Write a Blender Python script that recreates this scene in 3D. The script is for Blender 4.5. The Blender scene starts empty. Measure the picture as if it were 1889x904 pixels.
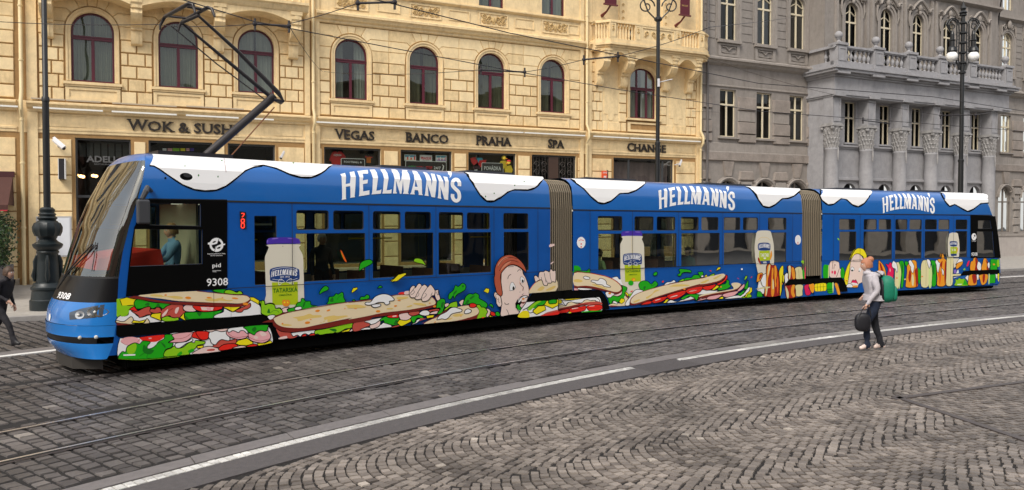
import bpy, bmesh, math, random
from mathutils import Vector, Matrix, noise
from mathutils.geometry import tessellate_polygon
random.seed(7)
R = math.radians
sc = bpy.context.scene
COL = sc.collection
# ------------------------------------------------------------ camera geometry
FL = 1400.0; CX, CY = 944.5, 452.0; H = 2.3; HOR = 417.0
TH = math.atan((CY - HOR) / FL); CT, ST = math.cos(TH), math.sin(TH)
def ray(x, y):
    a = (x - CX) / FL; b = -(y - CY) / FL
    return (a, CT + b * ST, -ST + b * CT)
def G(x, y, z=0.0):
    d = ray(x, y); t = (z - H) / d[2]
    return Vector((d[0] * t, d[1] * t, z))
cam_d = bpy.data.cameras.new('camera'); cam = bpy.data.objects.new('camera', cam_d); COL.objects.link(cam)
cam.location = (0, 0, H); cam.rotation_euler = (R(90) - TH, 0, 0)
cam_d.sensor_width = 36; cam_d.lens = FL / 1889 * 36; cam_d.clip_end = 3000; cam_d.clip_start = .1
sc.camera = cam
# ------------------------------------------------------------ frames
P0 = Vector((-18.130884, 28.455885, 0)); FAL = (0.8947777, 0.4465118); FN = (0.4465118, -0.8947777); SH = .0093
def FB(p):
    u, w, z = p
    return (P0.x + FAL[0] * u + FN[0] * w, P0.y + FAL[1] * u + FN[1] * w, z + SH * u)
def F(x, y, w=0.0):
    d = ray(x, y); ox = P0.x + FN[0] * w; oy = P0.y + FN[1] * w
    t = (ox * FN[0] + oy * FN[1]) / (d[0] * FN[0] + d[1] * FN[1])
    X, Y, Z = d[0] * t, d[1] * t, H + d[2] * t
    u = (X - P0.x) * FAL[0] + (Y - P0.y) * FAL[1]
    return u, Z - SH * u
# street frame: s along the street, q towards the houses
SA = R(33); CS, SS = math.cos(SA), math.sin(SA)
def ST2(s, q): return (s * CS - q * SS, s * SS + q * CS)
def TOS(x, y): return (x * CS + y * SS, -x * SS + y * CS)
def curve(c):
    def g(s):
        def p(t): return c[0] + c[1] * t + c[2] * t * t + c[3] * t ** 3
        def dp(t): return c[1] + 2 * c[2] * t + 3 * c[3] * t * t
        if s < -1: return p(-1) + dp(-1) * (s + 1) - .02 * (s + 1) ** 2
        if s > 29: return p(29) + dp(29) * (s - 29)
        return p(s)
    return g
qA = curve((10.184, .390, -.021577, .000356)); qB = curve((8.878, .3812, -.019969, .000298))
qT = curve((12.729, .3379, -.017227, .000232)); qW = curve((7.169, .3812, -.018084, .000212))
# ------------------------------------------------------------ materials
MATS = {}
def mat(name, col, rough=.6, metal=0, bump=0, scale=8, var=0, emit=None, coat=0, alpha=1, spec=.5, stretch=None, grime=0):
    if name in MATS: return MATS[name]
    m = bpy.data.materials.new(name); m.use_nodes = True; nt = m.node_tree; b = nt.nodes['Principled BSDF']
    b.inputs['Base Color'].default_value = (*col, 1); b.inputs['Roughness'].default_value = rough
    b.inputs['Metallic'].default_value = metal; b.inputs['Specular IOR Level'].default_value = spec
    if coat: b.inputs['Coat Weight'].default_value = coat; b.inputs['Coat Roughness'].default_value = .06
    if emit: b.inputs['Emission Color'].default_value = (*emit[:3], 1); b.inputs['Emission Strength'].default_value = emit[3]
    if bump or var or grime:
        tc = nt.nodes.new('ShaderNodeTexCoord'); n = nt.nodes.new('ShaderNodeTexNoise')
        n.inputs['Scale'].default_value = scale; n.inputs['Detail'].default_value = 6; n.inputs['Roughness'].default_value = .62
        src = tc.outputs['Object']
        if stretch:
            mp = nt.nodes.new('ShaderNodeMapping'); mp.inputs['Scale'].default_value = stretch
            nt.links.new(src, mp.inputs[0]); src = mp.outputs[0]
        nt.links.new(src, n.inputs['Vector'])
        if bump:
            bp = nt.nodes.new('ShaderNodeBump'); bp.inputs['Strength'].default_value = bump; bp.inputs['Distance'].default_value = .02
            nt.links.new(n.outputs['Fac'], bp.inputs['Height']); nt.links.new(bp.outputs[0], b.inputs['Normal'])
        if var or grime:
            n2 = nt.nodes.new('ShaderNodeTexNoise'); n2.inputs['Scale'].default_value = scale * .17; n2.inputs['Detail'].default_value = 8; n2.inputs['Roughness'].default_value = .7
            nt.links.new(src, n2.inputs['Vector'])
            rp = nt.nodes.new('ShaderNodeValToRGB'); v = var
            rp.color_ramp.elements[0].position = .3; rp.color_ramp.elements[1].position = .72
            rp.color_ramp.elements[0].color = tuple(c * (1 - v) for c in col) + (1,)
            rp.color_ramp.elements[1].color = tuple(min(1, c * (1 + v * .6)) for c in col) + (1,)
            nt.links.new(n2.outputs['Fac'], rp.inputs[0]); out = rp.outputs[0]
            if grime:
                n3 = nt.nodes.new('ShaderNodeTexNoise'); n3.inputs['Scale'].default_value = 1.4; n3.inputs['Detail'].default_value = 9; n3.inputs['Roughness'].default_value = .75
                mp3 = nt.nodes.new('ShaderNodeMapping'); mp3.inputs['Scale'].default_value = (1.6, 1.6, .35)
                nt.links.new(tc.outputs['Object'], mp3.inputs[0]); nt.links.new(mp3.outputs[0], n3.inputs['Vector'])
                r3 = nt.nodes.new('ShaderNodeValToRGB'); r3.color_ramp.elements[0].position = .5; r3.color_ramp.elements[1].position = .8
                r3.color_ramp.elements[0].color = (0, 0, 0, 1); r3.color_ramp.elements[1].color = (grime,) * 3 + (1,)
                nt.links.new(n3.outputs['Fac'], r3.inputs[0])
                mx = nt.nodes.new('ShaderNodeMix'); mx.data_type = 'RGBA'
                nt.links.new(r3.outputs[0], mx.inputs[0]); nt.links.new(out, mx.inputs[6])
                mx.inputs[7].default_value = (col[0] * .45, col[1] * .4, col[2] * .36, 1); out = mx.outputs[2]
            nt.links.new(out, b.inputs['Base Color'])
    MATS[name] = m; return m
def glass(name, tint=(.5, .5, .5), base=.06, rough=.02, ior=1.5, wob=0.0):
    if name in MATS: return MATS[name]
    m = bpy.data.materials.new(name); m.use_nodes = True; nt = m.node_tree; nt.nodes.clear()
    o = nt.nodes.new('ShaderNodeOutputMaterial'); t = nt.nodes.new('ShaderNodeBsdfTransparent'); g = nt.nodes.new('ShaderNodeBsdfGlossy')
    t.inputs[0].default_value = (*tint, 1); g.inputs['Roughness'].default_value = rough; g.inputs['Color'].default_value = (.95, .97, .95, 1)
    fr = nt.nodes.new('ShaderNodeFresnel'); fr.inputs[0].default_value = ior
    ad = nt.nodes.new('ShaderNodeMath'); ad.operation = 'ADD'; ad.inputs[1].default_value = base; ad.use_clamp = True
    mx = nt.nodes.new('ShaderNodeMixShader')
    nt.links.new(fr.outputs[0], ad.inputs[0]); nt.links.new(ad.outputs[0], mx.inputs[0]); nt.links.new(t.outputs[0], mx.inputs[1]); nt.links.new(g.outputs[0], mx.inputs[2])
    nt.links.new(mx.outputs[0], o.inputs[0])
    if wob:
        tc = nt.nodes.new('ShaderNodeTexCoord'); n = nt.nodes.new('ShaderNodeTexNoise'); n.inputs['Scale'].default_value = 1.3; n.inputs['Detail'].default_value = 1
        bp = nt.nodes.new('ShaderNodeBump'); bp.inputs['Strength'].default_value = 1; bp.inputs['Distance'].default_value = wob
        nt.links.new(tc.outputs['Object'], n.inputs['Vector']); nt.links.new(n.outputs['Fac'], bp.inputs['Height']); nt.links.new(bp.outputs[0], g.inputs['Normal'])
    MATS[name] = m; return m
# ------------------------------------------------------------ mesh builder
ORG = {}
def tag(o, label=None, cat=None, group=None, kind=None):
    if label: o['label'] = label
    if cat: o['category'] = cat
    if group: o['group'] = group
    if kind: o['kind'] = kind
    return o
def empty(name, loc, label=None, cat=None, group=None):
    o = bpy.data.objects.new(name, None); COL.objects.link(o); o.location = loc; o.empty_display_size = .2
    ORG[o.name] = Vector(loc); return tag(o, label, cat, group)
def ccw(p):
    a = sum(p[i][0] * p[(i + 1) % len(p)][1] - p[(i + 1) % len(p)][0] * p[i][1] for i in range(len(p)))
    return p if a > 0 else p[::-1]
class MB:
    def __init__(s, tf=None): s.v = []; s.f = []; s.m = []; s.mats = []; s.tf = tf
    def mi(s, m):
        if m not in s.mats: s.mats.append(m)
        return s.mats.index(m)
    def add(s, vs, fs, m):
        b = len(s.v); k = s.mi(m); s.v += [tuple(v) for v in vs]
        for f in fs: s.f.append([b + i for i in f]); s.m.append(k)
        return s
    def box(s, x0, x1, y0, y1, z0, z1, m):
        v = [(x, y, z) for x in (x0, x1) for y in (y0, y1) for z in (z0, z1)]
        return s.add(v, [(0, 1, 3, 2), (4, 6, 7, 5), (0, 4, 5, 1), (2, 3, 7, 6), (0, 2, 6, 4), (1, 5, 7, 3)], m)
    def prism(s, pts, y0, y1, m, back=True):
        """polygon in (x,z), extruded in y"""
        n = len(pts); v = [(p[0], y0, p[1]) for p in pts] + [(p[0], y1, p[1]) for p in pts]
        tr = tessellate_polygon([[Vector((p[0], p[1], 0)) for p in pts]])
        f = [tuple(i + n for i in t) for t in tr]
        if back: f += [tuple(t) for t in tr]
        f += [(i, (i + 1) % n, (i + 1) % n + n, i + n) for i in range(n)]
        return s.add(v, f, m)
    def prismz(s, pts, z0, z1, m):
        n = len(pts); v = [(p[0], p[1], z0) for p in pts] + [(p[0], p[1], z1) for p in pts]
        tr = tessellate_polygon([[Vector((p[0], p[1], 0)) for p in pts]])
        return s.add(v, [tuple(i + n for i in t) for t in tr] + [tuple(t) for t in tr] + [(i, (i + 1) % n, (i + 1) % n + n, i + n) for i in range(n)], m)
    def plate(s, outer, holes, y, m, depth=0, rm=None):
        """sheet in (x,z) at y with holes; reveals going to y-depth"""
        rings = [outer] + holes; flat = [p for r in rings for p in r]
        tr = tessellate_polygon([[Vector((p[0], p[1], 0)) for p in r] for r in rings])
        s.add([(p[0], y, p[1]) for p in flat], [tuple(t) for t in tr], m)
        if depth:
            for h in holes:
                n = len(h)
                s.add([(p[0], y, p[1]) for p in h] + [(p[0], y - depth, p[1]) for p in h], [(i, (i + 1) % n, (i + 1) % n + n, i + n) for i in range(n)], rm or m)
        return s
    def block(s, pts, y0, y1, ch, m):
        """convex polygon (x,z) raised y0->y1 with chamfer"""
        if isinstance(m, list): m = m[min(len(m) - 1, int(random.random() ** 1.4 * len(m)))]
        pts = ccw(pts); n = len(pts); ins = []
        for i in range(n):
            a, b, c = Vector(pts[i - 1][:2]), Vector(pts[i][:2]), Vector(pts[(i + 1) % n][:2])
            d1 = (b - a); d2 = (c - b)
            if d1.length < 1e-5 or d2.length < 1e-5: ins.append(tuple(b)); continue
            d1.normalize(); d2.normalize(); n1 = Vector((-d1.y, d1.x)); n2 = Vector((-d2.y, d2.x)); k = n1 + n2
            dd = k.dot(n1)
            ins.append(tuple(b + k * (ch / max(dd, .3))))
        v = [(p[0], y0, p[1]) for p in pts] + [(p[0], y1, p[1]) for p in ins]
        return s.add(v, [(i, (i + 1) % n, (i + 1) % n + n, i + n) for i in range(n)] + [tuple(range(n, 2 * n))], m)
    def mould(s, x0, x1, prof, m, ends=True, y=0):
        """horizontal moulding along x; prof list of (y,z)"""
        n = len(prof); v = [(x0, y + p[0], p[1]) for p in prof] + [(x1, y + p[0], p[1]) for p in prof]
        f = [(i, i + 1, i + 1 + n, i + n) for i in range(n - 1)]
        if ends: f += [tuple(range(n)), tuple(range(2 * n - 1, n - 1, -1))]
        return s.add(v, f, m)
    def sweep(s, path, r, m, n=8, up=None):
        P = [Vector(p) for p in path]; rs = r if isinstance(r, (list, tuple)) else [r] * len(P); v = []; f = []
        prev = None
        for i, p in enumerate(P):
            d = (P[min(i + 1, len(P) - 1)] - P[max(i - 1, 0)]).normalized()
            if prev is None:
                a = Vector((0, 0, 1)) if abs(d.z) < .9 else Vector((1, 0, 0)); prev = d.cross(a).normalized()
            x = (prev - d * prev.dot(d)).normalized(); y = d.cross(x); prev = x
            for k in range(n):
                t = 2 * math.pi * k / n; v.append(p + (x * math.cos(t) + y * math.sin(t)) * rs[i])
        for i in range(len(P) - 1):
            for k in range(n): f.append((i * n + k, i * n + (k + 1) % n, (i + 1) * n + (k + 1) % n, (i + 1) * n + k))
        f.append(tuple(range(n))); f.append(tuple((len(P) - 1) * n + k for k in range(n)))
        return s.add(v, f, m)
    def lathe(s, c, prof, m, n=16, flute=0):
        v = []; f = []
        for r, z in prof:
            for k in range(n):
                t = 2 * math.pi * k / n; rr = r * (1 - flute * (k % 2)); v.append((c[0] + rr * math.cos(t), c[1] + rr * math.sin(t), c[2] + z))
        for i in range(len(prof) - 1):
            for k in range(n): f.append((i * n + k, i * n + (k + 1) % n, (i + 1) * n + (k + 1) % n, (i + 1) * n + k))
        f.append(tuple(range(n))); f.append(tuple((len(prof) - 1) * n + k for k in range(n)))
        return s.add(v, f, m)
    def ball(s, c, r, m, n=14, k=8, sq=(1, 1, 1)):
        v = []; f = []
        for i in range(k + 1):
            ph = math.pi * i / k
            for j in range(n):
                t = 2 * math.pi * j / n
                v.append((c[0] + r * sq[0] * math.sin(ph) * math.cos(t), c[1] + r * sq[1] * math.sin(ph) * math.sin(t), c[2] + r * sq[2] * math.cos(ph)))
        for i in range(k):
            for j in range(n): f.append((i * n + j, i * n + (j + 1) % n, (i + 1) * n + (j + 1) % n, (i + 1) * n + j))
        return s.add(v, f, m)
    def build(s, name, parent=None, label=None, cat=None, group=None, kind=None, smooth=None, merge=False, loc=None, recalc=True):
        vs = [Vector(s.tf(v)) if s.tf else Vector(v) for v in s.v]
        if parent is not None: org = ORG[parent.name]
        elif loc is not None: org = Vector(loc)
        else:
            xs = [v.x for v in vs]; ys = [v.y for v in vs]; zs = [v.z for v in vs]
            org = Vector(((min(xs) + max(xs)) / 2, (min(ys) + max(ys)) / 2, min(zs))) if kind is None else Vector((0, 0, 0))
        me = bpy.data.meshes.new(name); me.from_pydata([v - org for v in vs], [], s.f)
        for m in s.mats: me.materials.append(m)
        me.polygons.foreach_set('material_index', s.m)
        if recalc or merge:
            bm = bmesh.new(); bm.from_mesh(me)
            if merge: bmesh.ops.remove_doubles(bm, verts=bm.verts, dist=1e-4)
            if recalc: bmesh.ops.recalc_face_normals(bm, faces=bm.faces)
            bm.to_mesh(me); bm.free()
        if smooth:
            me.polygons.foreach_set('use_smooth', [True] * len(me.polygons)); me.set_sharp_from_angle(angle=R(smooth))
        me.update()
        o = bpy.data.objects.new(name, me); COL.objects.link(o)
        if parent is not None: o.parent = parent
        else: o.location = org
        ORG[o.name] = org
        return tag(o, label, cat, group, kind)
# ------------------------------------------------------------ text outlines
def text2d(s, bold=0.0, serif=False):
    cu = bpy.data.curves.new('t', 'FONT'); cu.body = s; cu.size = 1; cu.offset = bold; cu.resolution_u = 2
    ob = bpy.data.objects.new('t', cu); COL.objects.link(ob)
    dg = bpy.context.evaluated_depsgraph_get(); me = bpy.data.meshes.new_from_object(ob.evaluated_get(dg))
    V = [(v.co.x, v.co.y) for v in me.vertices]; Fs = [tuple(p.vertices) for p in me.polygons]
    if serif:
        cnt = {}
        for p in me.polygons:
            for e in p.edge_keys: cnt[e] = cnt.get(e, 0) + 1
        hs = max(y for x, y in V)
        bed = [e for e, c in cnt.items() if c == 1]
        capz = {}
        for a, b in bed:
            (x0, y0), (x1, y1) = V[a], V[b]
            if abs(y0 - y1) < .004 and .05 < abs(x0 - x1) < .26 and (y0 < .03 or y0 > .62):
                xa, xb = min(x0, x1), max(x0, x1); up = y0 < .3
                n = len(V); t = .035 * (1 if up else -1); k = .055
                V += [(xa - k, y0), (xb + k, y0), (xb + k, y0 + t), (xb, y0 + 2 * t), (xa, y0 + 2 * t), (xa - k, y0 + t)]; Fs.append((n, n + 1, n + 2, n + 3, n + 4, n + 5))
    bpy.data.objects.remove(ob); bpy.data.meshes.remove(me); bpy.data.curves.remove(cu)
    if not V: return [], [], 0, 0
    x0 = min(v[0] for v in V); x1 = max(v[0] for v in V); y0 = min(v[1] for v in V); y1 = max(v[1] for v in V)
    return [((x - x0), (y - y0)) for x, y in V], Fs, x1 - x0, y1 - y0
def arc(cx, cz, r, a0, a1, n=12, rz=None):
    return [(cx + r * math.cos(R(a0 + (a1 - a0) * i / n)), cz + (rz or r) * math.sin(R(a0 + (a1 - a0) * i / n))) for i in range(n + 1)]
# ============================================================ the street
import numpy as np
rng = np.random.default_rng(3)
def stone_mat(name, dark, light, pale, rough=.55):
    m = bpy.data.materials.new(name); m.use_nodes = True; nt = m.node_tree; b = nt.nodes['Principled BSDF']
    at = nt.nodes.new('ShaderNodeAttribute'); at.attribute_name = 'tone'
    rp = nt.nodes.new('ShaderNodeValToRGB'); e = rp.color_ramp.elements
    e[0].position = 0; e[0].color = (*dark, 1); e[1].position = .8; e[1].color = (*light, 1); x = e.new(.97); x.color = (*pale, 1)
    nt.links.new(at.outputs['Fac'], rp.inputs[0])
    tc = nt.nodes.new('ShaderNodeTexCoord'); n = nt.nodes.new('ShaderNodeTexNoise'); n.inputs['Scale'].default_value = 45; n.inputs['Detail'].default_value = 5
    nt.links.new(tc.outputs['Object'], n.inputs['Vector'])
    n2 = nt.nodes.new('ShaderNodeTexNoise'); n2.inputs['Scale'].default_value = .8; n2.inputs['Detail'].default_value = 6; nt.links.new(tc.outputs['Object'], n2.inputs['Vector'])
    mr = nt.nodes.new('ShaderNodeMapRange'); mr.inputs[1].default_value = .3; mr.inputs[2].default_value = .7; mr.inputs[3].default_value = .58; mr.inputs[4].default_value = 1.32
    ad = nt.nodes.new('ShaderNodeMath'); ad.operation = 'MULTIPLY_ADD'; ad.inputs[1].default_value = .35; 
    nt.links.new(n.outputs['Fac'], ad.inputs[0]); nt.links.new(n2.outputs['Fac'], ad.inputs[2])
    sb = nt.nodes.new('ShaderNodeMath'); sb.operation = 'SUBTRACT'; sb.inputs[1].default_value = .175; nt.links.new(ad.outputs[0], sb.inputs[0]); nt.links.new(sb.outputs[0], mr.inputs[0])
    mx = nt.nodes.new('ShaderNodeMix'); mx.data_type = 'RGBA'; mx.blend_type = 'MULTIPLY'; mx.inputs[0].default_value = 1
    nt.links.new(rp.outputs[0], mx.inputs[6]); nt.links.new(mr.outputs[0], mx.inputs[7]); nt.links.new(mx.outputs[2], b.inputs['Base Color'])
    bp = nt.nodes.new('ShaderNodeBump'); bp.inputs['Strength'].default_value = .5; bp.inputs['Distance'].default_value = .006
    nt.links.new(n.outputs['Fac'], bp.inputs['Height']); nt.links.new(bp.outputs[0], b.inputs['Normal'])
    b.inputs['Roughness'].default_value = rough
    return m
def stones(name, c, ang, a, b, mt, inset=.014, zj=.007, base=-.03, skew=0, jit=.1, z0=0.0, tone=None):
    """c (n,2) centres, ang, half sizes a (along), b (across)"""
    n = len(c); ca, sa = np.cos(ang), np.sin(ang)
    sx = np.array([-1, 1, 1, -1]); sy = np.array([-1, -1, 1, 1])
    j = rng.normal(0, jit, (n, 4, 2)); top_z = rng.uniform(-zj, zj, n)[:, None] + rng.normal(0, zj * .35, (n, 4)) + z0
    out = []
    for k, (ins, zz) in enumerate(((0, None), (inset, top_z))):
        lx = (sx * (a[:, None] - ins)) * (1 + j[:, :, 0]) + skew * sy * b[:, None]; ly = (sy * (b[:, None] - ins)) * (1 + j[:, :, 1])
        X = c[:, 0, None] + lx * ca[:, None] - ly * sa[:, None]; Y = c[:, 1, None] + lx * sa[:, None] + ly * ca[:, None]
        Z = np.full((n, 4), base) if zz is None else zz
        out.append(np.stack([X, Y, Z], -1))
    V = np.concatenate(out, 1).reshape(-1, 3)
    o = (np.arange(n) * 8)[:, None]
    f = np.array([[4, 5, 6, 7], [0, 1, 5, 4], [1, 2, 6, 5], [2, 3, 7, 6], [3, 0, 4, 7]]).reshape(1, 20)
    I = (o[:, :, None] * 0 + o[:, None] + f.reshape(1, 1, 20)).reshape(-1)
    me = bpy.data.meshes.new(name); nf = n * 5
    me.vertices.add(len(V)); me.vertices.foreach_set('co', V.astype(np.float32).ravel())
    me.loops.add(nf * 4); me.loops.foreach_set('vertex_index', I.astype(np.int32))
    me.polygons.add(nf); me.polygons.foreach_set('loop_start', (np.arange(nf) * 4).astype(np.int32))
    try: me.polygons.foreach_set('loop_total', np.full(nf, 4, np.int32))
    except Exception: pass
    me.update(calc_edges=True); me.polygons.foreach_set('use_smooth', np.zeros(nf, bool))
    t = tone if tone is not None else rng.beta(2, 2, n) * .8
    if tone is None: t[rng.random(n) < .004] = .9
    at = me.attributes.new('tone', 'FLOAT', 'POINT'); at.data.foreach_set('value', np.repeat(t, 8).astype(np.float32))
    me.materials.append(mt)
    ob = bpy.data.objects.new(name, me); COL.objects.link(ob); ob['kind'] = 'structure'
    return ob
def vis(x, y, m=2.0):
    return (y > 4.6) & (np.abs(x) < y * .70 + m) & (y < 75)
# ground sheet
g = MB(); g.add([(-900, -300, -.0135), (900, -300, -.0135), (900, 1500, -.0135), (-900, 1500, -.0135)], [(0, 1, 2, 3)], mat('joint_sand', (.012, .010, .009), .95, bump=.4, scale=60))
g.build('ground', kind='structure')
road_m = stone_mat('basalt_sett', (.052, .046, .045), (.142, .127, .120), (.28, .25, .22), .5)
# tram lane setts: courses square to the rails
cs = []
s = -14.0
while s < 62:
    row = .155 + rng.uniform(-.012, .012); q0 = qW(s) + .40; q1 = (22.2 - .074 * s) if s < 60 else 17
    q = q0 + rng.uniform(0, .12)
    sl = (qA(s + .5) - qA(s - .5)); ang = SA + math.atan(sl)
    while q < q1:
        w = .165 + rng.uniform(-.04, .04)
        skip = False
        for qr in (qA(s), qB(s), qT(s), qT(s) + 1.435 / math.cos(math.atan(sl))):
            if abs(q + w / 2 - qr) < .05 + w * .5: skip = True
        if not skip: cs.append((s + row / 2 - (q + w / 2 - q0) * math.tan(math.atan(sl)) * .9, q + w / 2, ang, row / 2 * .92, w / 2 * .90))
        else:
            # narrow filler stones hugging the rail
            qr = min((qA(s), qB(s), qT(s), qT(s) + 1.435), key=lambda t: abs(t - q - w / 2)); d = q + w / 2 - qr
            if abs(d) > .06: cs.append((s + row / 2 - (q + w / 2 - q0) * sl * .9, qr + math.copysign(.085 + (abs(d) + w / 2 - .085) / 2, d), ang, row / 2 * .95, max(.02, (abs(d) + w / 2 - .085) / 2 * .92)))
        q += w
    s += row
cs = np.array(cs); X = cs[:, 0] * CS - cs[:, 1] * SS; Y = cs[:, 0] * SS + cs[:, 1] * CS; k = vis(X, Y)
stones('road', np.stack([X, Y], -1)[k], cs[k, 2] + rng.normal(0, .05, k.sum()), cs[k, 3] * rng.uniform(.92, 1.04, k.sum()), cs[k, 4], road_m, inset=.009, zj=.005, base=-.03, jit=.10)
# plaza: segmental arches of small setts
arc_m = stone_mat('granite_sett', (.080, .066, .057), (.272, .234, .203), (.46, .41, .35), .55)
cs = []; CW = 1.28; RR = .98; col = -14
qc = -14.0
while qc < 26:
    s = -12.0 + rng.uniform(0, .1)
    par = 0
    while s < 60:
        sp = .104
        na = 14
        for i in range(na):
            th = (i + .25 + .5 * par - na / 2 + rng.uniform(-.13, .13)) / na * 2 * math.asin(CW / 2 / RR)
            x = RR * math.sin(th); off = RR - RR * math.cos(th)
            cs.append((s + off, qc + x, -th, sp / 2 * math.cos(th) ** .8 * .93, RR * math.asin(CW / 2 / RR) / na * .90))
        par = 1 - par; s += sp * rng.uniform(.96, 1.04)
    qc += CW
cs = np.array(cs); X = cs[:, 0] * CS - cs[:, 1] * SS; Y = cs[:, 0] * SS + cs[:, 1] * CS
lim = np.array([qW(t) for t in np.arange(-14, 70, .1)]); qlim = np.interp(cs[:, 0], np.arange(-14, 70, .1), lim)
k = vis(X, Y, 1.6) & (cs[:, 1] < qlim - .59) & (Y < 42)
# the fenced-off rectangle of plain courses at the right is left free of arches
ra, rb, rc_ = G(1660, 735), G(1889, 705), G(1889, 812)
def inside_wedge(x, y):
    c1 = (rb.x - ra.x) * (y - ra.y) - (rb.y - ra.y) * (x - ra.x); c2 = (rc_.x - ra.x) * (y - ra.y) - (rc_.y - ra.y) * (x - ra.x)
    return (c1 < 0) & (c2 > 0)
wd = inside_wedge(X, Y)
kk = k & ~wd
angs = SA + cs[:, 2]
stones('plaza', np.stack([X, Y], -1)[kk], angs[kk], cs[kk, 3], cs[kk, 4], arc_m, inset=.007, zj=.004, base=-.03, jit=.10)
# wedge of straight setts with metal edge
gx = []; 
for s_ in np.arange(0, 14, .1):
    for q_ in np.arange(-8, 8, .105): gx.append((s_ + (q_ * 7 % .05), q_ + rng.normal(0, .006)))
gx = np.array(gx); a2 = R(12); X2 = 4.5 + gx[:, 0] * math.cos(a2) - gx[:, 1] * math.sin(a2); Y2 = 5.0 + gx[:, 0] * math.sin(a2) + gx[:, 1] * math.cos(a2)
k2 = inside_wedge(X2, Y2) & vis(X2, Y2, 3)
stones('inset_paving', np.stack([X2, Y2], -1)[k2], np.full(k2.sum(), a2), np.full(k2.sum(), .046), np.full(k2.sum(), .047), arc_m, inset=.006, zj=.004, base=-.03, jit=.11, tone=rng.beta(2, 2.6, k2.sum()) * .62)
eb = MB(); em = mat('edging_steel', (.09, .075, .07), .5, .3, bump=.2, scale=30)
for p, q in ((ra, rb), (ra, rc_)):
    d = (q - p).normalized(); n = Vector((-d.y, d.x, 0)); p1 = p - d * .12; q1 = q + d * 3
    eb.add([p1 - n * .045 + Vector((0, 0, .012)), q1 - n * .045 + Vector((0, 0, .012)), q1 + n * .045 + Vector((0, 0, .012)), p1 + n * .045 + Vector((0, 0, .012)),
            p1 - n * .045 - Vector((0, 0, .03)), q1 - n * .045 - Vector((0, 0, .03)), q1 + n * .045 - Vector((0, 0, .03)), p1 + n * .045 - Vector((0, 0, .03))],
           [(0, 1, 2, 3), (0, 1, 5, 4), (3, 2, 6, 7), (0, 3, 7, 4)], em)
eb.build('paving_edge_strip', kind='structure')
# ribbons along curves
def ribbon(name, fn0, fn1, z0, z1, m, s0=-14, s1=60, step=.5, gaps=None):
    b = MB(); s = s0
    while s < s1:
        e = min(s + step, s1)
        if not gaps or not any(g0 < (s + e) / 2 < g1 for g0, g1 in gaps):
            pts = [ST2(s, fn0(s)), ST2(e, fn0(e)), ST2(e, fn1(e)), ST2(s, fn1(s))]
            b.add([(p[0], p[1], z0 if i < 0 else z1) for i, p in enumerate(pts)] + [(p[0], p[1], z0) for p in pts], [(0, 1, 2, 3), (0, 1, 5, 4), (3, 2, 6, 7), (0, 3, 7, 4), (1, 2, 6, 5)], m)
        s = e
    return b.build(name, kind='structure')
asph = mat('asphalt', (.088, .079, .079), .8, bump=.5, scale=90, var=.25)
asph2 = mat('asphalt_patch', (.068, .060, .060), .8, bump=.5, scale=90, var=.2)
gran = mat('granite_slab', (.165, .15, .147), .6, bump=.25, scale=50, var=.22)
gran2 = mat('granite_slab_pale', (.23, .215, .20), .6, bump=.25, scale=50, var=.2)
sa0 = TOS(*G(1175, 680).xy)[0]; sa1 = TOS(*G(1243, 662).xy)[0]
ribbon('asphalt_strip', lambda s: qW(s) - .54, lambda s: qW(s) - .075, -.03, .004, asph, gaps=[(sa0, sa1)])
ribbon('asphalt_patch', lambda s: qW(s) - .54, lambda s: qW(s) + .09, -.03, .005, asph2, s0=sa0, s1=sa1 + .02, step=.25)
b = MB(); s = -14.0
while s < 60:
    L = 1.0 + rng.uniform(-.15, .3); m_ = gran2 if rng.random() < .22 else gran; wq = .34 + rng.uniform(0, .07)
    n = 3
    for i in range(n):
        a_, e_ = s + L * i / n, s + L * (i + 1) / n - (.012 if i == n - 1 else 0)
        pts = [ST2(a_, qW(a_) + .105), ST2(e_, qW(e_) + .105), ST2(e_, qW(e_) + wq), ST2(a_, qW(a_) + wq)]
        b.add([(p[0], p[1], .008) for p in pts] + [(p[0], p[1], -.03) for p in pts], [(0, 1, 2, 3), (0, 1, 5, 4), (3, 2, 6, 7), (0, 3, 7, 4), (1, 2, 6, 5)], m_)
    s += L
b.build('kerb_slabs', kind='structure')
# white painted line of small ribbed blocks
wm = stone_mat('white_paint_blocks', (.40, .39, .37), (.64, .63, .60), (.72, .72, .70), .55)
cs = []; s = -8.0
while s < 58:
    if not (sa0 < s < sa1):
        for dq in (-.040, .040): cs.append((s + dq * .9, qW(s) + dq + .01, SA + math.atan(qW(s + .5) - qW(s - .5)), .038, .038))
    s += .085
cs = np.array(cs); X = cs[:, 0] * CS - cs[:, 1] * SS; Y = cs[:, 0] * SS + cs[:, 1] * CS; k = vis(X, Y)
stones('white_line', np.stack([X, Y], -1)[k], cs[k, 2], cs[k, 3], cs[k, 4], wm, inset=.003, zj=.002, jit=.03, z0=.004)
ribbon('line_bed', lambda s: qW(s) - .075, lambda s: qW(s) + .102, -.03, -.004, mat('line_bed', (.30, .29, .27), .8), gaps=[(sa0, sa1)])
white = mat('road_paint', (.72, .71, .68), .6, bump=.3, scale=40, var=.15)
ribbon('far_line', lambda s: qT(s) + 3.33, lambda s: qT(s) + 3.50, -.03, .012, white)
ribbon('far_kerb_strip', lambda s: qT(s) + 3.505, lambda s: qT(s) + 3.95, -.03, .009, gran)
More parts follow.
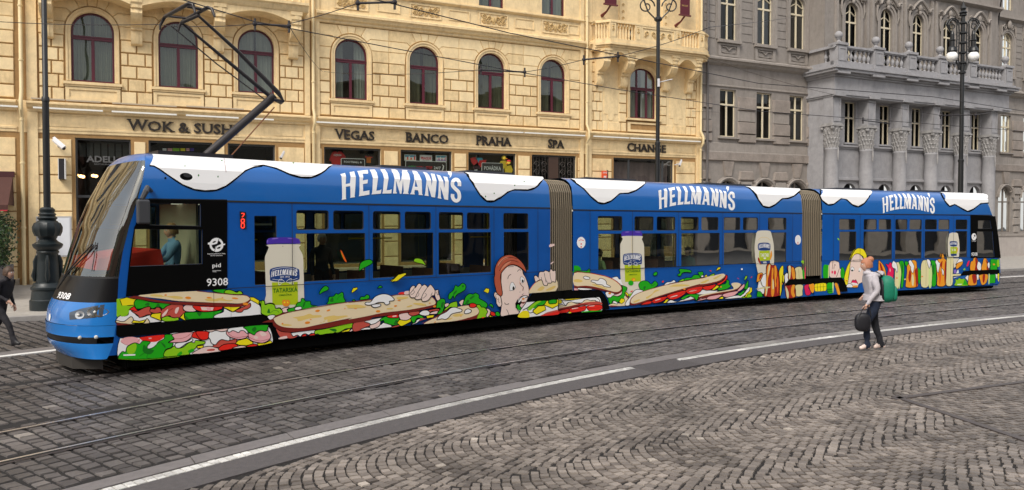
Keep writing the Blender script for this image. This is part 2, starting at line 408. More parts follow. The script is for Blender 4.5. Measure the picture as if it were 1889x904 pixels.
# rails: polished head, dark groove
def rails():
    b = MB(); head = mat('rail_head', (.80, .79, .80), .3, .9); web = mat('rail_web', (.055, .042, .042), .55, .4, bump=.2, scale=30); dk = mat('rail_groove', (.008, .007, .007), .8)
    tr = mat('rail_head_dull', (.14, .125, .125), .35, .6)
    for fn, sg, hd in ((qA, -1, head), (qB, 1, head), (qT, 1, tr), (lambda s: qT(s) + 1.46, -1, tr)):
        s = -14.0
        while s < 60:
            e = s + .4
            def strip(o0, o1, z, m):
                pts = [ST2(s, fn(s) + o0), ST2(e, fn(e) + o0), ST2(e, fn(e) + o1), ST2(s, fn(s) + o1)]
                b.add([(p[0], p[1], z) for p in pts], [(0, 1, 2, 3)], m)
            strip(.010, .050, .016, hd) if sg > 0 else strip(-.026, .014, .016, hd)
            if sg > 0: strip(-.035, .006, -.006, dk); strip(-.075, -.035, .010, web)
            else: strip(.02, .058, -.006, dk); strip(.058, .085, .010, web); strip(-.05, -.032, .008, web)
            s = e
    b.build('tram_rails', kind='structure')
rails()
# pavement in front of the houses, one kerb step up
pv = MB(tf=None); pm = mat('pavement_mosaic', (.36, .335, .30), .7, bump=.6, scale=26, var=.3); kb = mat('kerb_granite', (.30, .285, .27), .65, bump=.3, scale=30, var=.2)
def qP(s): return 22.1 - .0745 * s
p = [ST2(-40, qP(-40)), ST2(75, qP(75)), (320, 170), (320, 420), (-220, 420), ST2(-60, 60)]
pv.add([(x, y, .10) for x, y in p], [(0, 1, 2, 3)], pm)
pv.build('pavement', kind='structure')
kv = MB(); s = -40.0
while s < 75:
    L = 1.2; pts = [ST2(s, qP(s) - .28), ST2(s + L - .012, qP(s + L) - .28), ST2(s + L - .012, qP(s + L) + .002), ST2(s, qP(s) + .002)]
    kv.add([(x, y, .106) for x, y in pts] + [(x, y, -.04) for x, y in pts], [(0, 1, 2, 3), (0, 1, 5, 4), (1, 2, 6, 5), (0, 3, 7, 4)], kb); s += L
kv.build('kerb', kind='structure')
# ============================================================ wrap artwork, drawn as outlines in the plane of the tram's side
REG = dict(a=(210,520,9.04), b=(210,580,9.04), c=(340,520,9.04), d=(360,580,9.04), e=(480,430,11.3), f=(480,500,9.04), g=(480,540,9.04), h=(640,510,9.04), i=(780,520,10.04),
 j=(890,450,11.3), k=(890,510,11.3), l=(1010,490,10.04), m=(1130,410,11.3), n=(1130,480,9.04), o=(1290,480,11.3), p=(610,290,6.954), q=(1380,410,9.04), r=(1380,470,9.04), s=(1540,450,11.3),
 t=(1620,450,11.3), u=(1720,410,13.9), v=(1720,470,13.9), w=(1690,400,11.3), x=(360,420,6.4625), A=(0,220,3.767), B=(460,220,3.767), C=(920,220,3.767), D=(1400,220,3.767), Z=(80,240,4.52), P=(0,0,1))
AC = dict(W=(.86,.86,.86), Y=(.88,.74,.01), G=(.015,.40,.008), g=(.27,.60,.01), h=(.008,.17,.01), R=(.80,.022,.012), D=(.19,.018,.012), B=(.80,.66,.43), b=(.76,.55,.16), O=(.82,.27,.02),
 H=(.55,.085,.06), P=(.84,.42,.44), p=(.84,.62,.57), K=(.004,.004,.005), N=(.012,.05,.21), L=(.45,.56,.01), C=(.72,.68,.56), V=(.07,.03,.38), v=(.25,.16,.6), S=(.86,.68,.60), T=(.48,.10,.05), t=(.66,.24,.14),
 A=(.85,.33,.02), q=(.36,.015,.008), M=(.80,.01,.10), F=(.88,.76,.02), X=(.76,.70,.38), Z=(.62,.78,.30), k=(.05,.09,.01), U=(.015,.11,.46), J=(.80,.12,.01), i=(.02,.02,.022), u=(.02,.17,.52), s=(.22,.2,.14), r=(1,.03,.02))
ART = {}
ART[1] = """
~K19 Z 885,294 925,298 980,330 1060,386 1160,452 1260,493 1350,505 1440,498 1520,465 1600,405 1680,338 1760,305 1825,296 B 0,326 100,318 190,340 280,380 360,402 430,402 500,372 550,330 582,296
W Z 905,120 888,290 925,296 980,328 1060,384 1160,450 1260,490 1350,501 1440,495 1520,462 1600,402 1680,334 1760,301 1808,297 B 0,322 100,315 190,337 280,377 360,399 430,399 500,369 550,328 578,290 560,200
~K15 B 1492,358 1530,410 1570,470 1605,525 1650,567 1700,567 1750,535 C 0,552 60,505 110,488 200,490 250,475 290,435 306,397
W B 1500,250 1495,358 1530,408 1570,468 1605,522 1650,563 1700,563 1750,532 C 0,548 60,502 110,485 200,487 250,472 287,433 302,395 302,290
EK Z 1190,388 54,31 8
Ei Z 1200,378 34,16 8
EK Z 1017,400 9,9 0
Eh Z 1047,196 7,7 0
Eh Z 1293,377 6,9 0
Eh Z 1455,388 5,8 0
Eh Z 1180,299 4,6 0
Eh Z 1487,254 7,5 0
Eh B 305,303 6,5 0
Eh C 110,460 4,5 0
Eh C 176,433 4,4 0
Eh B 1700,515 4,5 0
Eh B 1640,537 4,6 0
~D3 Z 1500,212 1513,290 1522,352
HW p 120,150 1672,585
K P 274.7,366 418.7,368 419,531.6 393,534 300,540 231.5,547 232,544 238,482 247,420 262,386 | 276,374 276,415.5 370,417.5 370,375.5 | 248.5,422 239.5,492 373,487 373,423
~i5 Z 885,575 1530,582
# driver side strip and emblem
EW x 252,205 84,84 0
EK x 252,205 58,58 0
W x 150,180 190,170 250,120 280,130 265,190 200,205 150,200
W x 355,205 310,215 250,290 225,280 240,225 310,195 355,190
EK x 225,170 22,9 -25
EK x 278,240 22,9 -25
~K5 x 282,135 225,288
TW x 252,312 215,18 Dopravní podnik hl. m. Prahy,
TW x 252,332 145,16 akciová společnost
TW x 253,456 100,64 pid
~W4 x 205,512 305,512
~W4 x 205,525 250,525
TW x 262,647 255,92 9308
# led number display
i A 1663,640 1708,645 1710,762 1667,758
~r6 A 1676,655 1694,655 1690,670 1680,680
~r6 A 1676,695 1694,695 1694,715 1676,715 1676,695
~r6 A 1676,725 1694,725 1694,752 1676,752 1676,725
# jar of sauce
Cs e 165,240 800,235 800,290 830,360 870,430 888,520 895,700 895,904 f 722,0 724,250 730,470 740,640 100,640 93,400 85,150 80,0 e 103,904 97,700 92,560 100,480 125,420 155,350 172,290
Vs e 128,160 160,115 250,96 400,88 560,88 700,95 800,125 822,165 828,215 780,222 600,216 350,218 200,230 137,232
vs e 250,110 330,100 380,105 330,122 240,128
vs e 140,160 155,140 160,170 145,210
vs e 560,104 640,104 680,120 600,120
Es e 465,275 8,10 0
L f 190,190 620,180 625,400 628,560 200,568 195,380
Ns e 192,775 260,728 400,700 520,695 680,708 802,760 806,904 f 648,20 650,130 600,155 540,170 430,185 300,180 200,165 160,150 163,60 e 200,904
~W8 e 240,775 300,750 420,725 520,722 650,735 770,770
HW e 225,745 778,908
TW f 408,98 150,30 EST. 1913
~W6 f 200,135 300,148 360,150
~W6 f 480,148 540,145 615,120
~W7 f 300,180 305,150 345,135 400,180 345,195 300,180
~W7 f 535,180 530,140 490,128 430,180 490,195 535,180
~W7 f 300,185 305,232 350,208
~W7 f 540,185 548,215 480,205
Th f 410,308 410,92 TATARSKÁ
Th f 413,392 218,36 OMÁČKA
EO f 395,520 38,45 0
EO f 455,520 36,42 0
EY f 400,525 16,18 0
EY f 450,522 12,14 0
EO f 425,560 55,30 0
# --- sandwich behind the driver window
g a 42,285 210,255 250,262 380,300 330,380 350,430 250,450 240,560 60,600 40,560
Wso a 45,610 110,560 170,570 235,545 245,480 290,470 420,590 560,560 610,560 780,640 780,662 580,685 300,705 40,690
Yo a 95,290 210,256 380,290 335,385 135,402
gs a 100,410 250,405 230,540 150,575 110,560
Hso a 285,485 400,560 420,595 500,570 560,545 620,540 600,460 605,420 560,410 480,440 400,480 330,480
Ro a 245,460 330,405 370,450 400,480 350,490 300,475
Hso a 600,500 610,450 680,450 700,425 760,430 790,480 800,450 900,380 1000,370 1140,380 1150,470 1195,492 1120,560 1080,600 960,590 920,560 830,595 770,590 780,510 700,525
~D9 a 890,540 895,500 930,470 980,440
ps a 800,545 870,470 900,450 880,510 850,550 810,580
ps a 1010,500 1030,440 1080,420 1060,500 1030,530
Gso a 330,360 350,310 390,285 450,290 560,320 700,345 850,350 950,370 880,400 830,440 800,445 760,415 700,420 660,440 620,440 590,410 520,420 470,440 390,450 360,430
hs a 510,380 560,345 590,360 570,400
hs a 700,400 730,360 760,390 740,420
pso a 1150,420 1200,380 1310,390 1330,440 1370,480 1300,498 1200,490 1155,460
Rso a 1310,392 1450,400 1600,405 1780,405 1808,420 1780,455 1650,485 1500,498 1400,480 1340,450
p a 1440,415 1660,425 1640,475 1460,470
Ps a 1540,420 1600,425 1610,470 1560,475
Gso a 1170,540 1200,505 1400,500 1540,500 1650,490 1808,470 1770,510 1700,560 1680,600 1300,620 1190,630
hs a 1380,510 1460,512 1420,575 1400,550
hs a 1180,560 1240,610 1240,625 1180,625
Yo a 600,575 630,530 780,515 770,590 780,645 700,615
Yo a 1095,595 1160,515 1170,600 1195,635 1170,640
gso a 790,605 870,570 930,580 1000,600 1060,590 1065,640 850,660 800,640
Wso a 780,660 800,645 850,665 800,680
Bso a 45,640 120,660 180,650 270,580 310,600 320,660 300,690 480,690 540,610 575,640 575,690 330,708 45,680
D a 42,680 200,690 300,708 40,722
Yo a 285,680 320,640 420,655 520,630 490,680 380,684
Gso c 480,160 480,130 660,120 720,140 800,150 860,160 900,150 955,165 960,200 900,215 700,205
gso c 660,185 680,140 740,130 800,145 870,175 900,150 945,165 955,205 800,205
# white drops right of the upper sandwich
Wso c 500,600 520,545 640,500 660,440 800,500 900,440 1060,330 1120,300 1190,340 1240,380 1290,470 1270,520 1270,560 900,580
Yo c 1080,250 1150,255 1240,310 1230,380 1190,350 1090,300
gso c 1240,330 1300,305 1330,320 1330,370 1420,350 1490,370 1510,440 1590,430 1630,510 1560,545 1450,545 1370,580 1270,530 1290,480 1260,380
hs c 1380,400 1410,390 1420,480 1380,500
hs c 1560,440 1590,480 1560,530 1540,500
Wso c 1370,590 1450,540 1560,560 1450,680
Yo c 640,415 950,400 800,500
Hso c 840,480 960,420 1060,370 1090,350 1095,410 1040,450 980,465 950,500 890,505
Ds a 240,260 400,232 700,300 1080,335 1808,345 c 700,360 850,370 950,350 1040,320 1090,260 1090,300 1050,360 950,410 800,420 600,408 480,400 0,375 a 1500,400 1000,370 700,335 400,285
Bs a 400,232 600,200 900,175 1370,152 c 200,150 400,178 700,208 850,222 980,222 1050,240 1082,275 1060,310 980,345 870,358 700,350 480,345 300,335 0,328 a 1380,325 1080,318 800,280
bs a 600,230 640,205 780,215 830,240 1000,230 1130,250 1130,280 1020,280 900,255 750,250
EO a 1230,265 50,22 5
EO a 1580,262 45,14 5
EO a 855,218 22,13 0
bs a 1510,290 1600,270 1700,290 1780,270 c 550,270 600,280 540,320 400,320 340,300
bs c 500,290 600,265 700,300 800,300 750,320 600,310
EO c 835,272 55,14 6
EO c 625,263 14,7 0
~D10 c 200,150 400,172 700,200 870,215 980,217 1050,235 1088,275
EO c 1010,365 48,24 8
~K5 a 1655,135 1662,604
~K3 c 763,385 772,577
# slot and wheel arch (open black gaps)
K a 36,724 1650,603 c 480,604 1080,558 1250,540 1310,545 1380,585 1450,665 1510,790 1550,904 d 1380,420 1285,420 1275,330 1230,210 1180,165 830,195 P 360,610 218,622 213,618
Wbox b 95,392 430,378 840,335 1000,300 1808,235 d 400,250 830,195 1130,168 1200,180 1240,230 1275,330 1290,420 1280,470 1200,490 1000,522 0,657 b 1080,690 800,722 500,745 250,745 60,730 45,640 60,500
EP b 270,440 165,70 0
~q5 b 105,450 180,500 270,510 360,480 430,400
Rs b 445,378 840,338 800,400 700,450 580,455 480,440 440,410
P b 570,385 620,385 620,405 575,408
Gso b 840,335 930,330 975,335 990,400 950,430 900,460 970,465 975,510 940,550 860,580 830,640 820,715 500,742 200,742 60,722 130,615 185,625 210,540 280,490 350,470 420,490 470,440 540,440 600,460 550,520 560,570 640,550 700,500 740,450 830,400
gs b 210,560 290,500 350,480 370,540 330,640 230,650
hs b 470,600 490,500 540,550 620,580 660,600 600,660 520,650
hs b 780,470 840,500 850,560 820,530
~h8 b 690,510 740,470 800,470
~h8 b 410,700 500,640 550,660 540,720 600,725
~W24 b 150,675 350,670
Pso b 975,325 1310,290 1300,360 1200,440 1080,465 960,465 900,470 960,430 1000,405
~q6 b 985,405 1100,400 1200,370 1300,300
Rso b 1320,295 1400,280 1560,300 1565,400 1480,410 1440,430 1380,400 1300,380 1290,350
ps b 1420,310 1500,300 1550,330 1480,330
ps b 1440,360 1520,370 1520,395 1460,390
Wso b 1560,330 1620,270 1720,262 1808,280 1808,440 1720,440 1690,490 1610,470 1600,410 1570,390
Wso b 1030,560 1020,480 1200,450 1290,400 1300,440 1200,480 1100,550
gso b 830,700 850,600 940,560 1000,520 1030,555 1130,550 1250,460 1330,470 1350,430 1440,440 1510,450 1490,490 1390,510 1350,560 1250,640 1250,665 1060,685
Gs b 1040,670 1110,610 1130,650 1080,680
Gs b 1230,600 1300,570 1330,600 1250,640
Yo b 1380,520 1490,510 1470,560 1380,560
pso b 1300,660 1400,580 1540,530 1660,540 1780,585 1808,600 1700,625
Hs b 1550,580 1660,570 1660,600 1550,605
Hso d 280,530 380,430 450,420 560,430 680,400 680,430 640,500 420,560 380,550
Rso d 380,560 460,500 560,485 640,485 700,520 600,570 410,600
pso d 600,565 690,530 780,515 840,545
Rso d 0,290 60,275 210,290 200,400 100,420 30,360
Wso d 210,370 230,290 310,255 420,280 510,270 560,370 560,430 500,430 430,415 370,450 330,500 280,490 250,460 240,420
pso d 150,265 330,250 540,230 520,265 430,285 330,265 250,290
Pso d 505,300 530,250 640,230 800,250 860,300 865,360 800,400 700,410 580,380 520,340
Wso d 530,285 545,230 680,210 800,200 860,230 860,320 800,270 740,270 710,300 620,265 570,290
~q6 d 530,300 600,360 700,380 860,360
Pso d 870,350 880,310 960,320 1060,270 1180,260 1240,330 1230,410 1130,470 1000,460 900,420
ps d 960,370 1010,355 1040,390 990,405
ps d 1060,300 1130,290 1180,340 1100,360
~q6 d 870,360 950,410 1080,440 1230,400
Gso d 790,210 900,185 1180,168 1200,210 1170,280 1080,265 1010,290 970,340 910,310 870,290 830,240
hs d 930,250 980,200 1010,240 970,290
Yo d 660,480 700,430 850,395 950,460 940,490 840,515 720,510
Yo d 1020,480 1150,475 1240,430 1275,470 1200,490 1040,520
Rso d 840,530 900,500 980,490 1030,520 850,540
~g5 b 60,733 250,748 500,748 800,725 1080,693
# --- long sandwich with the hand
Gso f 430,660 470,620 560,600 600,530 660,510 670,460 710,455 740,500 820,500 830,560 910,575 930,600 700,635 480,690
Wso f 555,640 580,600 660,590 675,630 600,650
hs f 690,580 720,510 740,520 710,600
hs f 820,600 850,575 910,585 850,605
pso f 340,640 400,605 470,605 430,640 440,680 360,690
gso f 0,500 55,500 65,560 130,540 220,560 240,620 310,620 360,690 220,750 120,750 10,710 0,640
hs f 100,680 130,620 150,690 120,700
~h7 f 150,700 200,660 260,655 300,690
Wso f 100,760 180,725 240,740 200,790 190,850
Gso f 1095,550 1120,500 1130,430 1200,420 1250,370 1280,385 1340,350 1370,370 1375,440 1400,515 1250,535
hs f 1140,500 1180,440 1200,450 1200,510
~h7 f 1260,480 1300,420 1350,390
Gso f 970,385 985,320 1060,245 1120,270 1115,310 1030,350
Yo f 1500,345 1530,280 1600,268 1605,300 1520,362
Gso h 195,385 215,335 270,335 310,300 355,320 345,370 250,385
Gso h 70,405 90,380 125,400 100,410
Gso h 490,200 510,165 540,150 575,180 520,190
Yo h 700,75 790,0 905,5 760,92
Gso e 1635,365 1650,370 1760,600 1690,520
Hso g 240,590 330,640 500,660 520,720 430,720 350,745 300,725
ps g 300,745 420,715 430,755 300,770
Hs g 430,700 500,690 600,700 560,745 450,755
Wso g 505,690 530,660 900,615 910,640 880,680 840,670 790,700 740,680 690,690 650,730 600,700 540,725
Ro g 660,728 700,690 745,685 750,720
Ro g 790,718 810,690 880,670 900,705
gso g 885,650 920,620 1100,590 1500,500 1560,545 1480,590 1400,600 1290,660 1100,680 980,700 940,680 900,690
hs g 1130,600 1240,600 1250,640 1200,640
Yo g 1200,670 1230,655 1260,670 1480,590 1470,640 1300,660
pso g 1460,640 1600,520 1590,570 1520,635
Hso h 90,770 280,735 360,790 280,850 220,860 200,890 80,900
Hs g 1540,500 1700,480 1800,510 1790,550 1720,570 1650,620 1530,635 1600,550
Wso h 275,740 560,680 530,730 540,800 600,760 700,800 725,830 700,845 220,890 280,850 380,840 370,790 330,770
pso h 360,810 450,780 520,735 540,760 510,830 420,865 370,860
Hs h 730,840 850,800 860,820 740,845
Gso h 530,715 600,670 640,665 700,690 840,680 850,720 840,800 740,810 640,780 600,770 590,730 540,745
hs h 760,790 800,720 840,760 820,800
Rso h 640,660 700,640 850,625 840,680 780,690 680,685
ps h 740,655 800,645 800,665 740,672
Yo h 815,770 850,720 1040,705 1045,750 900,825 860,820
pso h 850,680 850,625 1000,600 1055,650 1040,690 980,725 880,720
Hso h 1000,600 1150,575 1200,590 1170,630 1100,650 1040,650
Hso h 1330,560 1480,530 1520,545 1510,575 1400,575 1360,590
Wso h 1180,620 1230,570 1310,560 1360,600 1330,650 1250,650
pso h 1360,610 1400,585 1490,570 1480,620 1370,625
Gso h 1040,710 1060,660 1130,650 1180,635 1250,670 1240,700 1150,690 1100,770 1070,760
Wso h 1050,790 1120,760 1140,720 1200,700 1180,740 1130,780 1050,800
Yo h 1300,650 1430,635 1420,680 1310,698
H h 1180,740 1300,700 1200,690
D g 185,470 195,540 260,600 350,640 480,655 700,635 1100,580 1500,500 1808,455 h 400,680 850,620 1200,560 1420,510 1465,480 1460,440 1420,465 1340,490 1000,555 600,600 0,720 g 1808,390 1500,420 1000,520 700,580 500,580 330,560
Ds f 190,850 195,790 250,735 400,690 700,632 1000,580 1400,515 1808,470 h 400,380 800,300 1010,300 1300,310 1420,350 1460,420 1450,470 1200,500
Bs g 205,440 230,410 400,345 700,270 1000,215 1400,155 1808,115 h 400,395 800,310 1010,305 1250,300 1380,330 1430,370 1455,420 1440,460 1340,488 1000,553 600,598 300,660 0,715 g 1500,415 1000,515 700,578 480,580 330,555 250,510
bs g 520,410 700,380 800,345 860,370 980,370 1000,400 900,415 780,430 680,460 610,470 590,430
bs g 1040,410 1200,375 1260,385 1400,375 1440,390 1300,430 1140,480 1100,480 1090,440 980,505 990,490 1060,470
bs g 340,520 400,515 510,535 440,550 340,540
bs g 1400,205 1500,195 1640,200 1750,235 1600,255 1430,225
EO g 933,298 40,20 -8
EO g 1115,290 34,15 -20
EO g 765,495 45,21 -8
EO g 350,510 17,12 0
EO g 820,442 16,8 0
EO g 1565,250 32,17 0
EO g 1388,260 12,8 0
EO h 495,577 38,20 -5
EO h 785,488 26,13 -10
bs h 0,490 150,480 300,500 200,520 0,525
bs h 810,340 980,335 980,360 900,375 820,375
bs h 640,530 730,520 740,540 650,545
bs h 1090,440 1200,440 1300,470 1250,485 1100,460
bs h 970,500 1050,470 1060,490 990,510
EO h 845,395 28,10 0
EO h 1355,440 15,9 0
EO h 1437,495 28,17 -5
~D9 f 190,840 200,785 250,738 400,693 700,636 1000,584 1400,519 1808,474
~D9 h 0,428 400,383 800,302 1010,303
~D12 h 1375,325 1430,370 1460,430 1440,475
Wso h 275,455 300,425 370,420 430,345 530,295 620,290 700,315 760,370 750,400 680,410 690,440 640,470 600,450 590,430 500,430 420,460 330,475
Wso h 380,485 430,460 530,455 530,490 440,515
Gso h 1460,520 1490,390 1560,365 1610,390 1600,500 1560,600 1500,630 1480,610 1530,540 1510,520
hs h 1550,440 1590,420 1570,520 1540,500
gso h 1580,570 1640,500 1700,440 1780,415 1808,420 1808,520 1700,510 1640,550
pso h 1600,470 1620,445 1670,440 1670,480 1620,510
Rs h 830,290 860,262 930,258 935,295
ps h 935,250 1005,238 1010,290 935,296
Sso h 1440,330 1430,250 1470,220 1500,230 1510,300 1530,370 1480,400
~K7 h 1465,250 1480,300 1500,300 1490,240
Sso h 1010,260 1030,190 1070,150 1110,160 1110,190 1160,120 1200,120 1225,155 1260,130 1300,150 1320,175 1350,140 1380,140 1440,230 1430,310 1390,320 1330,390 1280,412 1230,410 1210,370 1150,385 1110,370 1100,350 1050,352 1020,320
~K9 h 1115,165 1060,240 1025,280
~K9 h 1225,150 1160,250 1110,350
~K9 h 1320,170 1240,290 1210,370
~K7 h 1395,265 1370,320
~K6 h 1035,290 1060,295 1100,255 1080,230
~K6 h 1115,325 1140,335 1175,290 1155,262
~K6 h 1215,350 1250,355 1300,300 1270,280
# --- smaller sandwich at the right
Gso i 700,420 730,350 760,270 830,215 900,225 940,200 1010,240 1010,300 1100,350 1160,400 1160,450 1110,490 1000,470 900,400
hs i 740,420 790,330 830,340 790,410
hs i 830,300 900,250 930,260 860,320
gso i 940,440 1020,420 1050,460 1110,470 1170,540 1140,600 1140,650 920,680 980,600
pso i 1140,500 1180,490 1225,540 1200,620 1150,650 1140,600 1170,550
Yo i 1200,610 1270,635 1200,650
Rso i 1225,545 1290,560 1310,610 1280,630 1220,600
Gso i 1310,560 1360,545 1400,600 1380,630 1320,620
Gso i 1185,430 1230,400 1275,450 1255,480 1230,450
Rs i 1050,655 1110,648 1080,668
pso i 635,370 720,320 710,400 680,440
Gso i 440,310 450,220 530,150 570,55 620,85 700,20 760,60 750,140 660,200 600,230 545,310 530,250 490,310
hs i 540,190 600,150 580,200 530,240
hs i 690,60 740,70 700,100
Yo i 1090,170 1135,110 1200,125 1190,190 1165,210
Ds i 0,740 200,640 400,520 600,460 800,425 960,450 1010,540 980,620 870,690 0,760
Bs i 0,760 60,720 250,640 480,500 700,445 830,435 950,465 1000,520 990,580 900,630 600,712 200,752 0,772
bs i 520,610 640,580 720,600 660,630 560,640
bs i 400,680 510,660 480,690 400,700
EO i 670,628 14,10 0
EO i 190,740 20,8 -30
Rso i 825,440 840,400 900,390 960,420 940,460 890,475 840,465
Wso i 225,690 280,610 400,550 480,480 560,465 640,490 690,510 680,545 620,560 500,590 440,660 380,690 320,680 250,695
Wso i 735,575 750,520 800,495 860,520 850,560 780,585
# --- the biting cartoon head
Sso j 350,640 350,560 450,480 560,440 680,460 790,540 810,620 k 850,0 900,130 930,260 930,400 910,420 770,460 740,560 770,640 760,735 690,790 700,780 510,800 340,820 350,640 340,560 330,400
Sso k 330,400 250,330 210,330 200,400 240,470 250,560 290,620 330,630 360,590 360,540
~K8 k 280,375 240,370 240,430 280,480 300,440
~K7 k 300,470 290,520 320,550
Tso j 215,640 215,530 260,390 350,280 460,230 570,230 700,300 800,400 855,500 870,590 790,520 700,460 600,430 500,450 400,540 340,640 345,780 360,904 k 360,240 375,350 340,410 260,340 230,240 205,130 200,0 j 195,700
ts j 280,420 360,320 450,270 520,280 400,340 330,420 290,480
ts j 330,560 380,450 480,380 560,360 480,430 380,520
~K8 j 280,480 380,340 480,285 580,280 680,310
~K8 j 310,560 400,430 500,360 600,345 710,380
~K8 j 490,480 560,470 610,470
~K10 j 690,575 705,545 735,535 755,550
~K10 j 485,725 500,670 540,635 555,640
Ws k 530,280 530,190 555,130 590,120 640,200 645,230 600,285 560,292
~K6 k 530,280 528,190 560,125 600,125 635,185 648,225 600,282 520,290
Es k 605,240 22,40 0
EK k 605,245 22,38 0
Ws k 745,60 755,10 780,5 820,40 835,70 800,125 770,125
~K6 k 745,90 745,30 775,0 815,30 838,68 805,125 770,125
EK k 795,90 18,30 0
~t7 k 735,100 740,150 800,210 800,240 790,290
~K9 k 740,130 770,185 805,215 808,245 795,290
~K9 k 415,540 440,570 480,575 510,558
~K8 k 455,680 480,720 510,800
~K8 k 740,310 735,330
K k 640,560 690,470 720,400 780,375 830,330 900,400 915,420 880,470 740,560 760,640 770,700 740,730 690,700 650,640
ps k 690,480 710,420 745,375 790,380 830,330 870,370 900,405 830,385 760,410 720,450
Ws k 705,540 700,490 740,440 830,395 890,395 900,410 840,440 790,470 740,520
Ws k 700,690 760,690 760,715 720,710
Gs k 670,640 690,580 730,600 750,650 790,680 760,710 700,690
pso k 730,600 780,540 870,525 1000,520 1010,560 950,620 860,655 780,655
D k 765,530 850,530 820,565 780,560
S k 770,470 900,430 865,520 770,530
EO k 805,462 30,22 -10
~K7 k 840,440 880,425 915,420
# sandwich held at the bellows, hand
Bs k 935,360 930,280 980,210 1060,120 1180,70 1480,40 1480,300 985,340
~J9 k 935,280 985,205 1060,125 1180,65
bs k 1100,270 1190,200 1250,230 1190,290 1110,290
bs k 1270,280 1400,210 1470,190 1470,230 1360,290
Sso j 1030,690 1050,655 1085,660 1120,690 1130,610 1160,575 1230,575 1260,550 1310,560 1350,580 1370,520 1400,530 1430,560 1480,560 1480,780 1440,785 1400,790 1380,815 1320,815 1300,865 1230,850 1190,750 1120,760 1060,790
~K8 j 1125,690 1150,760
~K8 j 1240,600 1260,700 1300,800
~K8 j 1360,590 1370,700 1400,790
~K8 j 1180,690 1190,760
~K6 j 1310,800 1290,770 1265,740 1275,800
ps j 1350,65 1355,10 1390,0 1450,0 1450,35
ps j 1375,425 1380,395 1430,365 1435,380
# greens on the glass
"""
# flying pieces over the first car's windows, in zoom-2b coordinates
REG['y'] = (460, 420, 3.767)
ART[1] += """
Gso y 750,300 755,250 790,225 830,222 842,245 800,270 770,285
gso y 1127,232 1140,212 1185,220 1214,265 1190,252 1150,243
Yo y 972,372 1020,325 1072,312 1075,325 1010,372
Js y 620,160 630,165 662,235 645,225
~K14 k 650,650 655,570 690,500
~K9 k 700,520 745,440 830,392 905,404
~K9 k 670,640 700,710 760,740
K k 985,345 1480,300 1600,290 1600,440 1480,470 865,520
Wbox k 690,812 740,700 870,525 1000,515 1250,495 1480,470 1530,462 1530,785 1200,815 925,848 720,850
Gso k 790,700 900,640 1000,560 1080,515 1290,495 1250,570 1180,600 1100,600 1090,640 1010,690 1000,740 920,750 880,660
gs k 900,680 960,600 1080,520 1180,510 1060,590 960,700
Yo k 1010,700 1120,610 1250,600 1275,690 1080,790 1010,740
Yo k 1230,600 1290,500 1530,470 1530,600 1410,660 1260,600
Gso k 1340,560 1340,490 1490,475 1490,550 1410,565
Ys k 690,812 780,720 880,710 925,760 920,845 730,850
Rs k 1180,800 1400,740 1530,720 1530,785 1200,815
H k 1160,815 1300,740 1500,690 1530,690 1530,715 1300,780
"""
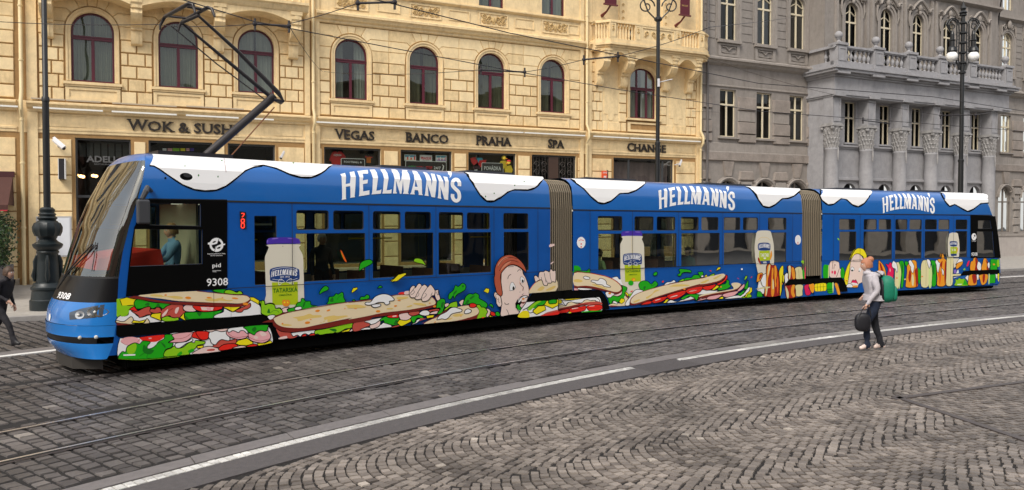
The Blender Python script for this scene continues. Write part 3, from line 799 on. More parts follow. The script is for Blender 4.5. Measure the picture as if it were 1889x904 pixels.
ART[2] = """
~K13 C 500,412 540,445 590,480 640,535 690,577 730,585 780,566 840,515 900,512 950,494 1000,459 1019,428
W C 500,300 500,408 540,442 590,477 640,532 690,573 730,581 780,563 840,512 900,509 950,491 998,457 1015,425 1015,330
~K12 C 1708,460 1760,492 1808,562 D 30,603 70,612 110,594 160,552 200,549 240,533 272,508 282,480
W C 1710,350 1710,456 1760,490 1808,559 D 30,600 70,608 110,590 160,548 200,545 240,530 269,505 279,480 279,380
HW C 1108,458 1652,630
EW C 572,857 30,40 0
~R4 C 555,845 572,838 590,845
~R8 C 572,862 572,872
~R8 C 572,882 572,892
EW D 270,838 21,34 0
~R4 D 265,855 275,855
~R4 D 265,866 275,866
G l 485,0 560,0 610,40 620,95 520,105 485,105
Gso l 735,90 745,70 780,60 782,110 700,120
Gs l 485,105 700,100 780,110 770,128 485,125
# white lumps and the jar
Wso l 1195,240 1230,210 1290,205 1330,250 1400,235 1445,280 1440,320 1400,370 1350,360
Cs m 205,290 600,285 605,350 630,410 650,480 655,600 658,904 n 530,0 535,330 600,500 480,520 250,600 180,560 170,420 130,300 125,0 m 160,904 155,500 165,440 195,380 208,340
Vs m 178,240 195,200 240,185 400,180 560,182 600,205 614,245 610,285 560,285 300,285 200,290 182,285
vs m 250,205 300,195 350,200 300,215
vs m 460,198 560,198 580,210 500,212
~b5 m 397,290 403,640
L n 195,80 462,75 468,200 470,355 205,362
Ns m 218,690 280,655 400,642 540,650 600,690 605,860 560,875 510,890 400,895 300,890 220,868
~W6 m 235,695 290,670 400,660 530,668 585,695
HW m 235,668 585,800
TW m 412,805 110,22 EST. 1913
~W6 n 262,60 265,40 290,35 325,62 290,80 262,60
~W6 n 405,60 400,38 375,35 345,62 375,80 405,60
~W6 n 265,68 262,100 300,80
~W6 n 405,68 405,92 370,80
~W5 n 190,40 260,55
~W5 n 470,30 410,50
Th n 333,180 250,42 TATARSKÁ
Th n 332,236 140,24 OMÁČKA
EO n 345,325 32,28 0
EY n 350,330 15,12 0
~K4 n 325,60 330,155
EG n 300,380 45,42 0
~K4 n 0,160 540,138 1075,112 1808,85
Gso n 430,400 490,345 580,350 640,400 700,345 750,395 720,440 640,480 580,500 500,515 450,480
hs n 510,440 550,440 520,500
~h8 n 640,430 700,400
Gso n 670,240 700,200 740,200 735,240 700,260
Gso n 1075,240 1120,210 1100,160 1140,145 1290,165 1300,205 1230,200 1160,210 1130,260 1090,260
Yo n 1715,180 1750,120 1795,115 1790,145
Rs n 815,370 825,345 850,345 840,370
Rs n 1610,175 1630,165 1640,190
Rs n 295,520 320,505 330,515 300,535
# skirt plate at the bellows
K l 110,470 950,450 1000,480 1060,550 1110,660 1145,800 1018,830 1000,700 950,580 110,622
Wbox l 110,618 950,580 975,610 1000,700 1015,800 1000,830 400,878 110,892
Yo l 110,640 250,630 258,690 110,760
Gso l 110,640 125,690 110,700
Yo l 280,620 700,595 690,610 560,625 340,640
Wso l 260,640 340,655 560,620 700,600 870,590 940,620 960,670 900,660 860,640 700,660 600,690 380,680 330,740
Bso l 110,820 190,790 200,740 260,720 330,745 370,690 440,670 520,700 620,690 680,640 740,630 800,650 860,640 900,680 960,680 700,730 400,760 200,830
Hs l 110,820 350,760 700,680 900,665 980,680 990,720 700,730 400,800 180,860 110,870
D l 200,800 500,730 760,700 700,730 400,790 150,850
Rso l 110,875 250,820 390,800 390,850 300,875
Rso l 400,800 500,770 600,760 700,745 690,820 600,850 450,870 400,850
Rso l 715,750 850,725 990,730 1000,800 900,835 760,830
~q6 l 405,830 550,810 700,780
~q6 l 720,795 850,790 995,775
ps l 450,790 560,775 540,790 450,805
ps l 760,745 860,738 850,750 770,755
Y l 390,850 440,870 385,885
G l 640,850 780,835 1000,830 990,845 620,868
# left half sandwich
Wso l 1060,500 1150,480 1250,540 1200,570 1150,600 1100,590
pso l 1220,540 1300,520 1370,470 1370,500 1350,540 1280,570 1220,560
Gso l 1110,600 1160,590 1200,555 1300,570 1350,540 1370,500 1380,400 1345,360 1450,395 1460,440 1420,510 1430,590 1340,640 1280,680 1200,650 1180,700 1140,700
Bs l 1145,720 1260,690 1340,700 1400,640 1420,560 1490,600 1480,680 1420,740 1150,745
D l 1150,735 1300,745 1300,752 1150,765
Yo l 1315,670 1350,605 1410,610 1420,660 1360,710
Yo l 1420,500 1450,490 1490,530 1480,580
gs l 1490,540 1510,520 1560,515 1520,590
D l 1420,545 1480,565 1500,610 1480,610
Wso l 1190,680 1230,650 1290,690 1270,710
Pso l 485,410 560,420 580,450 485,460
Wso l 550,410 800,425 800,445 600,452
EO l 1140,512 27,18 0
Ds l 485,120 700,125 850,140 1100,200 1250,270 1350,360 1370,440 1340,500 1250,520 1050,470 800,420 600,400 485,405
Bs l 485,140 700,138 850,155 1050,200 1200,260 1320,350 1355,410 1345,450 1290,485 1200,480 900,400 700,370 485,365
bs l 485,260 560,250 640,280 600,310 485,300
bs l 810,350 900,350 1080,420 1080,440 900,390
~J7 l 800,145 950,175 1100,210 1230,270 1320,345
Wso l 650,220 690,195 770,220 760,250 690,250
Wso l 795,295 820,265 920,275 960,235 1030,250 1080,300 1080,340 1150,380 1145,400 1040,385 1000,355 900,345 870,320
# long sandwich
Wso n 205,755 210,700 270,620 300,580 350,510 410,485 490,500 480,530 330,620 280,690 270,750
Wso n 815,460 830,430 890,370 960,360 1010,330 1040,365 950,390 900,410 860,450
Gso n 1080,355 1170,310 1240,290 1300,290 1350,245 1430,250 1450,300 1300,320 1150,350
gso n 1080,360 1130,325 1170,310 1175,340
Gso n 1415,195 1450,195 1490,190 1500,240 1460,280 1430,250
Wo n 1462,258 1500,245 1505,280 1470,288
Yo n 1515,275 1550,235 1575,275
gso n 1580,290 1610,250 1680,220 1685,245 1620,290
Wso n 900,700 960,660 1060,690 1180,645 1260,620 1290,600 1350,640 1060,700 880,715
Wso o 0,650 60,615 220,630 350,620 350,660 240,690 100,690 0,720
Wso n 1380,565 1480,490 1600,500 1720,510 1720,540 1500,570
Bs n 1440,590 1560,560 1808,520 1808,550 1440,610
Bs o 0,740 60,710 350,660 560,620 700,590 650,490 760,465 840,490 840,540 750,600 600,640 300,690 0,755
Ds o 0,760 300,690 600,640 750,600 830,540 855,490 870,510 820,590 700,640 500,690 200,745 0,785
D n 1440,610 1808,550 1808,575 1440,640 1100,690 1350,640
Pso o 0,790 100,795 110,820 0,845
Pso o 130,790 250,745 450,710 450,750 380,800 200,830
Pso o 465,720 560,680 780,640 780,680 700,740 580,775 490,760
Pso o 780,620 900,500 925,500 920,560 860,620 800,650
Pso n 1400,665 1530,630 1540,650 1420,675
Pso n 1555,650 1600,600 1790,570 1808,590 1700,650
Wso o 490,805 700,740 800,730 900,700 1000,570 1050,570 1000,680 920,740 870,780
Yo o 930,770 960,700 1030,640 1040,565 1080,570 1085,650 1000,740 970,770
gso o 870,785 900,750 960,770 1000,700 1060,720 1060,770
Gso o 780,705 830,680 920,620 920,660 840,740
Gso o 920,600 930,540 980,440 1005,430 1000,540 980,600
Yo o 385,810 430,760 480,760 480,805
Gso n 1120,640 1240,570 1420,570 1420,600 1400,650 1380,670 1340,620 1260,600 1180,650
Yo n 840,700 880,650 925,650 880,710 750,720
Rso n 450,740 550,690 640,680 640,700 610,725 500,740
Rso n 640,685 700,640 880,600 880,640 800,690 700,715 660,710
Rso n 890,595 960,560 1200,500 1200,550 1100,620 1000,655 920,640
Rso n 1210,500 1300,460 1480,435 1480,480 1420,540 1290,565 1220,540
Rso n 1495,440 1600,420 1700,400 1690,440 1640,480 1560,500 1500,480
Rso o 340,495 430,450 500,400 540,310 565,320 560,380 500,450 400,515
ps n 700,665 780,640 770,655 700,675
ps n 950,610 1060,580 1050,600 950,625
ps n 1270,510 1380,490 1370,505 1270,525
~q5 n 650,690 750,680 870,630
~q5 n 900,625 1050,600 1190,530
~q5 n 1220,520 1350,500 1475,460
Yo o 240,610 300,560 340,520 385,530 380,570 280,625
Gso o 360,600 400,560 430,510 530,480 550,410 600,430 600,500 640,540 550,600 460,620 400,630
Ds n 275,690 300,620 400,550 600,480 900,400 1200,340 1560,280 1808,240 1808,320 1500,420 1200,490 800,600 500,710 300,750
Ds o 0,400 150,340 300,310 450,280 520,300 520,350 440,430 300,480 0,540
Bs n 285,700 310,630 400,560 600,490 900,410 1200,350 1560,288 1808,235 1808,310 1700,350 1500,380 1200,460 800,580 500,680 350,720
Bs o 0,410 150,345 300,315 450,280 505,290 510,330 430,400 300,450 0,500
bs n 540,620 640,560 690,500 780,490 680,540 620,600 560,640
bs n 930,440 1050,400 1250,410 1240,430 1000,440
bs n 330,690 420,650 440,665 360,705
bs n 1450,370 1550,330 1590,340 1480,380
bs o 10,470 100,420 180,400 130,450 60,480
bs o 270,380 400,310 440,310 320,390
EO n 1180,478 22,15 0
EO o 425,555 22,16 0
# squeeze bottle and bacon skewer
~g4 o 200,225 200,226
EW o 865,185 20,18 -30
gso o 915,400 940,330 975,325 975,360 940,405
Rs o 765,365 800,380 800,395
Rs o 1045,375 1060,345 1085,345
Cs q 120,180 150,145 230,137 330,142 360,165 385,250 405,350 415,500 412,700 400,740 300,720 290,850 200,860 150,860 120,720 100,600 92,500 90,400 105,270
~b6 q 150,300 180,265 240,248 300,260 355,300
Ns q 148,365 200,342 260,338 320,345 352,370 350,455 320,470 200,472 150,455
HW q 160,350 343,440
L q 165,478 340,472 345,635 170,645
TW q 255,548 140,62 TARTAR
EW q 258,600 22,12 0
N q 172,648 345,635 345,690 230,700 190,690
~W9 q 230,662 285,660
~W9 q 230,678 290,676
As q 360,480 375,490 380,560 350,630 345,580
qs q 145,590 165,600 190,680 215,720 190,700 150,650
Ys q 190,700 230,730 260,740 240,755 200,740
C o 1160,100 1380,90 1380,300 1350,300 1320,540 1330,700 1280,700 1180,620 1210,470 1200,280
Wso o 1250,360 1330,290 1380,300 1380,540 1300,540 1270,480
Aso o 1165,450 1180,340 1200,280 1280,262 1300,300 1280,360 1240,430 1190,450
qs o 1220,400 1240,300 1290,300 1250,380
W o 1200,540 1220,470 1290,550 1330,600 1320,700 1230,640
Gso o 1175,700 1190,650 1250,655 1280,700 1290,755 1180,760
qso o 1370,130 1440,65 1480,100 1560,110 1600,180 1640,300 1650,560 1650,735 1340,755 1340,640 1370,500
As o 1390,150 1440,80 1460,120 1440,250 1400,420 1400,560 1370,640 1360,740 1345,740 1345,640 1370,400
As o 1490,170 1520,180 1510,400 1540,600 1520,740 1480,740 1470,560 1480,300
As o 1540,130 1580,140 1590,300 1570,420 1580,520 1560,560 1545,440
Xs o 1420,130 1450,90 1440,200 1400,330
Xs o 1500,400 1520,420 1530,560 1500,600
Xs o 1370,560 1400,560 1380,700 1360,740
Js o 1600,320 1620,420 1620,600 1600,700 1590,500
Yso o 1635,230 1690,120 1725,130 1725,290 1700,430 1690,620 1670,730 1650,730 1650,460
Yso o 1710,330 1745,305 1740,420 1710,480
EO o 1695,490 18,16 0
X o 1140,595 1280,565 1450,545 1440,575 1250,600 1180,602
~K3 o 1150,600 1290,572 1450,550
Wso o 1750,290 1808,260 1808,470 1770,440 1745,380
As r 590,505 590,430 600,330 600,420
Wso r 590,330 640,305 650,420 600,480 585,400
qso r 630,195 680,180 740,205 760,260 780,390 650,405 650,300
Xs r 650,200 690,200 680,380 660,395
As r 700,230 740,220 765,380 720,390
Xso r 755,230 800,200 850,198 875,225 895,400 780,405 770,300
~k3 r 820,240 830,390
Gs r 880,250 910,270 930,400 895,400
Ms r 920,260 935,190 935,400 920,400
gs r 860,110 885,90 910,110 900,150 870,130
~K4 r 0,150 410,145 930,135
K r 585,505 655,410 1100,390 1100,480 585,512
U r 520,690 590,510 1100,485 1100,680 700,715 520,725
qso r 585,520 650,510 760,505 770,700 620,715 600,620
Xs r 600,520 650,620 650,715 625,710
As r 710,510 760,510 740,600 760,690 720,700 690,620
Xso r 765,505 890,500 885,600 880,680 780,690 770,600
Mso r 915,510 990,492 990,560 1030,620 1000,670 940,670 920,600
"""
ART[3] = """
~K11 D 425,485 428,535 440,563 480,594 520,588 570,552 610,559 650,594 690,607 730,584 765,534 783,500
W D 425,380 427,532 440,560 480,590 520,585 570,548 610,555 650,590 690,603 730,580 763,532 779,498 779,400
~K10 D 1258,510 1290,563 1325,604 1360,592 1400,614 1450,640 1490,624 1540,586 1596,582
W D 1258,400 1260,508 1290,560 1325,600 1360,588 1400,610 1450,636 1490,620 1540,582 1592,578 1587,550 1560,400
HW D 856,510 1229,655
K P 1789.7,396 1836,399 1842,440 1846,476 1790,476 | 1804,406.5 1804,422 1829,422 1826,406.5 | 1802,427 1802,474 1834,474 1830.5,427
EW u 1062,372 62,92 0
Ei u 1072,365 26,48 20
EW u 1060,372 14,60 -20
~W12 u 1000,345 1062,372 1125,392
TW u 1063,478 130,18 Dopravní podnik
TW u 1062,497 100,16 akciová společnost
TW u 1073,818 155,92 9308
# greens and the hand at the bellows
Gs r 1255,180 1330,172 1340,200 1335,380 1255,385
Zs r 1335,190 1350,190 1345,380 1330,380
Sso r 1350,280 1350,170 1375,110 1405,105 1440,98 1475,110 1515,130 1525,220 1555,260 1540,380 1370,380
ps r 1365,260 1400,240 1470,350 1380,380
~D7 r 1410,120 1400,240
~D7 r 1455,180 1440,160 1425,240
~D7 r 1520,230 1470,370
EM r 1400,290 13,25 0
EM r 1445,295 18,35 0
Gso r 1540,290 1560,205 1605,250 1600,380 1550,380
gs q 1485,270 1500,265 1520,295 1505,300
Fso s 190,740 210,620 250,480 320,340 370,200 440,110 510,88 590,110 640,190 660,260 640,480 600,480 600,300 540,230 460,200 400,230 350,300 320,370 310,480 280,700 275,830 230,860
Sso s 320,380 350,300 400,230 460,205 530,230 580,300 600,370 605,480 650,500 680,560 680,740 500,830 470,904 340,904 270,830 275,760 300,600
~O6 s 440,240 430,200
~K6 s 320,368 600,370
~K7 s 365,345 380,335 395,355
~K7 s 515,345 530,332 545,352
EW s 360,530 35,45 0
EK s 355,553 20,18 0
~K5 s 320,550 335,490 365,480 390,500 395,550 355,570
EW s 515,540 25,42 0
EK s 500,570 10,14 0
Mso s 340,795 375,745 400,765 430,745 460,800 470,830 350,810
W s 345,805 460,820 470,860 350,835
Wso s 240,870 270,830 330,830 365,870 360,904 250,904
A s 365,870 470,860 470,904 360,904
EO s 240,765 20,15 0
# skewer of bacon, cucumber and bread
X t 0,750 380,745 380,775 0,780
X t 530,725 980,700 1080,690 1080,715 530,750
Aso t 0,360 40,370 100,440 150,560 160,700 120,720 40,700 0,720
qs t 20,400 60,430 110,600 100,700 70,640
Mso t 150,415 205,430 230,390 260,388 290,430 320,560 310,680 290,790 200,800 180,640 200,520
ps t 235,500 250,540 245,580 235,570
Xso t 340,560 360,400 400,380 430,400 440,600 420,904 340,904
Zs t 430,400 455,410 475,560 465,700 440,904 420,904
Gso t 430,380 480,350 520,370 540,480 530,700 510,890 465,900 475,700 470,520
hs t 480,420 505,450 505,600 490,600
Wso t 275,440 300,360 340,370 380,420 400,560 375,590 350,520 300,500
EO t 380,710 20,14 0
Gso t 545,410 555,355 620,385 600,450 575,470
Aso t 570,780 590,560 590,460 640,400 690,345 740,335 790,370 800,480 820,600 820,800 800,895 580,904
qs t 750,560 800,500 820,600 815,830 780,890 770,700
qs t 640,560 670,560 680,680 650,800 620,700
Xs t 690,660 720,640 740,760 720,880 690,820
Wso t 625,370 655,335 690,360 740,450 740,500 720,600 700,600 670,530 670,480 640,440
Gs t 820,500 860,540 880,560 860,810 830,790
Xso t 880,640 880,470 910,360 960,335 1010,345 1050,440 1050,600 1040,880 890,885
~k3 t 970,350 990,500 985,880
~k3 t 925,380 920,390
Zs t 1050,470 1090,440 1115,600 1100,880 1045,885
Wso t 1000,330 1050,325 1085,380 1080,440 1060,510 1040,480
Gso t 1085,350 1140,342 1185,370 1200,500 1200,700 1190,865 1110,870 1120,640 1110,450
hs t 1130,450 1160,450 1160,620 1130,620
EO t 905,680 18,16 0
Aso t 1190,400 1250,310 1300,310 1320,220 1335,195 1365,260 1370,300 1415,360 1405,600 1390,858 1220,868 1220,700
qs t 1380,400 1410,380 1400,700 1380,850 1370,700
qs t 1290,400 1330,350 1310,500 1280,450
Js t 1240,600 1290,560 1300,700 1270,860 1250,700
Wso t 1180,370 1215,330 1250,380 1280,410 1250,560 1240,600 1215,560 1200,440
Wso t 1310,500 1355,560 1360,600 1345,660 1320,600
C w 680,350 740,328 830,330 860,350 885,500 895,650 880,830 860,840 660,835 648,650 650,500
Ns w 692,520 740,508 800,508 845,525 842,600 800,618 740,618 695,600
HW w 700,525 838,590
L w 702,630 840,625 838,765 705,770
TW w 770,690 90,50 TARTAR
N w 705,772 835,768 830,810 720,820
As w 845,640 858,660 850,720 835,740
Xso t 1410,860 1405,640 1415,300 1430,275 1520,275 1560,300 1545,600 1535,850
~k3 t 1500,300 1495,840
C t 1555,300 1670,300 1655,400 1600,480 1560,500
Wso t 1600,440 1640,360 1680,310 1730,315 1750,370 1640,400
Aso v 585,300 620,220 700,185 770,180 740,260 640,350 595,360
Ms v 860,280 890,180 940,150 910,260 880,300
gs v 770,390 810,340 830,385
v v 530,390 600,370 590,470 535,470
W v 600,460 630,380 655,400 660,470 590,480
X v 505,495 715,490 700,530 505,545
W v 520,580 700,545 620,570 540,592
Aso v 955,400 965,190 1020,150 1040,85 1120,80 1150,200 1140,400
qs v 1080,90 1130,120 1140,400 1070,400 1090,250
Wso v 1125,320 1150,180 1200,190 1235,260 1225,400 1170,400
Aso v 1240,390 1270,200 1290,110 1330,85 1380,120 1410,250 1430,380
qs v 1340,120 1390,180 1420,370 1370,370 1380,240
Wso v 1395,220 1440,190 1455,280 1430,360 1400,300
Go v 1465,385 1470,130 1500,105 1640,120 1650,380
~h5 v 1560,155 1630,165
~h5 v 1570,190 1640,200
EO v 1560,245 30,22 0
gs v 1645,300 1640,140 1690,120 1700,290
K v 685,545 770,425 960,400 1700,375 1700,490 960,515
U v 515,600 690,545 960,520 1700,492 1700,740 1400,770 960,790 510,790
gso v 555,790 580,690 560,615 620,640 670,590 720,620 810,610 890,760 880,790
G v 760,770 810,620 890,770
W v 620,750 740,745 730,765 620,770
u v 680,570 850,530 860,560 800,620 740,600
Wso v 820,590 860,540 905,530 905,690 870,650
Aso v 905,780 900,640 930,520 1110,510 1120,700 1100,770
qs v 1000,520 1100,515 1100,700 1040,740 1010,640
Wso v 1110,515 1170,512 1160,640 1130,640
Aso v 1180,520 1400,505 1370,700 1300,765 1240,765 1200,640
qs v 1270,520 1330,515 1310,700 1270,690
Go v 1420,735 1425,510 1600,500 1590,720
Zs v 1415,735 1420,510 1450,508 1440,735
W v 1600,500 1640,500 1630,600 1610,600
Ys v 1650,495 1690,495 1680,690 1650,600
# left half of the rear skirt
K r 1090,395 1540,375 1590,430 1640,560 1645,610 1520,612 1500,530 1480,470 1090,490
U r 1090,490 1440,470 1490,480 1520,600 1525,655 1090,682
Yso r 1095,500 1140,480 1285,475 1290,590 1240,605 1150,612 1100,600
~k5 r 1095,540 1285,530
~k5 r 1140,485 1145,605
~k5 r 1190,485 1195,605
~k5 r 1240,480 1245,600
Gso r 1300,480 1390,472 1405,600 1390,640 1330,645 1305,600
hs r 1310,570 1390,565 1390,580 1310,585
hs r 1315,605 1390,600 1390,612 1315,618
Zs r 1390,472 1415,475 1410,600 1400,630
Aso r 1425,480 1470,470 1500,540 1525,655 1480,660 1455,580
As r 1000,500 1030,490 1085,485 1085,600 1060,635 1030,600
"""

# traced capital letters of the wrap
GLY = [
 [[(120,218),(182,202),(190,345),(245,335),(240,192),(298,181),(305,500),(313,512),(246,521),(252,505),(248,370),(192,380),(193,530),(203,537),(138,549),(145,520),(135,240)]],
 [[(335,178),(470,162),(475,212),(408,212),(410,298),(475,286),(470,335),(412,345),(415,440),(470,430),(495,424),(495,480),(357,502),(365,480),(352,210)]],
 [[(498,160),(560,157),(570,170),(583,430),(625,425),(648,412),(642,467),(522,478),(530,455),(513,190)]],
 [[(633,155),(690,155),(702,170),(715,425),(755,422),(780,410),(777,465),(660,467),(666,445),(650,185)]],
 [[(765,155),(825,155),(878,330),(910,200),(908,163),(975,165),(978,185),(990,455),(1000,473),(925,470),(935,440),(925,300),(905,470),(885,470),(835,300),(837,440),(850,465),(795,465),(800,440),(785,190)]],
 [[(1035,172),(1080,175),(1110,190),(1120,210),(1170,470),(1183,488),(1125,485),(1128,465),(1118,425),(1075,420),(1070,460),(1078,477),(1015,475),(1028,455),(1050,200)],[(1085,290),(1076,378),(1113,382)]],
 [[(1180,188),(1230,200),(1290,370),(1285,230),(1280,208),(1330,215),(1335,235),(1335,517),(1290,510),(1240,350),(1250,480),(1255,500),(1200,492),(1208,470),(1195,215)]],
 [[(1352,222),(1400,235),(1455,400),(1450,270),(1440,245),(1495,255),(1500,280),(1503,550),(1455,540),(1405,380),(1412,510),(1420,535),(1368,525),(1375,500),(1365,250)]],
 [[(1490,180),(1510,165),(1540,175),(1552,205),(1545,240),(1518,270),(1525,235),(1500,215)]],
]
SSTROKE = [(1648,372),(1648,330),(1625,292),(1590,288),(1562,318),(1562,365),(1595,405),(1635,445),(1648,495),(1640,540),(1610,560),(1578,545),(1560,505),(1562,472)]
# ============================================================ tram frame
MOD = {1: ((-6.002, 11.533), (.88, 17.495)), 2: ((1.452, 18.085), (8.767, 22.936)), 3: ((9.523, 23.303), (17.11, 26.767))}
MD = {}
for i_, ((x0, y0), (x1, y1)) in MOD.items():
    L = math.hypot(x1 - x0, y1 - y0); MD[i_] = (Vector((x0, y0, 0)), Vector(((x1 - x0) / L, (y1 - y0) / L, 0)), Vector((-(y1 - y0) / L, (x1 - x0) / L, 0)), L)
PROF = [(-1, 0), (2.70, 0), (3.0, .025), (3.22, .06), (3.33, .15), (3.41, .28), (3.47, .5)]
WID = 2.46
def dep(z):
    for (a, b), (c, d) in zip(PROF, PROF[1:]):
        if z <= c: return b + (d - b) * max(0, z - a) / (c - a)
    return PROF[-1][1]
def TF(i):
    o, d, n, L = MD[i]
    def f(p):
        """(u, outward offset from the near skin, z)"""
        return o + d * p[0] + n * (dep(p[2]) - p[1]) + Vector((0, 0, p[2]))
    return f
def TW(i):
    o, d, n, L = MD[i]
    return lambda p: o + d * p[0] + n * p[1] + Vector((0, 0, p[2]))       # (u, across, z)
def hit(i, x, y, dp):
    o, d, n, L = MD[i]; r = ray(x, y); oo = o + n * dp
    t = (oo.x * n.x + oo.y * n.y) / (r[0] * n.x + r[1] * n.y)
    return ((r[0] * t - o.x) * d.x + (r[1] * t - o.y) * d.y, H + r[2] * t)
def TP(i, x, y):
    dp = 0
    for _ in range(14):
        u, z = hit(i, x, y, dp); nd = dep(z)
        if abs(nd - dp) < 1e-4: break
        dp = dp * .5 + nd * .5
    return (u, min(z, 3.468))
# ---------------- materials of the tram
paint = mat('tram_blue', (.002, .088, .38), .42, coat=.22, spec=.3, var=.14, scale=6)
paintl = mat('tram_blue_top_lit', (.004, .12, .43), .3, coat=.7, spec=.5, var=.08, scale=6)  # tram blue made lighter, sky light on upward panels put into the colour
npaint = mat('nose_blue_lit', (.012, .175, .54), .25, coat=.7, spec=.5, var=.06, scale=6)  # tram blue lightened, sky reflection on the nose put into the colour
black = mat('tram_black', (.005, .005, .006), .35, spec=.3)
matt = mat('shadow_black', (.003, .003, .003), .9, spec=.05)
rubber = mat('rubber_black', (.012, .012, .013), .55)
AM = {k_: mat('print_' + ('up_' if k_.isupper() else 'low_') + k_, c_, .42, coat=.12, spec=.3) for k_, c_ in AC.items() if k_ not in 'UuKr'}
AM['U'] = paint; AM['u'] = paintl; AM['K'] = matt; AM['r'] = mat('led_red', (.5, .01, .01), .4, emit=(1, .04, .02, 1.2))  # K: print outlines, and shade of the skirt slots painted flat black
ingl = glass('tram_glass', (.50, .56, .47), -.006, ior=1.36, wob=.003)
shield = glass('windscreen_glass', (.78, .86, .74), .15, ior=1.5)
# ---------------- artwork to mesh
def catmull(p, closed=True, k=4):
    n = len(p)
    if n < 3: return p
    out = []
    rng_ = range(n) if closed else range(n - 1)
    for i in rng_:
        a = p[i - 1] if closed or i > 0 else p[0]; b = p[i]; c = p[(i + 1) % n]; d = p[(i + 2) % n] if closed or i + 2 < n else p[-1]
        for j in range(k):
            t = j / k; out.append(tuple(.5 * ((2 * b[q]) + (-a[q] + c[q]) * t + (2 * a[q] - 5 * b[q] + 4 * c[q] - d[q]) * t * t + (-a[q] + 3 * b[q] - 3 * c[q] + d[q]) * t ** 3) for q in (0, 1)))
    if not closed: out.append(p[-1])
    return out
def stroke(p, w, closed=False):
    n = len(p); L = []; Rr = []
    for i in range(n):
        a = p[i - 1] if (closed or i > 0) else p[i]; c = p[(i + 1) % n] if (closed or i < n - 1) else p[i]
        dx, dy = c[0] - a[0], c[1] - a[1]; l = math.hypot(dx, dy) or 1; nx, ny = -dy / l * w / 2, dx / l * w / 2
        L.append((p[i][0] + nx, p[i][1] + ny)); Rr.append((p[i][0] - nx, p[i][1] - ny))
    return [[L[i], L[(i + 1) % n], Rr[(i + 1) % n], Rr[i]] for i in range(n if closed else n - 1)]
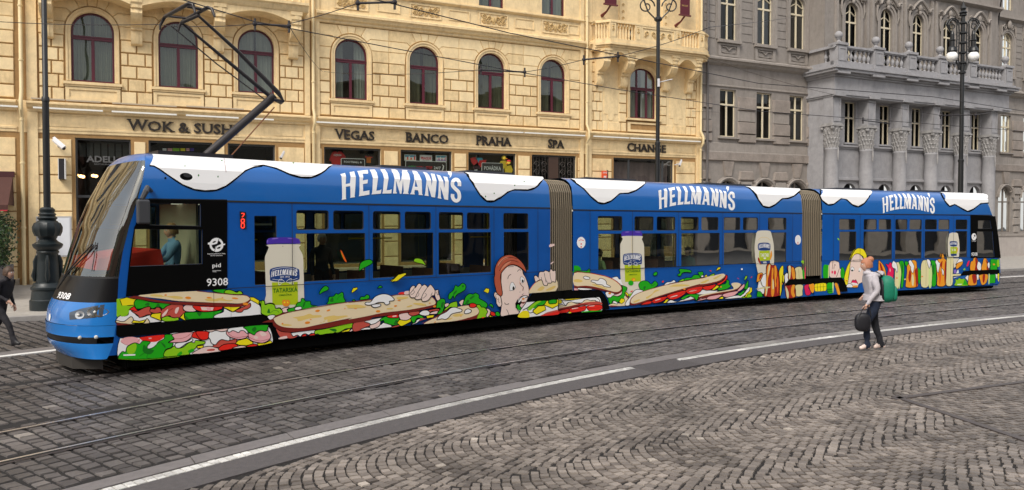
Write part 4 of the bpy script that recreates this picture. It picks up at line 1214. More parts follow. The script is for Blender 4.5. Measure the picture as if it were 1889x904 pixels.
class Art:
    def __init__(s, i): s.i = i; s.mb = MB(TF(i)); s.off = .004
    def put(s, rings, mk, px=True, flat=False):
        rr = [[TP(s.i, *q) for q in r] for r in rings] if px else rings
        fl = [q for r in rr for q in r]
        if len(fl) < 3: return
        tr = [tuple(t) for t in tessellate_polygon([[Vector((q[0], q[1], 0)) for q in r] for r in rr])]
        if not tr: return
        s.geom(fl, tr, mk)
    def geom(s, fl, fs, mk):
        if max(q[1] for q in fl) > 2.7:
            bm = bmesh.new(); vs = [bm.verts.new((q[0], 0, q[1])) for q in fl]
            for t in fs:
                try: bm.faces.new([vs[k] for k in t])
                except ValueError: pass
            for z in (2.7, 3.0, 3.22, 3.33, 3.41):
                bmesh.ops.bisect_plane(bm, geom=bm.verts[:] + bm.edges[:] + bm.faces[:], plane_co=(0, 0, z), plane_no=(0, 0, 1))
            bm.verts.index_update(); V = [(v.co.x, v.co.z) for v in bm.verts]; fs = [tuple(v.index for v in f.verts) for f in bm.faces]; bm.free(); fl = V
        s.mb.add([(q[0], s.off, q[1]) for q in fl], fs, AM[mk]); s.off += .00016
    def quads(s, qs, mk):
        fl = []; fs = []
        for q in qs:
            b = len(fl); fl += [TP(s.i, *p) for p in q]; fs.append((b, b + 1, b + 2, b + 3))
        s.geom(fl, fs, mk)
    def logo(s, reg, a, b, mk):
        ox, oy, k = REG['p']
        def m(p): return TP(1, ox + p[0] / k, oy + p[1] / k)
        gl = [[[m(p) for p in r] for r in g_] for g_ in GLY]
        st = [[m(p) for p in q] for q in stroke(catmull(SSTROKE, False, 3), 46)]
        allp = [p for g_ in gl for r in g_ for p in r] + [p for q in st for p in q]
        U0 = min(p[0] for p in allp); U1 = max(p[0] for p in allp); Z0 = min(p[1] for p in allp); Z1 = max(p[1] for p in allp)
        ox, oy, k = REG[reg]; xm = ox + (a[0] + b[0]) / 2 / k
        if reg == 'p': u0, u1, z0, z1 = U0, U1, Z0, Z1
        else:
            ya, yb = oy + a[1] / k, oy + b[1] / k
            u0 = TP(s.i, ox + a[0] / k, (ya + yb) / 2)[0]; u1 = TP(s.i, ox + b[0] / k, (ya + yb) / 2)[0]; z1 = TP(s.i, xm, ya)[1]; z0 = TP(s.i, xm, yb)[1]
        t = lambda p: (u0 + (p[0] - U0) / (U1 - U0) * (u1 - u0), z0 + (p[1] - Z0) / (Z1 - Z0) * (z1 - z0))
        for g_ in gl: s.put([[t(p) for p in r] for r in g_], mk, px=False)
        fl = [t(p) for q in st for p in q]; s.geom(fl, [tuple(range(i, i + 4)) for i in range(0, len(fl), 4)], mk)
    def text(s, reg, c, w, h, txt, mk):
        ox, oy, k = REG[reg]; x, y = ox + c[0] / k, oy + c[1] / k; w /= k; h /= k
        u0 = TP(s.i, x - w / 2, y)[0]; u1 = TP(s.i, x + w / 2, y)[0]; z1 = TP(s.i, x, y - h / 2)[1]; z0 = TP(s.i, x, y + h / 2)[1]
        V, Fs, W_, H_ = text2d(txt, .012)
        s.geom([(u0 + v[0] / W_ * (u1 - u0), z0 + v[1] / H_ * (z1 - z0)) for v in V], Fs, mk)
    def run(s, src, ow):
        for ln in src.split('\n'):
            ln = ln.strip()
            if not ln or ln[0] == '#': continue
            tk = ln.split(); h = tk[0]
            if h in ('TW', 'Th') :
                reg = tk[1]; c = tuple(map(float, tk[2].split(','))); wh = tuple(map(float, tk[3].split(',')))
                s.text(reg, c, wh[0], wh[1], ' '.join(tk[4:]), h[1]); continue
            if h == 'HW':
                s.logo(tk[1], tuple(map(float, tk[2].split(','))), tuple(map(float, tk[3].split(','))), 'W'); continue
            if h[0] == 'E' and len(h) == 2:
                ox, oy, k = REG[tk[1]]; c = tuple(map(float, tk[2].split(','))); r = tuple(map(float, tk[3].split(','))); an = R(float(tk[4]))
                pts = []
                for q in range(14):
                    t = 2 * math.pi * q / 14; ex, ey = r[0] * math.cos(t), r[1] * math.sin(t)
                    pts.append((ox + (c[0] + ex * math.cos(an) - ey * math.sin(an)) / k, oy + (c[1] + ex * math.sin(an) + ey * math.cos(an)) / k))
                s.put([pts], h[1]); continue
            rings = [[]]; k = None; sw = 0
            for t in tk[1:]:
                if t == '|': rings.append([])
                elif ',' in t:
                    a, b = t.split(','); rings[-1].append((ox + float(a) / k, oy + float(b) / k))
                else: ox, oy, k = REG[t]; sw = k
            if h[0] == '~':
                w = float(h[2:]) / REG[tk[1]][2]
                s.quads(stroke(catmull(rings[0], False, 3) if len(rings[0]) > 2 else rings[0], w), h[1]); continue
            fl = h[1:]
            if 's' in fl: rings = [catmull(r, True, 3) for r in rings]
            s.put(rings, h[0])
            if 'o' in fl: s.quads(stroke(rings[0] if 's' in fl else [q for i_, a in enumerate(rings[0]) for q in (a, tuple((a[j] + rings[0][(i_ + 1) % len(rings[0])][j]) / 2 for j in (0, 1)))], ow, True), 'K')
tram = empty('articulated_tram', (5.5, 19.6, 0), 'blue three section articulated tram wrapped in mayonnaise and sandwich artwork, running on the cobbled street', 'tram')
# ---------------- module data: windows in pixels along the side -> u
def ux(i, x, y=440): return TP(i, x, y)[0]
UZ = {1: (2.228, 2.585), 2: (2.182, 2.545), 3: (2.18, 2.522)}
LZ = {1: (1.305, 2.17), 2: (1.228, 2.112), 3: (1.234, 2.128)}
UP = {1: [(546.8, 606.5), (614.8, 671), (688, 739), (746.7, 795), (809.6, 854.7), (861.4, 903.6), (928.5, 974.4)],
      2: [(1102.6, 1147.8), (1170.3, 1205.4), (1211.5, 1245.5), (1256, 1288.5), (1293.8, 1325), (1335, 1365.4), (1370.5, 1398), (1416.5, 1450.4)],
      3: [(1548, 1577.3), (1593, 1617), (1620.9, 1643.7), (1651.4, 1673.4), (1677.7, 1700), (1706, 1727.9), (1731, 1751), (1762.6, 1784)]}
LO = {1: [(545.5, 673.7), (687.5, 799.3), (809, 906), (929.3, 975.2)], 2: [(1103.7, 1152), (1168.5, 1248), (1257, 1327.5), (1335.5, 1398), (1416.5, 1450.4)],
      3: [(1548.7, 1579.5), (1593, 1645.6), (1651.4, 1700.2), (1706, 1751), (1762.6, 1784)]}
SEAM = {1: [537, 678.5, 802, 909, 990], 2: [1086.4, 1164.7, 1249.7, 1331, 1399, 1460], 3: [1536, 1585, 1647.5, 1702, 1757]}
CORN = [(.28, -.171), (.393, -.103), (.643, -.04), (.791, -.031), (1.203, -.003), (1.508, .015), (1.895, .075), (2.275, .165), (2.483, .233), (3.005, .375), (3.362, .458), (3.48, .538)]
CORN3 = [(.172, 8.432), (.555, 8.452), (1.343, 8.403), (2.014, 8.297), (2.509, 8.129), (2.983, 7.92), (3.30, 7.75), (3.47, 7.60)]
def interp(z, tb):
    if z <= tb[0][0]: return tb[0][1]
    for (a, b), (c, d) in zip(tb, tb[1:]):
        if z <= c: return b + (d - b) * (z - a) / (c - a)
    return tb[-1][1]
def rrect(u0, u1, z0, z1, r=.05, n=3):
    P = []
    for cx_, cz_, a in ((u1 - r, z0 + r, -90), (u1 - r, z1 - r, 0), (u0 + r, z1 - r, 90), (u0 + r, z0 + r, 180)):
        P += [(cx_ + r * math.cos(R(a + 90 * k / n)), cz_ + r * math.sin(R(a + 90 * k / n))) for k in range(n + 1)]
    return P
lining = mat('interior_grey', (.30, .30, .28), .6); floorm = mat('interior_floor', (.05, .05, .055), .6)
pole_y = mat('handrail_yellow', (.65, .50, .04), .35); seat_m = mat('seat_brown', (.10, .035, .02), .7); lightm = mat('interior_strip', (.8, .82, .78), .5, emit=(1, .97, .85, .35))
bottoms = {1: .335, 2: .232, 3: .20}
for i in (1, 2, 3):
    o, d, n, L = MD[i]; z0 = bottoms[i]
    zs = [z0, .5, .8, 1.2, 1.5, 1.9, 2.3, 2.5, 2.7]
    uz = UZ[i]; lz = LZ[i]
    wins = []
    for k_, (a, b) in enumerate(UP[i]): wins.append(('u', rrect(ux(i, a), ux(i, b), uz[0], uz[1], .045)))
    for a, b in LO[i]: wins.append(('l', rrect(ux(i, a), ux(i, b), lz[0], lz[1], .012, 1)))
    if i == 1:
        wins.append(('l', rrect(ux(1, 469.3), ux(1, 510.2), 1.29, 2.475, .012, 1)))
        c1 = [TP(1, 276, 374), TP(1, 276, 415.5), TP(1, 370, 417.5), TP(1, 370, 375.5)]; c2 = [TP(1, 248.5, 422), TP(1, 239.5, 492), TP(1, 373, 487), TP(1, 373, 423)]
        wins += [('d', c1), ('d', c2)]
    if i == 3:
        wins += [('d', [TP(3, 1804, 406.5), TP(3, 1804, 422), TP(3, 1829, 422), TP(3, 1826, 406.5)]), ('d', [TP(3, 1802, 427), TP(3, 1802, 474), TP(3, 1834, 474), TP(3, 1830.5, 427)])]
    left = [(interp(z, CORN), z) for z in zs] if i == 1 else [(0, z) for z in zs]
    right = [(interp(z, CORN3), z) for z in zs] if i == 3 else [(L, z) for z in zs]
    outer = left + right[::-1]
    b = MB(TW(i))
    b.plate(outer, [w[1] for w in wins], 0, paint, -.05, rubber)
    b.plate(outer, [w[1] for w in wins], WID, paint, .05, rubber)
    # cove and roof
    zz = [z for z, _ in PROF[1:]]
    def eu(z, side):
        if side == 0: return interp(z, CORN) if i == 1 else 0
        return interp(z, CORN3) if i == 3 else L
    V = []
    for z in zz: V += [(eu(z, 0), dep(z), z), (eu(z, 1), dep(z), z)]
    for z in zz[::-1]: V += [(eu(z, 0), WID - dep(z), z), (eu(z, 1), WID - dep(z), z)]
    nn = len(V) // 2
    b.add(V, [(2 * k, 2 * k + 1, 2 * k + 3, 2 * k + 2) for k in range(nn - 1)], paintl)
    body = b.build('car_body', tram, smooth=35, merge=True)
    # lining, floor, ceiling
    b = MB(TW(i)); ua = (.9 if i == 1 else .03); ub = (7.5 if i == 3 else L - .03)
    b.box(ua, ub, .07, WID - .07, z0 + .1, z0 + .18, floorm); b.box(ua, ub, .07, WID - .07, 2.72, 2.78, lining)
    b.box(ua, ub, .055, .075, z0 + .1, lz[0] - .03, lining); b.box(ua, ub, WID - .075, WID - .055, z0 + .1, lz[0] - .03, lining)
    b.box(ua + .3, ub - .3, 1.08, 1.38, 2.68, 2.715, lightm)
    b.build('interior_lining', tram)
    # seats in pairs along both sides, handrails
    sb = []
    u = ua + (1.6 if i == 1 else .9)
    while u < ub - .8:
        for y in (.14, 1.45):
            b = MB(TW(i)); w_ = .86 if y < 1 else .86
            b.box(u, u + .42, y, y + w_, .78, .86, seat_m); b.box(u + .38, u + .45, y, y + .41, .84, 1.42, seat_m); b.box(u + .38, u + .45, y + .45, y + w_, .84, 1.42, seat_m)
            b.box(u + .1, u + .34, y + .2, y + .66, z0 + .17, .79, rubber)
            b.build('seat', tram)
        u += 1.55
    for u in (ua + 1.2, (ua + ub) / 2, ub - 1.0):
        b = MB(TW(i)); b.sweep([(u, 1.02, z0 + .17), (u, 1.02, 2.72)], .018, pole_y, 8); b.sweep([(u - .5, 1.02, 2.05), (u + .5, 1.02, 2.05)], .014, pole_y, 6); b.build('handrail', tram)
    # windows: rubber frame with its pane
    for kind, ring in wins:
        for far in (0, 1):
            b = MB(TW(i)); yy = WID if far else 0; sg = 1 if far else -1
            cxm = sum(p[0] for p in ring) / len(ring); czm = sum(p[1] for p in ring) / len(ring)
            rw = .014 if kind == 'u' else .008
            inn = [(p[0] + math.copysign(rw, cxm - p[0]), p[1] + math.copysign(rw, czm - p[1])) for p in ring]; nr = len(ring)
            y_ = yy - sg * .002
            b.add([(p[0], y_ - sg * .006, p[1]) for p in ring] + [(p[0], y_ - sg * .012, p[1]) for p in inn], [(k, (k + 1) % nr, (k + 1) % nr + nr, k + nr) for k in range(nr)], rubber)
            fr = b.build('window', tram)
            b = MB(TW(i)); b.plate(inn, [], yy - sg * .016, ingl); b.build('pane', fr)
    # underframe
    b = MB(TW(i)); ue = (.12 if i == 1 else -.35); uf = (8.25 if i == 3 else L + .3)
    b.box(ue, uf, .09, WID - .09, .10, z0 + .1, matt); b.box(ue + .02, uf - .02, .035, .09, .13, z0 + .02, matt)
    b.build('underframe', tram)
    # artwork
    A = Art(i); A.run(ART[i], {1: 1.4, 2: 1.05, 3: .75}[i])
    # seams and belt line
    f_ = MB(TF(i)); ua_ = interp(2.71, CORN) if i == 1 else 0; ub_ = interp(2.71, CORN3) if i == 3 else L
    zb = {1: 2.71, 2: 2.682, 3: 2.676}[i]; zg = {1: 1.255, 2: 1.226, 3: 1.222}[i]
    f_.box(ua_, ub_, -.01, .006, zb - .012, zb + .016, rubber)
    us = ux(1, 419) if i == 1 else 0; ue_ = ux(3, 1789) if i == 3 else L
    f_.add([(us, .0355, zg), (ue_, .0355, zg), (ue_, .0355, zg + .012), (us, .0355, zg + .012)], [(0, 1, 2, 3)], rubber)
    for x in SEAM[i]:
        u_ = ux(i, x); f_.add([(u_, .0355, zg), (u_ + .011, .0355, zg), (u_ + .011, .0355, zb), (u_, .0355, zb)], [(0, 1, 2, 3)], rubber)
    f_.build('trim_strip', tram)
    A.mb.build('side_artwork', tram, recalc=False)
    # roof equipment
    b = MB(TW(i)); eq = mat('roof_box_grey', (.045, .045, .05), .6)
    for (a_, b_) in {1: [(5.0, 6.1), (7.2, 8.5)], 2: [(.9, 2.6), (5.2, 7.2)], 3: [(1.2, 3.2), (5.0, 6.6)]}[i]:
        b = MB(TW(i)); b.box(a_, b_, .62, 1.84, 3.44, 3.53, eq); b.build('roof_unit', tram)
# ---------------- noses
NT = [(.28, -.40), (.35, -.50), (.45, -.607), (.6, -.668), (.8, -.69), (.95, -.682), (1.05, -.66), (1.25, -.57), (1.5, -.492), (1.8, -.446), (2.1, -.416), (2.4, -.396), (2.7, -.355), (3.0, -.27), (3.3, -.16), (3.48, -.10)]
def nose(t, z, out=0.0):
    e = -interp(z, NT) + out; c = interp(z, CORN); k = dep(z); w = k + (WID - 2 * k) * t - (0 if abs(t - .5) > .49 else 0)
    return (c - e * math.sqrt(max(0, 1 - (2 * t - 1) ** 2)), w, z)
def nose_r(t, z, out=0.0):
    e = -interp(z, NT) + out; c = interp(z, CORN3); k = dep(z); w = k + (WID - 2 * k) * t
    return (c + e * math.sqrt(max(0, 1 - (2 * t - 1) ** 2)), w, z)
def nshell(fn, i, zs, m, name, parent=tram, t0=0, t1=1, n=26, out=0, smooth=50):
    b = MB(TW(i)); V = []
    ts = [.5 - .5 * math.cos(math.pi * (t0_)) for t0_ in [math.acos(1 - 2 * t0) / math.pi + (math.acos(1 - 2 * t1) - math.acos(1 - 2 * t0)) / math.pi * k / n for k in range(n + 1)]]
    for z in zs: V += [fn(t, z, out) for t in ts]
    N_ = n + 1
    b.add(V, [(r_ * N_ + c_, r_ * N_ + c_ + 1, (r_ + 1) * N_ + c_ + 1, (r_ + 1) * N_ + c_) for r_ in range(len(zs) - 1) for c_ in range(n)], m)
    return b.build(name, parent, smooth=smooth)
def fine(z0, z1, st=.06):
    k = max(1, int(math.ceil((z1 - z0) / st))); return [z0 + (z1 - z0) * j / k for j in range(k + 1)]
for fn, i in ((nose, 1), (nose_r, 3)):
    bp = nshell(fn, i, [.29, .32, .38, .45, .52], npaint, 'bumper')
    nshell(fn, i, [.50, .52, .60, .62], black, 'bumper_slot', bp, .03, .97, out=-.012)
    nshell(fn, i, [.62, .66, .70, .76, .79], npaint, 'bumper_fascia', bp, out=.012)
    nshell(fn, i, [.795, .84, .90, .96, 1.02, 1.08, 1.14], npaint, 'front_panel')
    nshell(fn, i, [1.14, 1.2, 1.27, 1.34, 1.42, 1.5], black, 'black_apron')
    ws = nshell(fn, i, fine(1.5, 3.33), shield, 'windscreen')
    nshell(fn, i, [1.5, 1.53], rubber, 'windscreen_seal', ws, out=.004); 
    b = MB(TW(i))
    for t_a, t_b in ((0, .022), (.978, 1)):
        V = []; zz = fine(1.5, 3.33)
        for z in zz: V += [fn(t_a, z, .004), fn(t_b, z, .004)]
        b.add(V, [(2 * k, 2 * k + 1, 2 * k + 3, 2 * k + 2) for k in range(len(zz) - 1)], rubber)
    b.build('windscreen_edge', ws)
    # roof brow closing to the roof
    b = MB(TW(i)); V = []; n_ = 20; rows = [3.33, 3.38, 3.43, 3.465]
    for z in rows: V += [fn(k / n_, z) for k in range(n_ + 1)]
    uu = 1.0 if i == 1 else 7.0; V += [(uu, .5 + 1.46 * k / n_, 3.472) for k in range(n_ + 1)]
    b.add(V, [(r_ * (n_ + 1) + c_, r_ * (n_ + 1) + c_ + 1, (r_ + 1) * (n_ + 1) + c_ + 1, (r_ + 1) * (n_ + 1) + c_) for r_ in range(len(rows)) for c_ in range(n_)], paintl)
    b.build('roof_brow', tram, smooth=50)
    b = MB(TW(i)); uc = interp(.3, CORN if i == 1 else CORN3); sg = -1 if i == 1 else 1
    b.prismz([(uc + sg * .0, .25), (uc + sg * .35, .6), (uc + sg * .42, 1.23), (uc + sg * .35, 1.86), (uc, 2.2)], .10, .30, mat('under_pan', (.03, .026, .022), .7)); b.build('under_pan', tram)
# find the place on the nose seen at a pixel
def projp(p):
    dz = p[2] - H; de = p[1] * CT - dz * ST
    return CX + FL * p[0] / de, CY - FL * (dz * CT + p[1] * ST) / de
_tw1 = TW(1)
_grid = [(t / 120, z / 100) for t in range(0, 90) for z in range(30, 345, 2)]
_gp = [projp(_tw1(nose(t, z))) for t, z in _grid]
def NP(x, y):
    k = min(range(len(_gp)), key=lambda j: (_gp[j][0] - x) ** 2 + (_gp[j][1] - y) ** 2); t, z = _grid[k]; st = (1 / 120, .02); 
    for _ in range(12):
        best = min(((t + a * st[0], z + b_ * st[1]) for a in (-1, 0, 1) for b_ in (-1, 0, 1)), key=lambda q: (lambda w: (w[0] - x) ** 2 + (w[1] - y) ** 2)(projp(_tw1(nose(min(.75, max(0, q[0])), q[1])))))
        t, z = min(.75, max(0, best[0])), best[1]; st = (st[0] * .6, st[1] * .6)
    return t, z
def npoly(pts, m, out, name=None, parent=tram, mb=None):
    P = [NP(*p) for p in pts]; b = mb or MB(_tw1)
    # subdivide along t for curvature
    tr = tessellate_polygon([[Vector((t, z, 0)) for t, z in P]]); bm = bmesh.new(); vs = [bm.verts.new((t, 0, z)) for t, z in P]
    for f in tr:
        try: bm.faces.new([vs[k] for k in f])
        except ValueError: pass
    for k in range(1, 40): bmesh.ops.bisect_plane(bm, geom=bm.verts[:] + bm.edges[:] + bm.faces[:], plane_co=(k / 40, 0, 0), plane_no=(1, 0, 0))
    for z in (.45, .6, .8, .95, 1.05, 1.25, 1.5, 1.8): bmesh.ops.bisect_plane(bm, geom=bm.verts[:] + bm.edges[:] + bm.faces[:], plane_co=(0, 0, z), plane_no=(0, 0, 1))
    bm.verts.index_update(); b.add([nose(v.co.x, v.co.z, out) for v in bm.verts], [tuple(v.index for v in f.verts) for f in bm.faces], m); bm.free()
    return b if mb else b.build(name, parent)
z2 = lambda x, y: (60 + x / 3.228, 420 + y / 3.228)
chrome = mat('reflector_chrome', (.6, .6, .62), .12, 1); lens = glass('lamp_lens', (.8, .82, .82), .1, ior=1.5)
hl = npoly([z2(*p) for p in [(222, 505), (300, 480), (430, 457), (418, 532), (330, 540), (222, 548)]], mat('lamp_housing', (.10, .12, .15), .25, .5), .006, 'headlight')
b = MB(_tw1)
for (x, y, r_) in ((282, 520, .075), (375, 503, .095)):
    t, z = NP(*z2(x, y)); c = nose(t, z, .012); c2 = nose(t, z, .0)
    V = []; 
    for k in range(16):
        a = 2 * math.pi * k / 16; V.append(nose(t + .5 * r_ * math.cos(a) / 1.3, z + r_ * .8 * math.sin(a), .012))
    b.add(V + [c2], [(k, (k + 1) % 16, 16) for k in range(16)], chrome)
    p_ = nose(t, z, .03); b.ball(p_, .022, mat('bulb_pale', (.6, .6, .56), .2), 8, 6)  # plain pale bulb, unlit
b.build('reflector', hl)
b = MB(_tw1)
hm = [(nose(1 - t_, z_, .006)) for t_, z_ in [NP(*z2(*p)) for p in [(222, 505), (300, 480), (430, 457), (418, 532), (330, 540), (222, 548)]]]
b.add(hm, [tuple(range(6))], MATS['lamp_housing']); b.build('headlight', tram)
b = MB(_tw1)
for x, y in ((285, 655), (380, 652)):
    t, z = NP(*z2(x, y)); b.ball(nose(t, z, .008), .03, MATS['bulb_pale'] if x == 380 else mat('fog_lens', (.55, .5, .42), .2), 8, 6)
b.build('fog_light', tram)
# fleet number on the apron, badge
V, Fs, W_, H_ = text2d('9308', .02); tA, zA = NP(101, 556); tB, zB = NP(130, 548)
b = MB(_tw1); b.add([nose(tA + (tB - tA) * v[0] / W_, 1.165 + .10 * v[1] / H_, .006) for v in V], Fs, AM['W']); b.build('front_number', tram)
t, z = NP(92.5, 585); b = MB(_tw1); ring = [nose(t + .022 * math.cos(a * math.pi / 8), z + .055 * math.sin(a * math.pi / 8), .008) for a in range(16)]; b.add(ring, [tuple(range(16))], AM['W']); b.build('front_badge', tram)
# wiper
b = MB(_tw1)
for pth in ([(113, 532), (128, 505), (150, 478), (176, 450)], [(115, 528), (135, 500), (165, 470), (178, 452)]):
    b.sweep([nose(*NP(*p), .05) for p in pth], .011, rubber, 6)
b.sweep([nose(*NP(*p), .03) for p in [(179, 447), (177, 470), (172, 500)]], .007, rubber, 6)
b.build('wiper', tram)
# mirror
b = MB(TW(1)); u0, zt = hit(1, 252, 368, -.16); u1, zb_ = hit(1, 276, 411, -.16)
b.box(u0, u1, -.22, -.10, zb_ - .02, zt, mat('mirror_grey', (.05, .052, .058), .45)); 
bm_ = b.build('mirror', tram); 
mo = bm_.modifiers.new('b', 'BEVEL'); mo.width = .03; mo.segments = 3
b = MB(TW(1)); p0 = hit(1, 262, 367, -.16); p1 = hit(1, 271, 346, -.1); p2 = hit(1, 279, 352, -.0)
b.sweep([(p0[0], -.16, p0[1]), (p1[0] - .03, -.16, p1[1] - .06), (p1[0], -.12, p1[1]), (p2[0], 0, p2[1])], [.035, .045, .04, .03], MATS['mirror_grey'], 8); b.build('mirror_arm', bm_)
# red dashboard cover and driver cab wall
b = MB(TW(1)); rc = mat('dashboard_red', (.55, .02, .012), .6)
b.add([(-.22, .35, 1.62), (-.22, 2.1, 1.62), (.72, 2.25, 1.60), (.72, .12, 1.60), (-.18, .35, 1.80), (-.18, 2.1, 1.80), (.66, 2.25, 1.93), (.66, .12, 1.93)], [(0, 1, 2, 3), (4, 5, 6, 7), (0, 1, 5, 4), (2, 3, 7, 6), (0, 3, 7, 4), (1, 2, 6, 5)], rc)
b.build('dashboard', tram)
b = MB(TW(1)); b.box(.06, .7, .12, 2.34, .5, 1.45, matt); b.box(1.3, 1.34, .4, 2.4, .6, 2.7, mat('cab_wall', (.5, .47, .36), .5)); b.box(.85, 1.2, .55, 1.05, .5, 1.4, seat_m); b.box(.05, .9, .07, 2.39, .4, .5, floorm); b.build('cab_interior', tram)
# ---------------- bellows
bel = mat('bellows_rubber', (.055, .043, .028), .7, bump=.2, scale=30); belr = mat('bellows_edge', (.22, .18, .12), .6)
for i, j in ((1, 2), (2, 3)):
    oa, da, na, La = MD[i]; ob, db, nb, Lb = MD[j]
    def loop(k, inset):
        def pt(o_, n_, u_, d_, y, z): return o_ + d_ * u_ + n_ * y + Vector((0, 0, z))
        pr = [(.02, .78), (.02, 2.7), (.05, 3.1), (.14, 3.28), (.34, 3.38), (.6, 3.42)]
        pr = pr + [(WID - y, z) for y, z in pr[::-1]]
        out = []
        for y, z in pr:
            yy = y + (inset if y < 1.2 else -inset); zz = z - (inset * .8 if z > 3.2 else 0)
            a = pt(oa, na, La, da, yy, zz); b_ = pt(ob, nb, 0, db, yy, zz)
            out.append(a.lerp(b_, k))
        return out
    b = MB(); nf = 11; rows = []
    for k in range(nf * 4 + 1):
        ph = k % 4; rows.append(loop(k / (nf * 4), (.05, .005, .0, .005)[ph]))
    V = [p for r_ in rows for p in r_]; N_ = len(rows[0])
    for k in range(len(rows) - 1):
        b.add([*rows[k], *rows[k + 1]], [(c_, c_ + 1, N_ + c_ + 1, N_ + c_) for c_ in range(N_ - 1)], belr if k % 4 in (1, 2) else bel)
    b.build('bellows', tram, merge=True)
    b = MB(); a = oa + da * (La - .1); c = ob + db * .1
    q = [a + na * .16, a + na * 2.2, c + nb * 2.2, c + nb * .16]
    b.add([(p.x, p.y, .12) for p in q] + [(p.x, p.y, .8) for p in q], [(0, 1, 2, 3), (4, 5, 6, 7), (0, 1, 5, 4), (1, 2, 6, 5), (2, 3, 7, 6), (3, 0, 4, 7)], matt); b.build('coupling_box', tram)
# ---------------- wheels
whm = mat('wheel_steel', (.12, .10, .085), .5, .6)
for i, us in ((1, (.85, 2.0, 8.3)), (2, (.3, 7.9)), (3, (.2, 6.6, 7.8))):
    for u in us:
        for y in (.54, 1.95):
            b = MB(); o, d, n, L = MD[i]; c = o + d * u + n * y + Vector((0, 0, .31)); V = []; f = []
            for rr, yy in ((.05, .04), (.2, .035), (.3, .03), (.31, .0), (.31, -.06), (.05, -.06)):
                for k in range(20):
                    a = 2 * math.pi * k / 20; V.append(c + d * (rr * math.cos(a)) - n * yy + Vector((0, 0, rr * math.sin(a))))
            for r_ in range(5):
                for k in range(20): f.append((r_ * 20 + k, r_ * 20 + (k + 1) % 20, (r_ + 1) * 20 + (k + 1) % 20, (r_ + 1) * 20 + k))
            f.append(tuple(range(20))); b.add(V, f, whm); b.build('wheel', tram)
# ---------------- pantograph: half-scissor arm and two collector strips
def P3(x, y, dp):
    u, z = hit(1, x, y, dp); return _tw1((u, dp, z))
steel = mat('pantograph_steel', (.045, .04, .04), .4, .5)
pb = MB(); pb.sweep([P3(380, 287, 1.1), P3(505, 178, 1.23)], .075, steel, 12)
u0, z_ = hit(1, 380, 287, 1.1); base = MB(_tw1); base.box(u0 - .9, u0 + .35, .75, 1.7, 3.47, 3.56, steel)
pg = base.build('pantograph', tram)
pb.build('lower_arm', pg, smooth=50)
b = MB(); b.sweep([P3(506, 184, 1.4), P3(420, 113, 1.45), P3(335, 42, 1.5)], [.045, .032, .022], steel, 8)
b.sweep([P3(506, 184, 1.05), P3(522, 186, 1.0), P3(514, 172, 1.0), P3(440, 96, 1.0), P3(367, 30, .95)], [.03, .035, .045, .034, .022], steel, 8)
b.sweep([P3(506, 184, 1.4), P3(518, 190, 1.2), P3(522, 186, 1.0)], .03, steel, 8)
b.sweep([P3(489, 184, 1.3), P3(400, 118, 1.35), P3(316, 48, 1.4)], .012, steel, 6)
b.sweep([P3(424, 290, 1.15), P3(506, 198, 1.2)], .012, mat('push_rod_rust', (.32, .12, .04), .6), 6)
b.build('upper_arm', pg, smooth=50)
b = MB()
b.sweep([P3(295, 55, 2.0), P3(296, 46, 2.0), P3(304, 31, 1.95), P3(348, 7, .5), P3(356, 8, .45), P3(360, 24, .4)], [.018, .024, .032, .032, .03, .02], steel, 8)
b.sweep([P3(328, 60, 2.0), P3(331, 48, 2.0), P3(338, 38, 1.95), P3(383, 14, .5), P3(391, 16, .45), P3(396, 31, .4)], [.018, .024, .032, .032, .03, .02], steel, 8)
b.sweep([P3(310, 30, 1.8), P3(345, 34, 1.7)], .02, steel, 6); b.sweep([P3(345, 12, .8), P3(376, 18, .8)], .025, steel, 6)
b.sweep([P3(335, 42, 1.5), P3(367, 28, .95)], .03, steel, 8)
b.build('collector_head', pg, smooth=50)
# ============================================================ ochre corner house with shops
yw = mat('ochre_render', (.82, .635, .36), .85, bump=.25, scale=25, var=.16, grime=.55)
yw2 = mat('ochre_render_worn', (.77, .585, .32), .85, bump=.3, scale=25, var=.2, grime=.75)
yw3 = mat('ochre_render_pale', (.84, .665, .39), .85, bump=.25, scale=25, var=.12, grime=.3)
YB = [yw, yw3, yw2]
yj = mat('ochre_joint', (.36, .21, .08), .9, bump=.3, scale=30, var=.2)
yt = mat('ochre_trim', (.80, .615, .345), .8, bump=.12, scale=25, var=.14, grime=.75)
mar = mat('maroon_frame', (.085, .006, .018), .4, var=.15)
pane = glass('house_glass', (.66, .70, .66), .03, ior=1.5, wob=.006)
cur = mat('net_curtain', (.26, .28, .22), .9, var=.25, scale=5)
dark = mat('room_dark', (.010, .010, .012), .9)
shopfr = mat('shop_frame', (.045, .047, .05), .4)
barw = mat('lamp_bar_white', (.78, .77, .72), .45)
house = empty('corner_house', FB((16, 0, 0)), 'ochre four storey house with rusticated blocks, arched maroon windows and ground floor shops', 'building')
def hole_arch(uc, hw, z0, zs, rise=None, n=12):
    return [(uc - hw, z0), (uc + hw, z0)] + arc(uc, zs, hw, 0, 180, n, rise or hw)
def rect(a, b, c, d): return [(a, c), (b, c), (b, d), (a, d)]
def curtain(parent, u0, u1, z0, z1, w, m, shape=None, k=None):
    b = MB(FB); n = 34; V = []
    for i_ in range(n + 1):
        u = u0 + (u1 - u0) * i_ / n; zt = z1
        if shape: zt = min(z1, shape(u))
        ww = w + .035 * math.sin(i_ * 1.9 + u) + .015 * math.sin(i_ * .7)
        V += [(u, ww, z0), (u, ww, zt)]
    b.add(V, [(2 * j, 2 * j + 2, 2 * j + 3, 2 * j + 1) for j in range(n)], m)
    return b.build('curtain', parent, smooth=80)
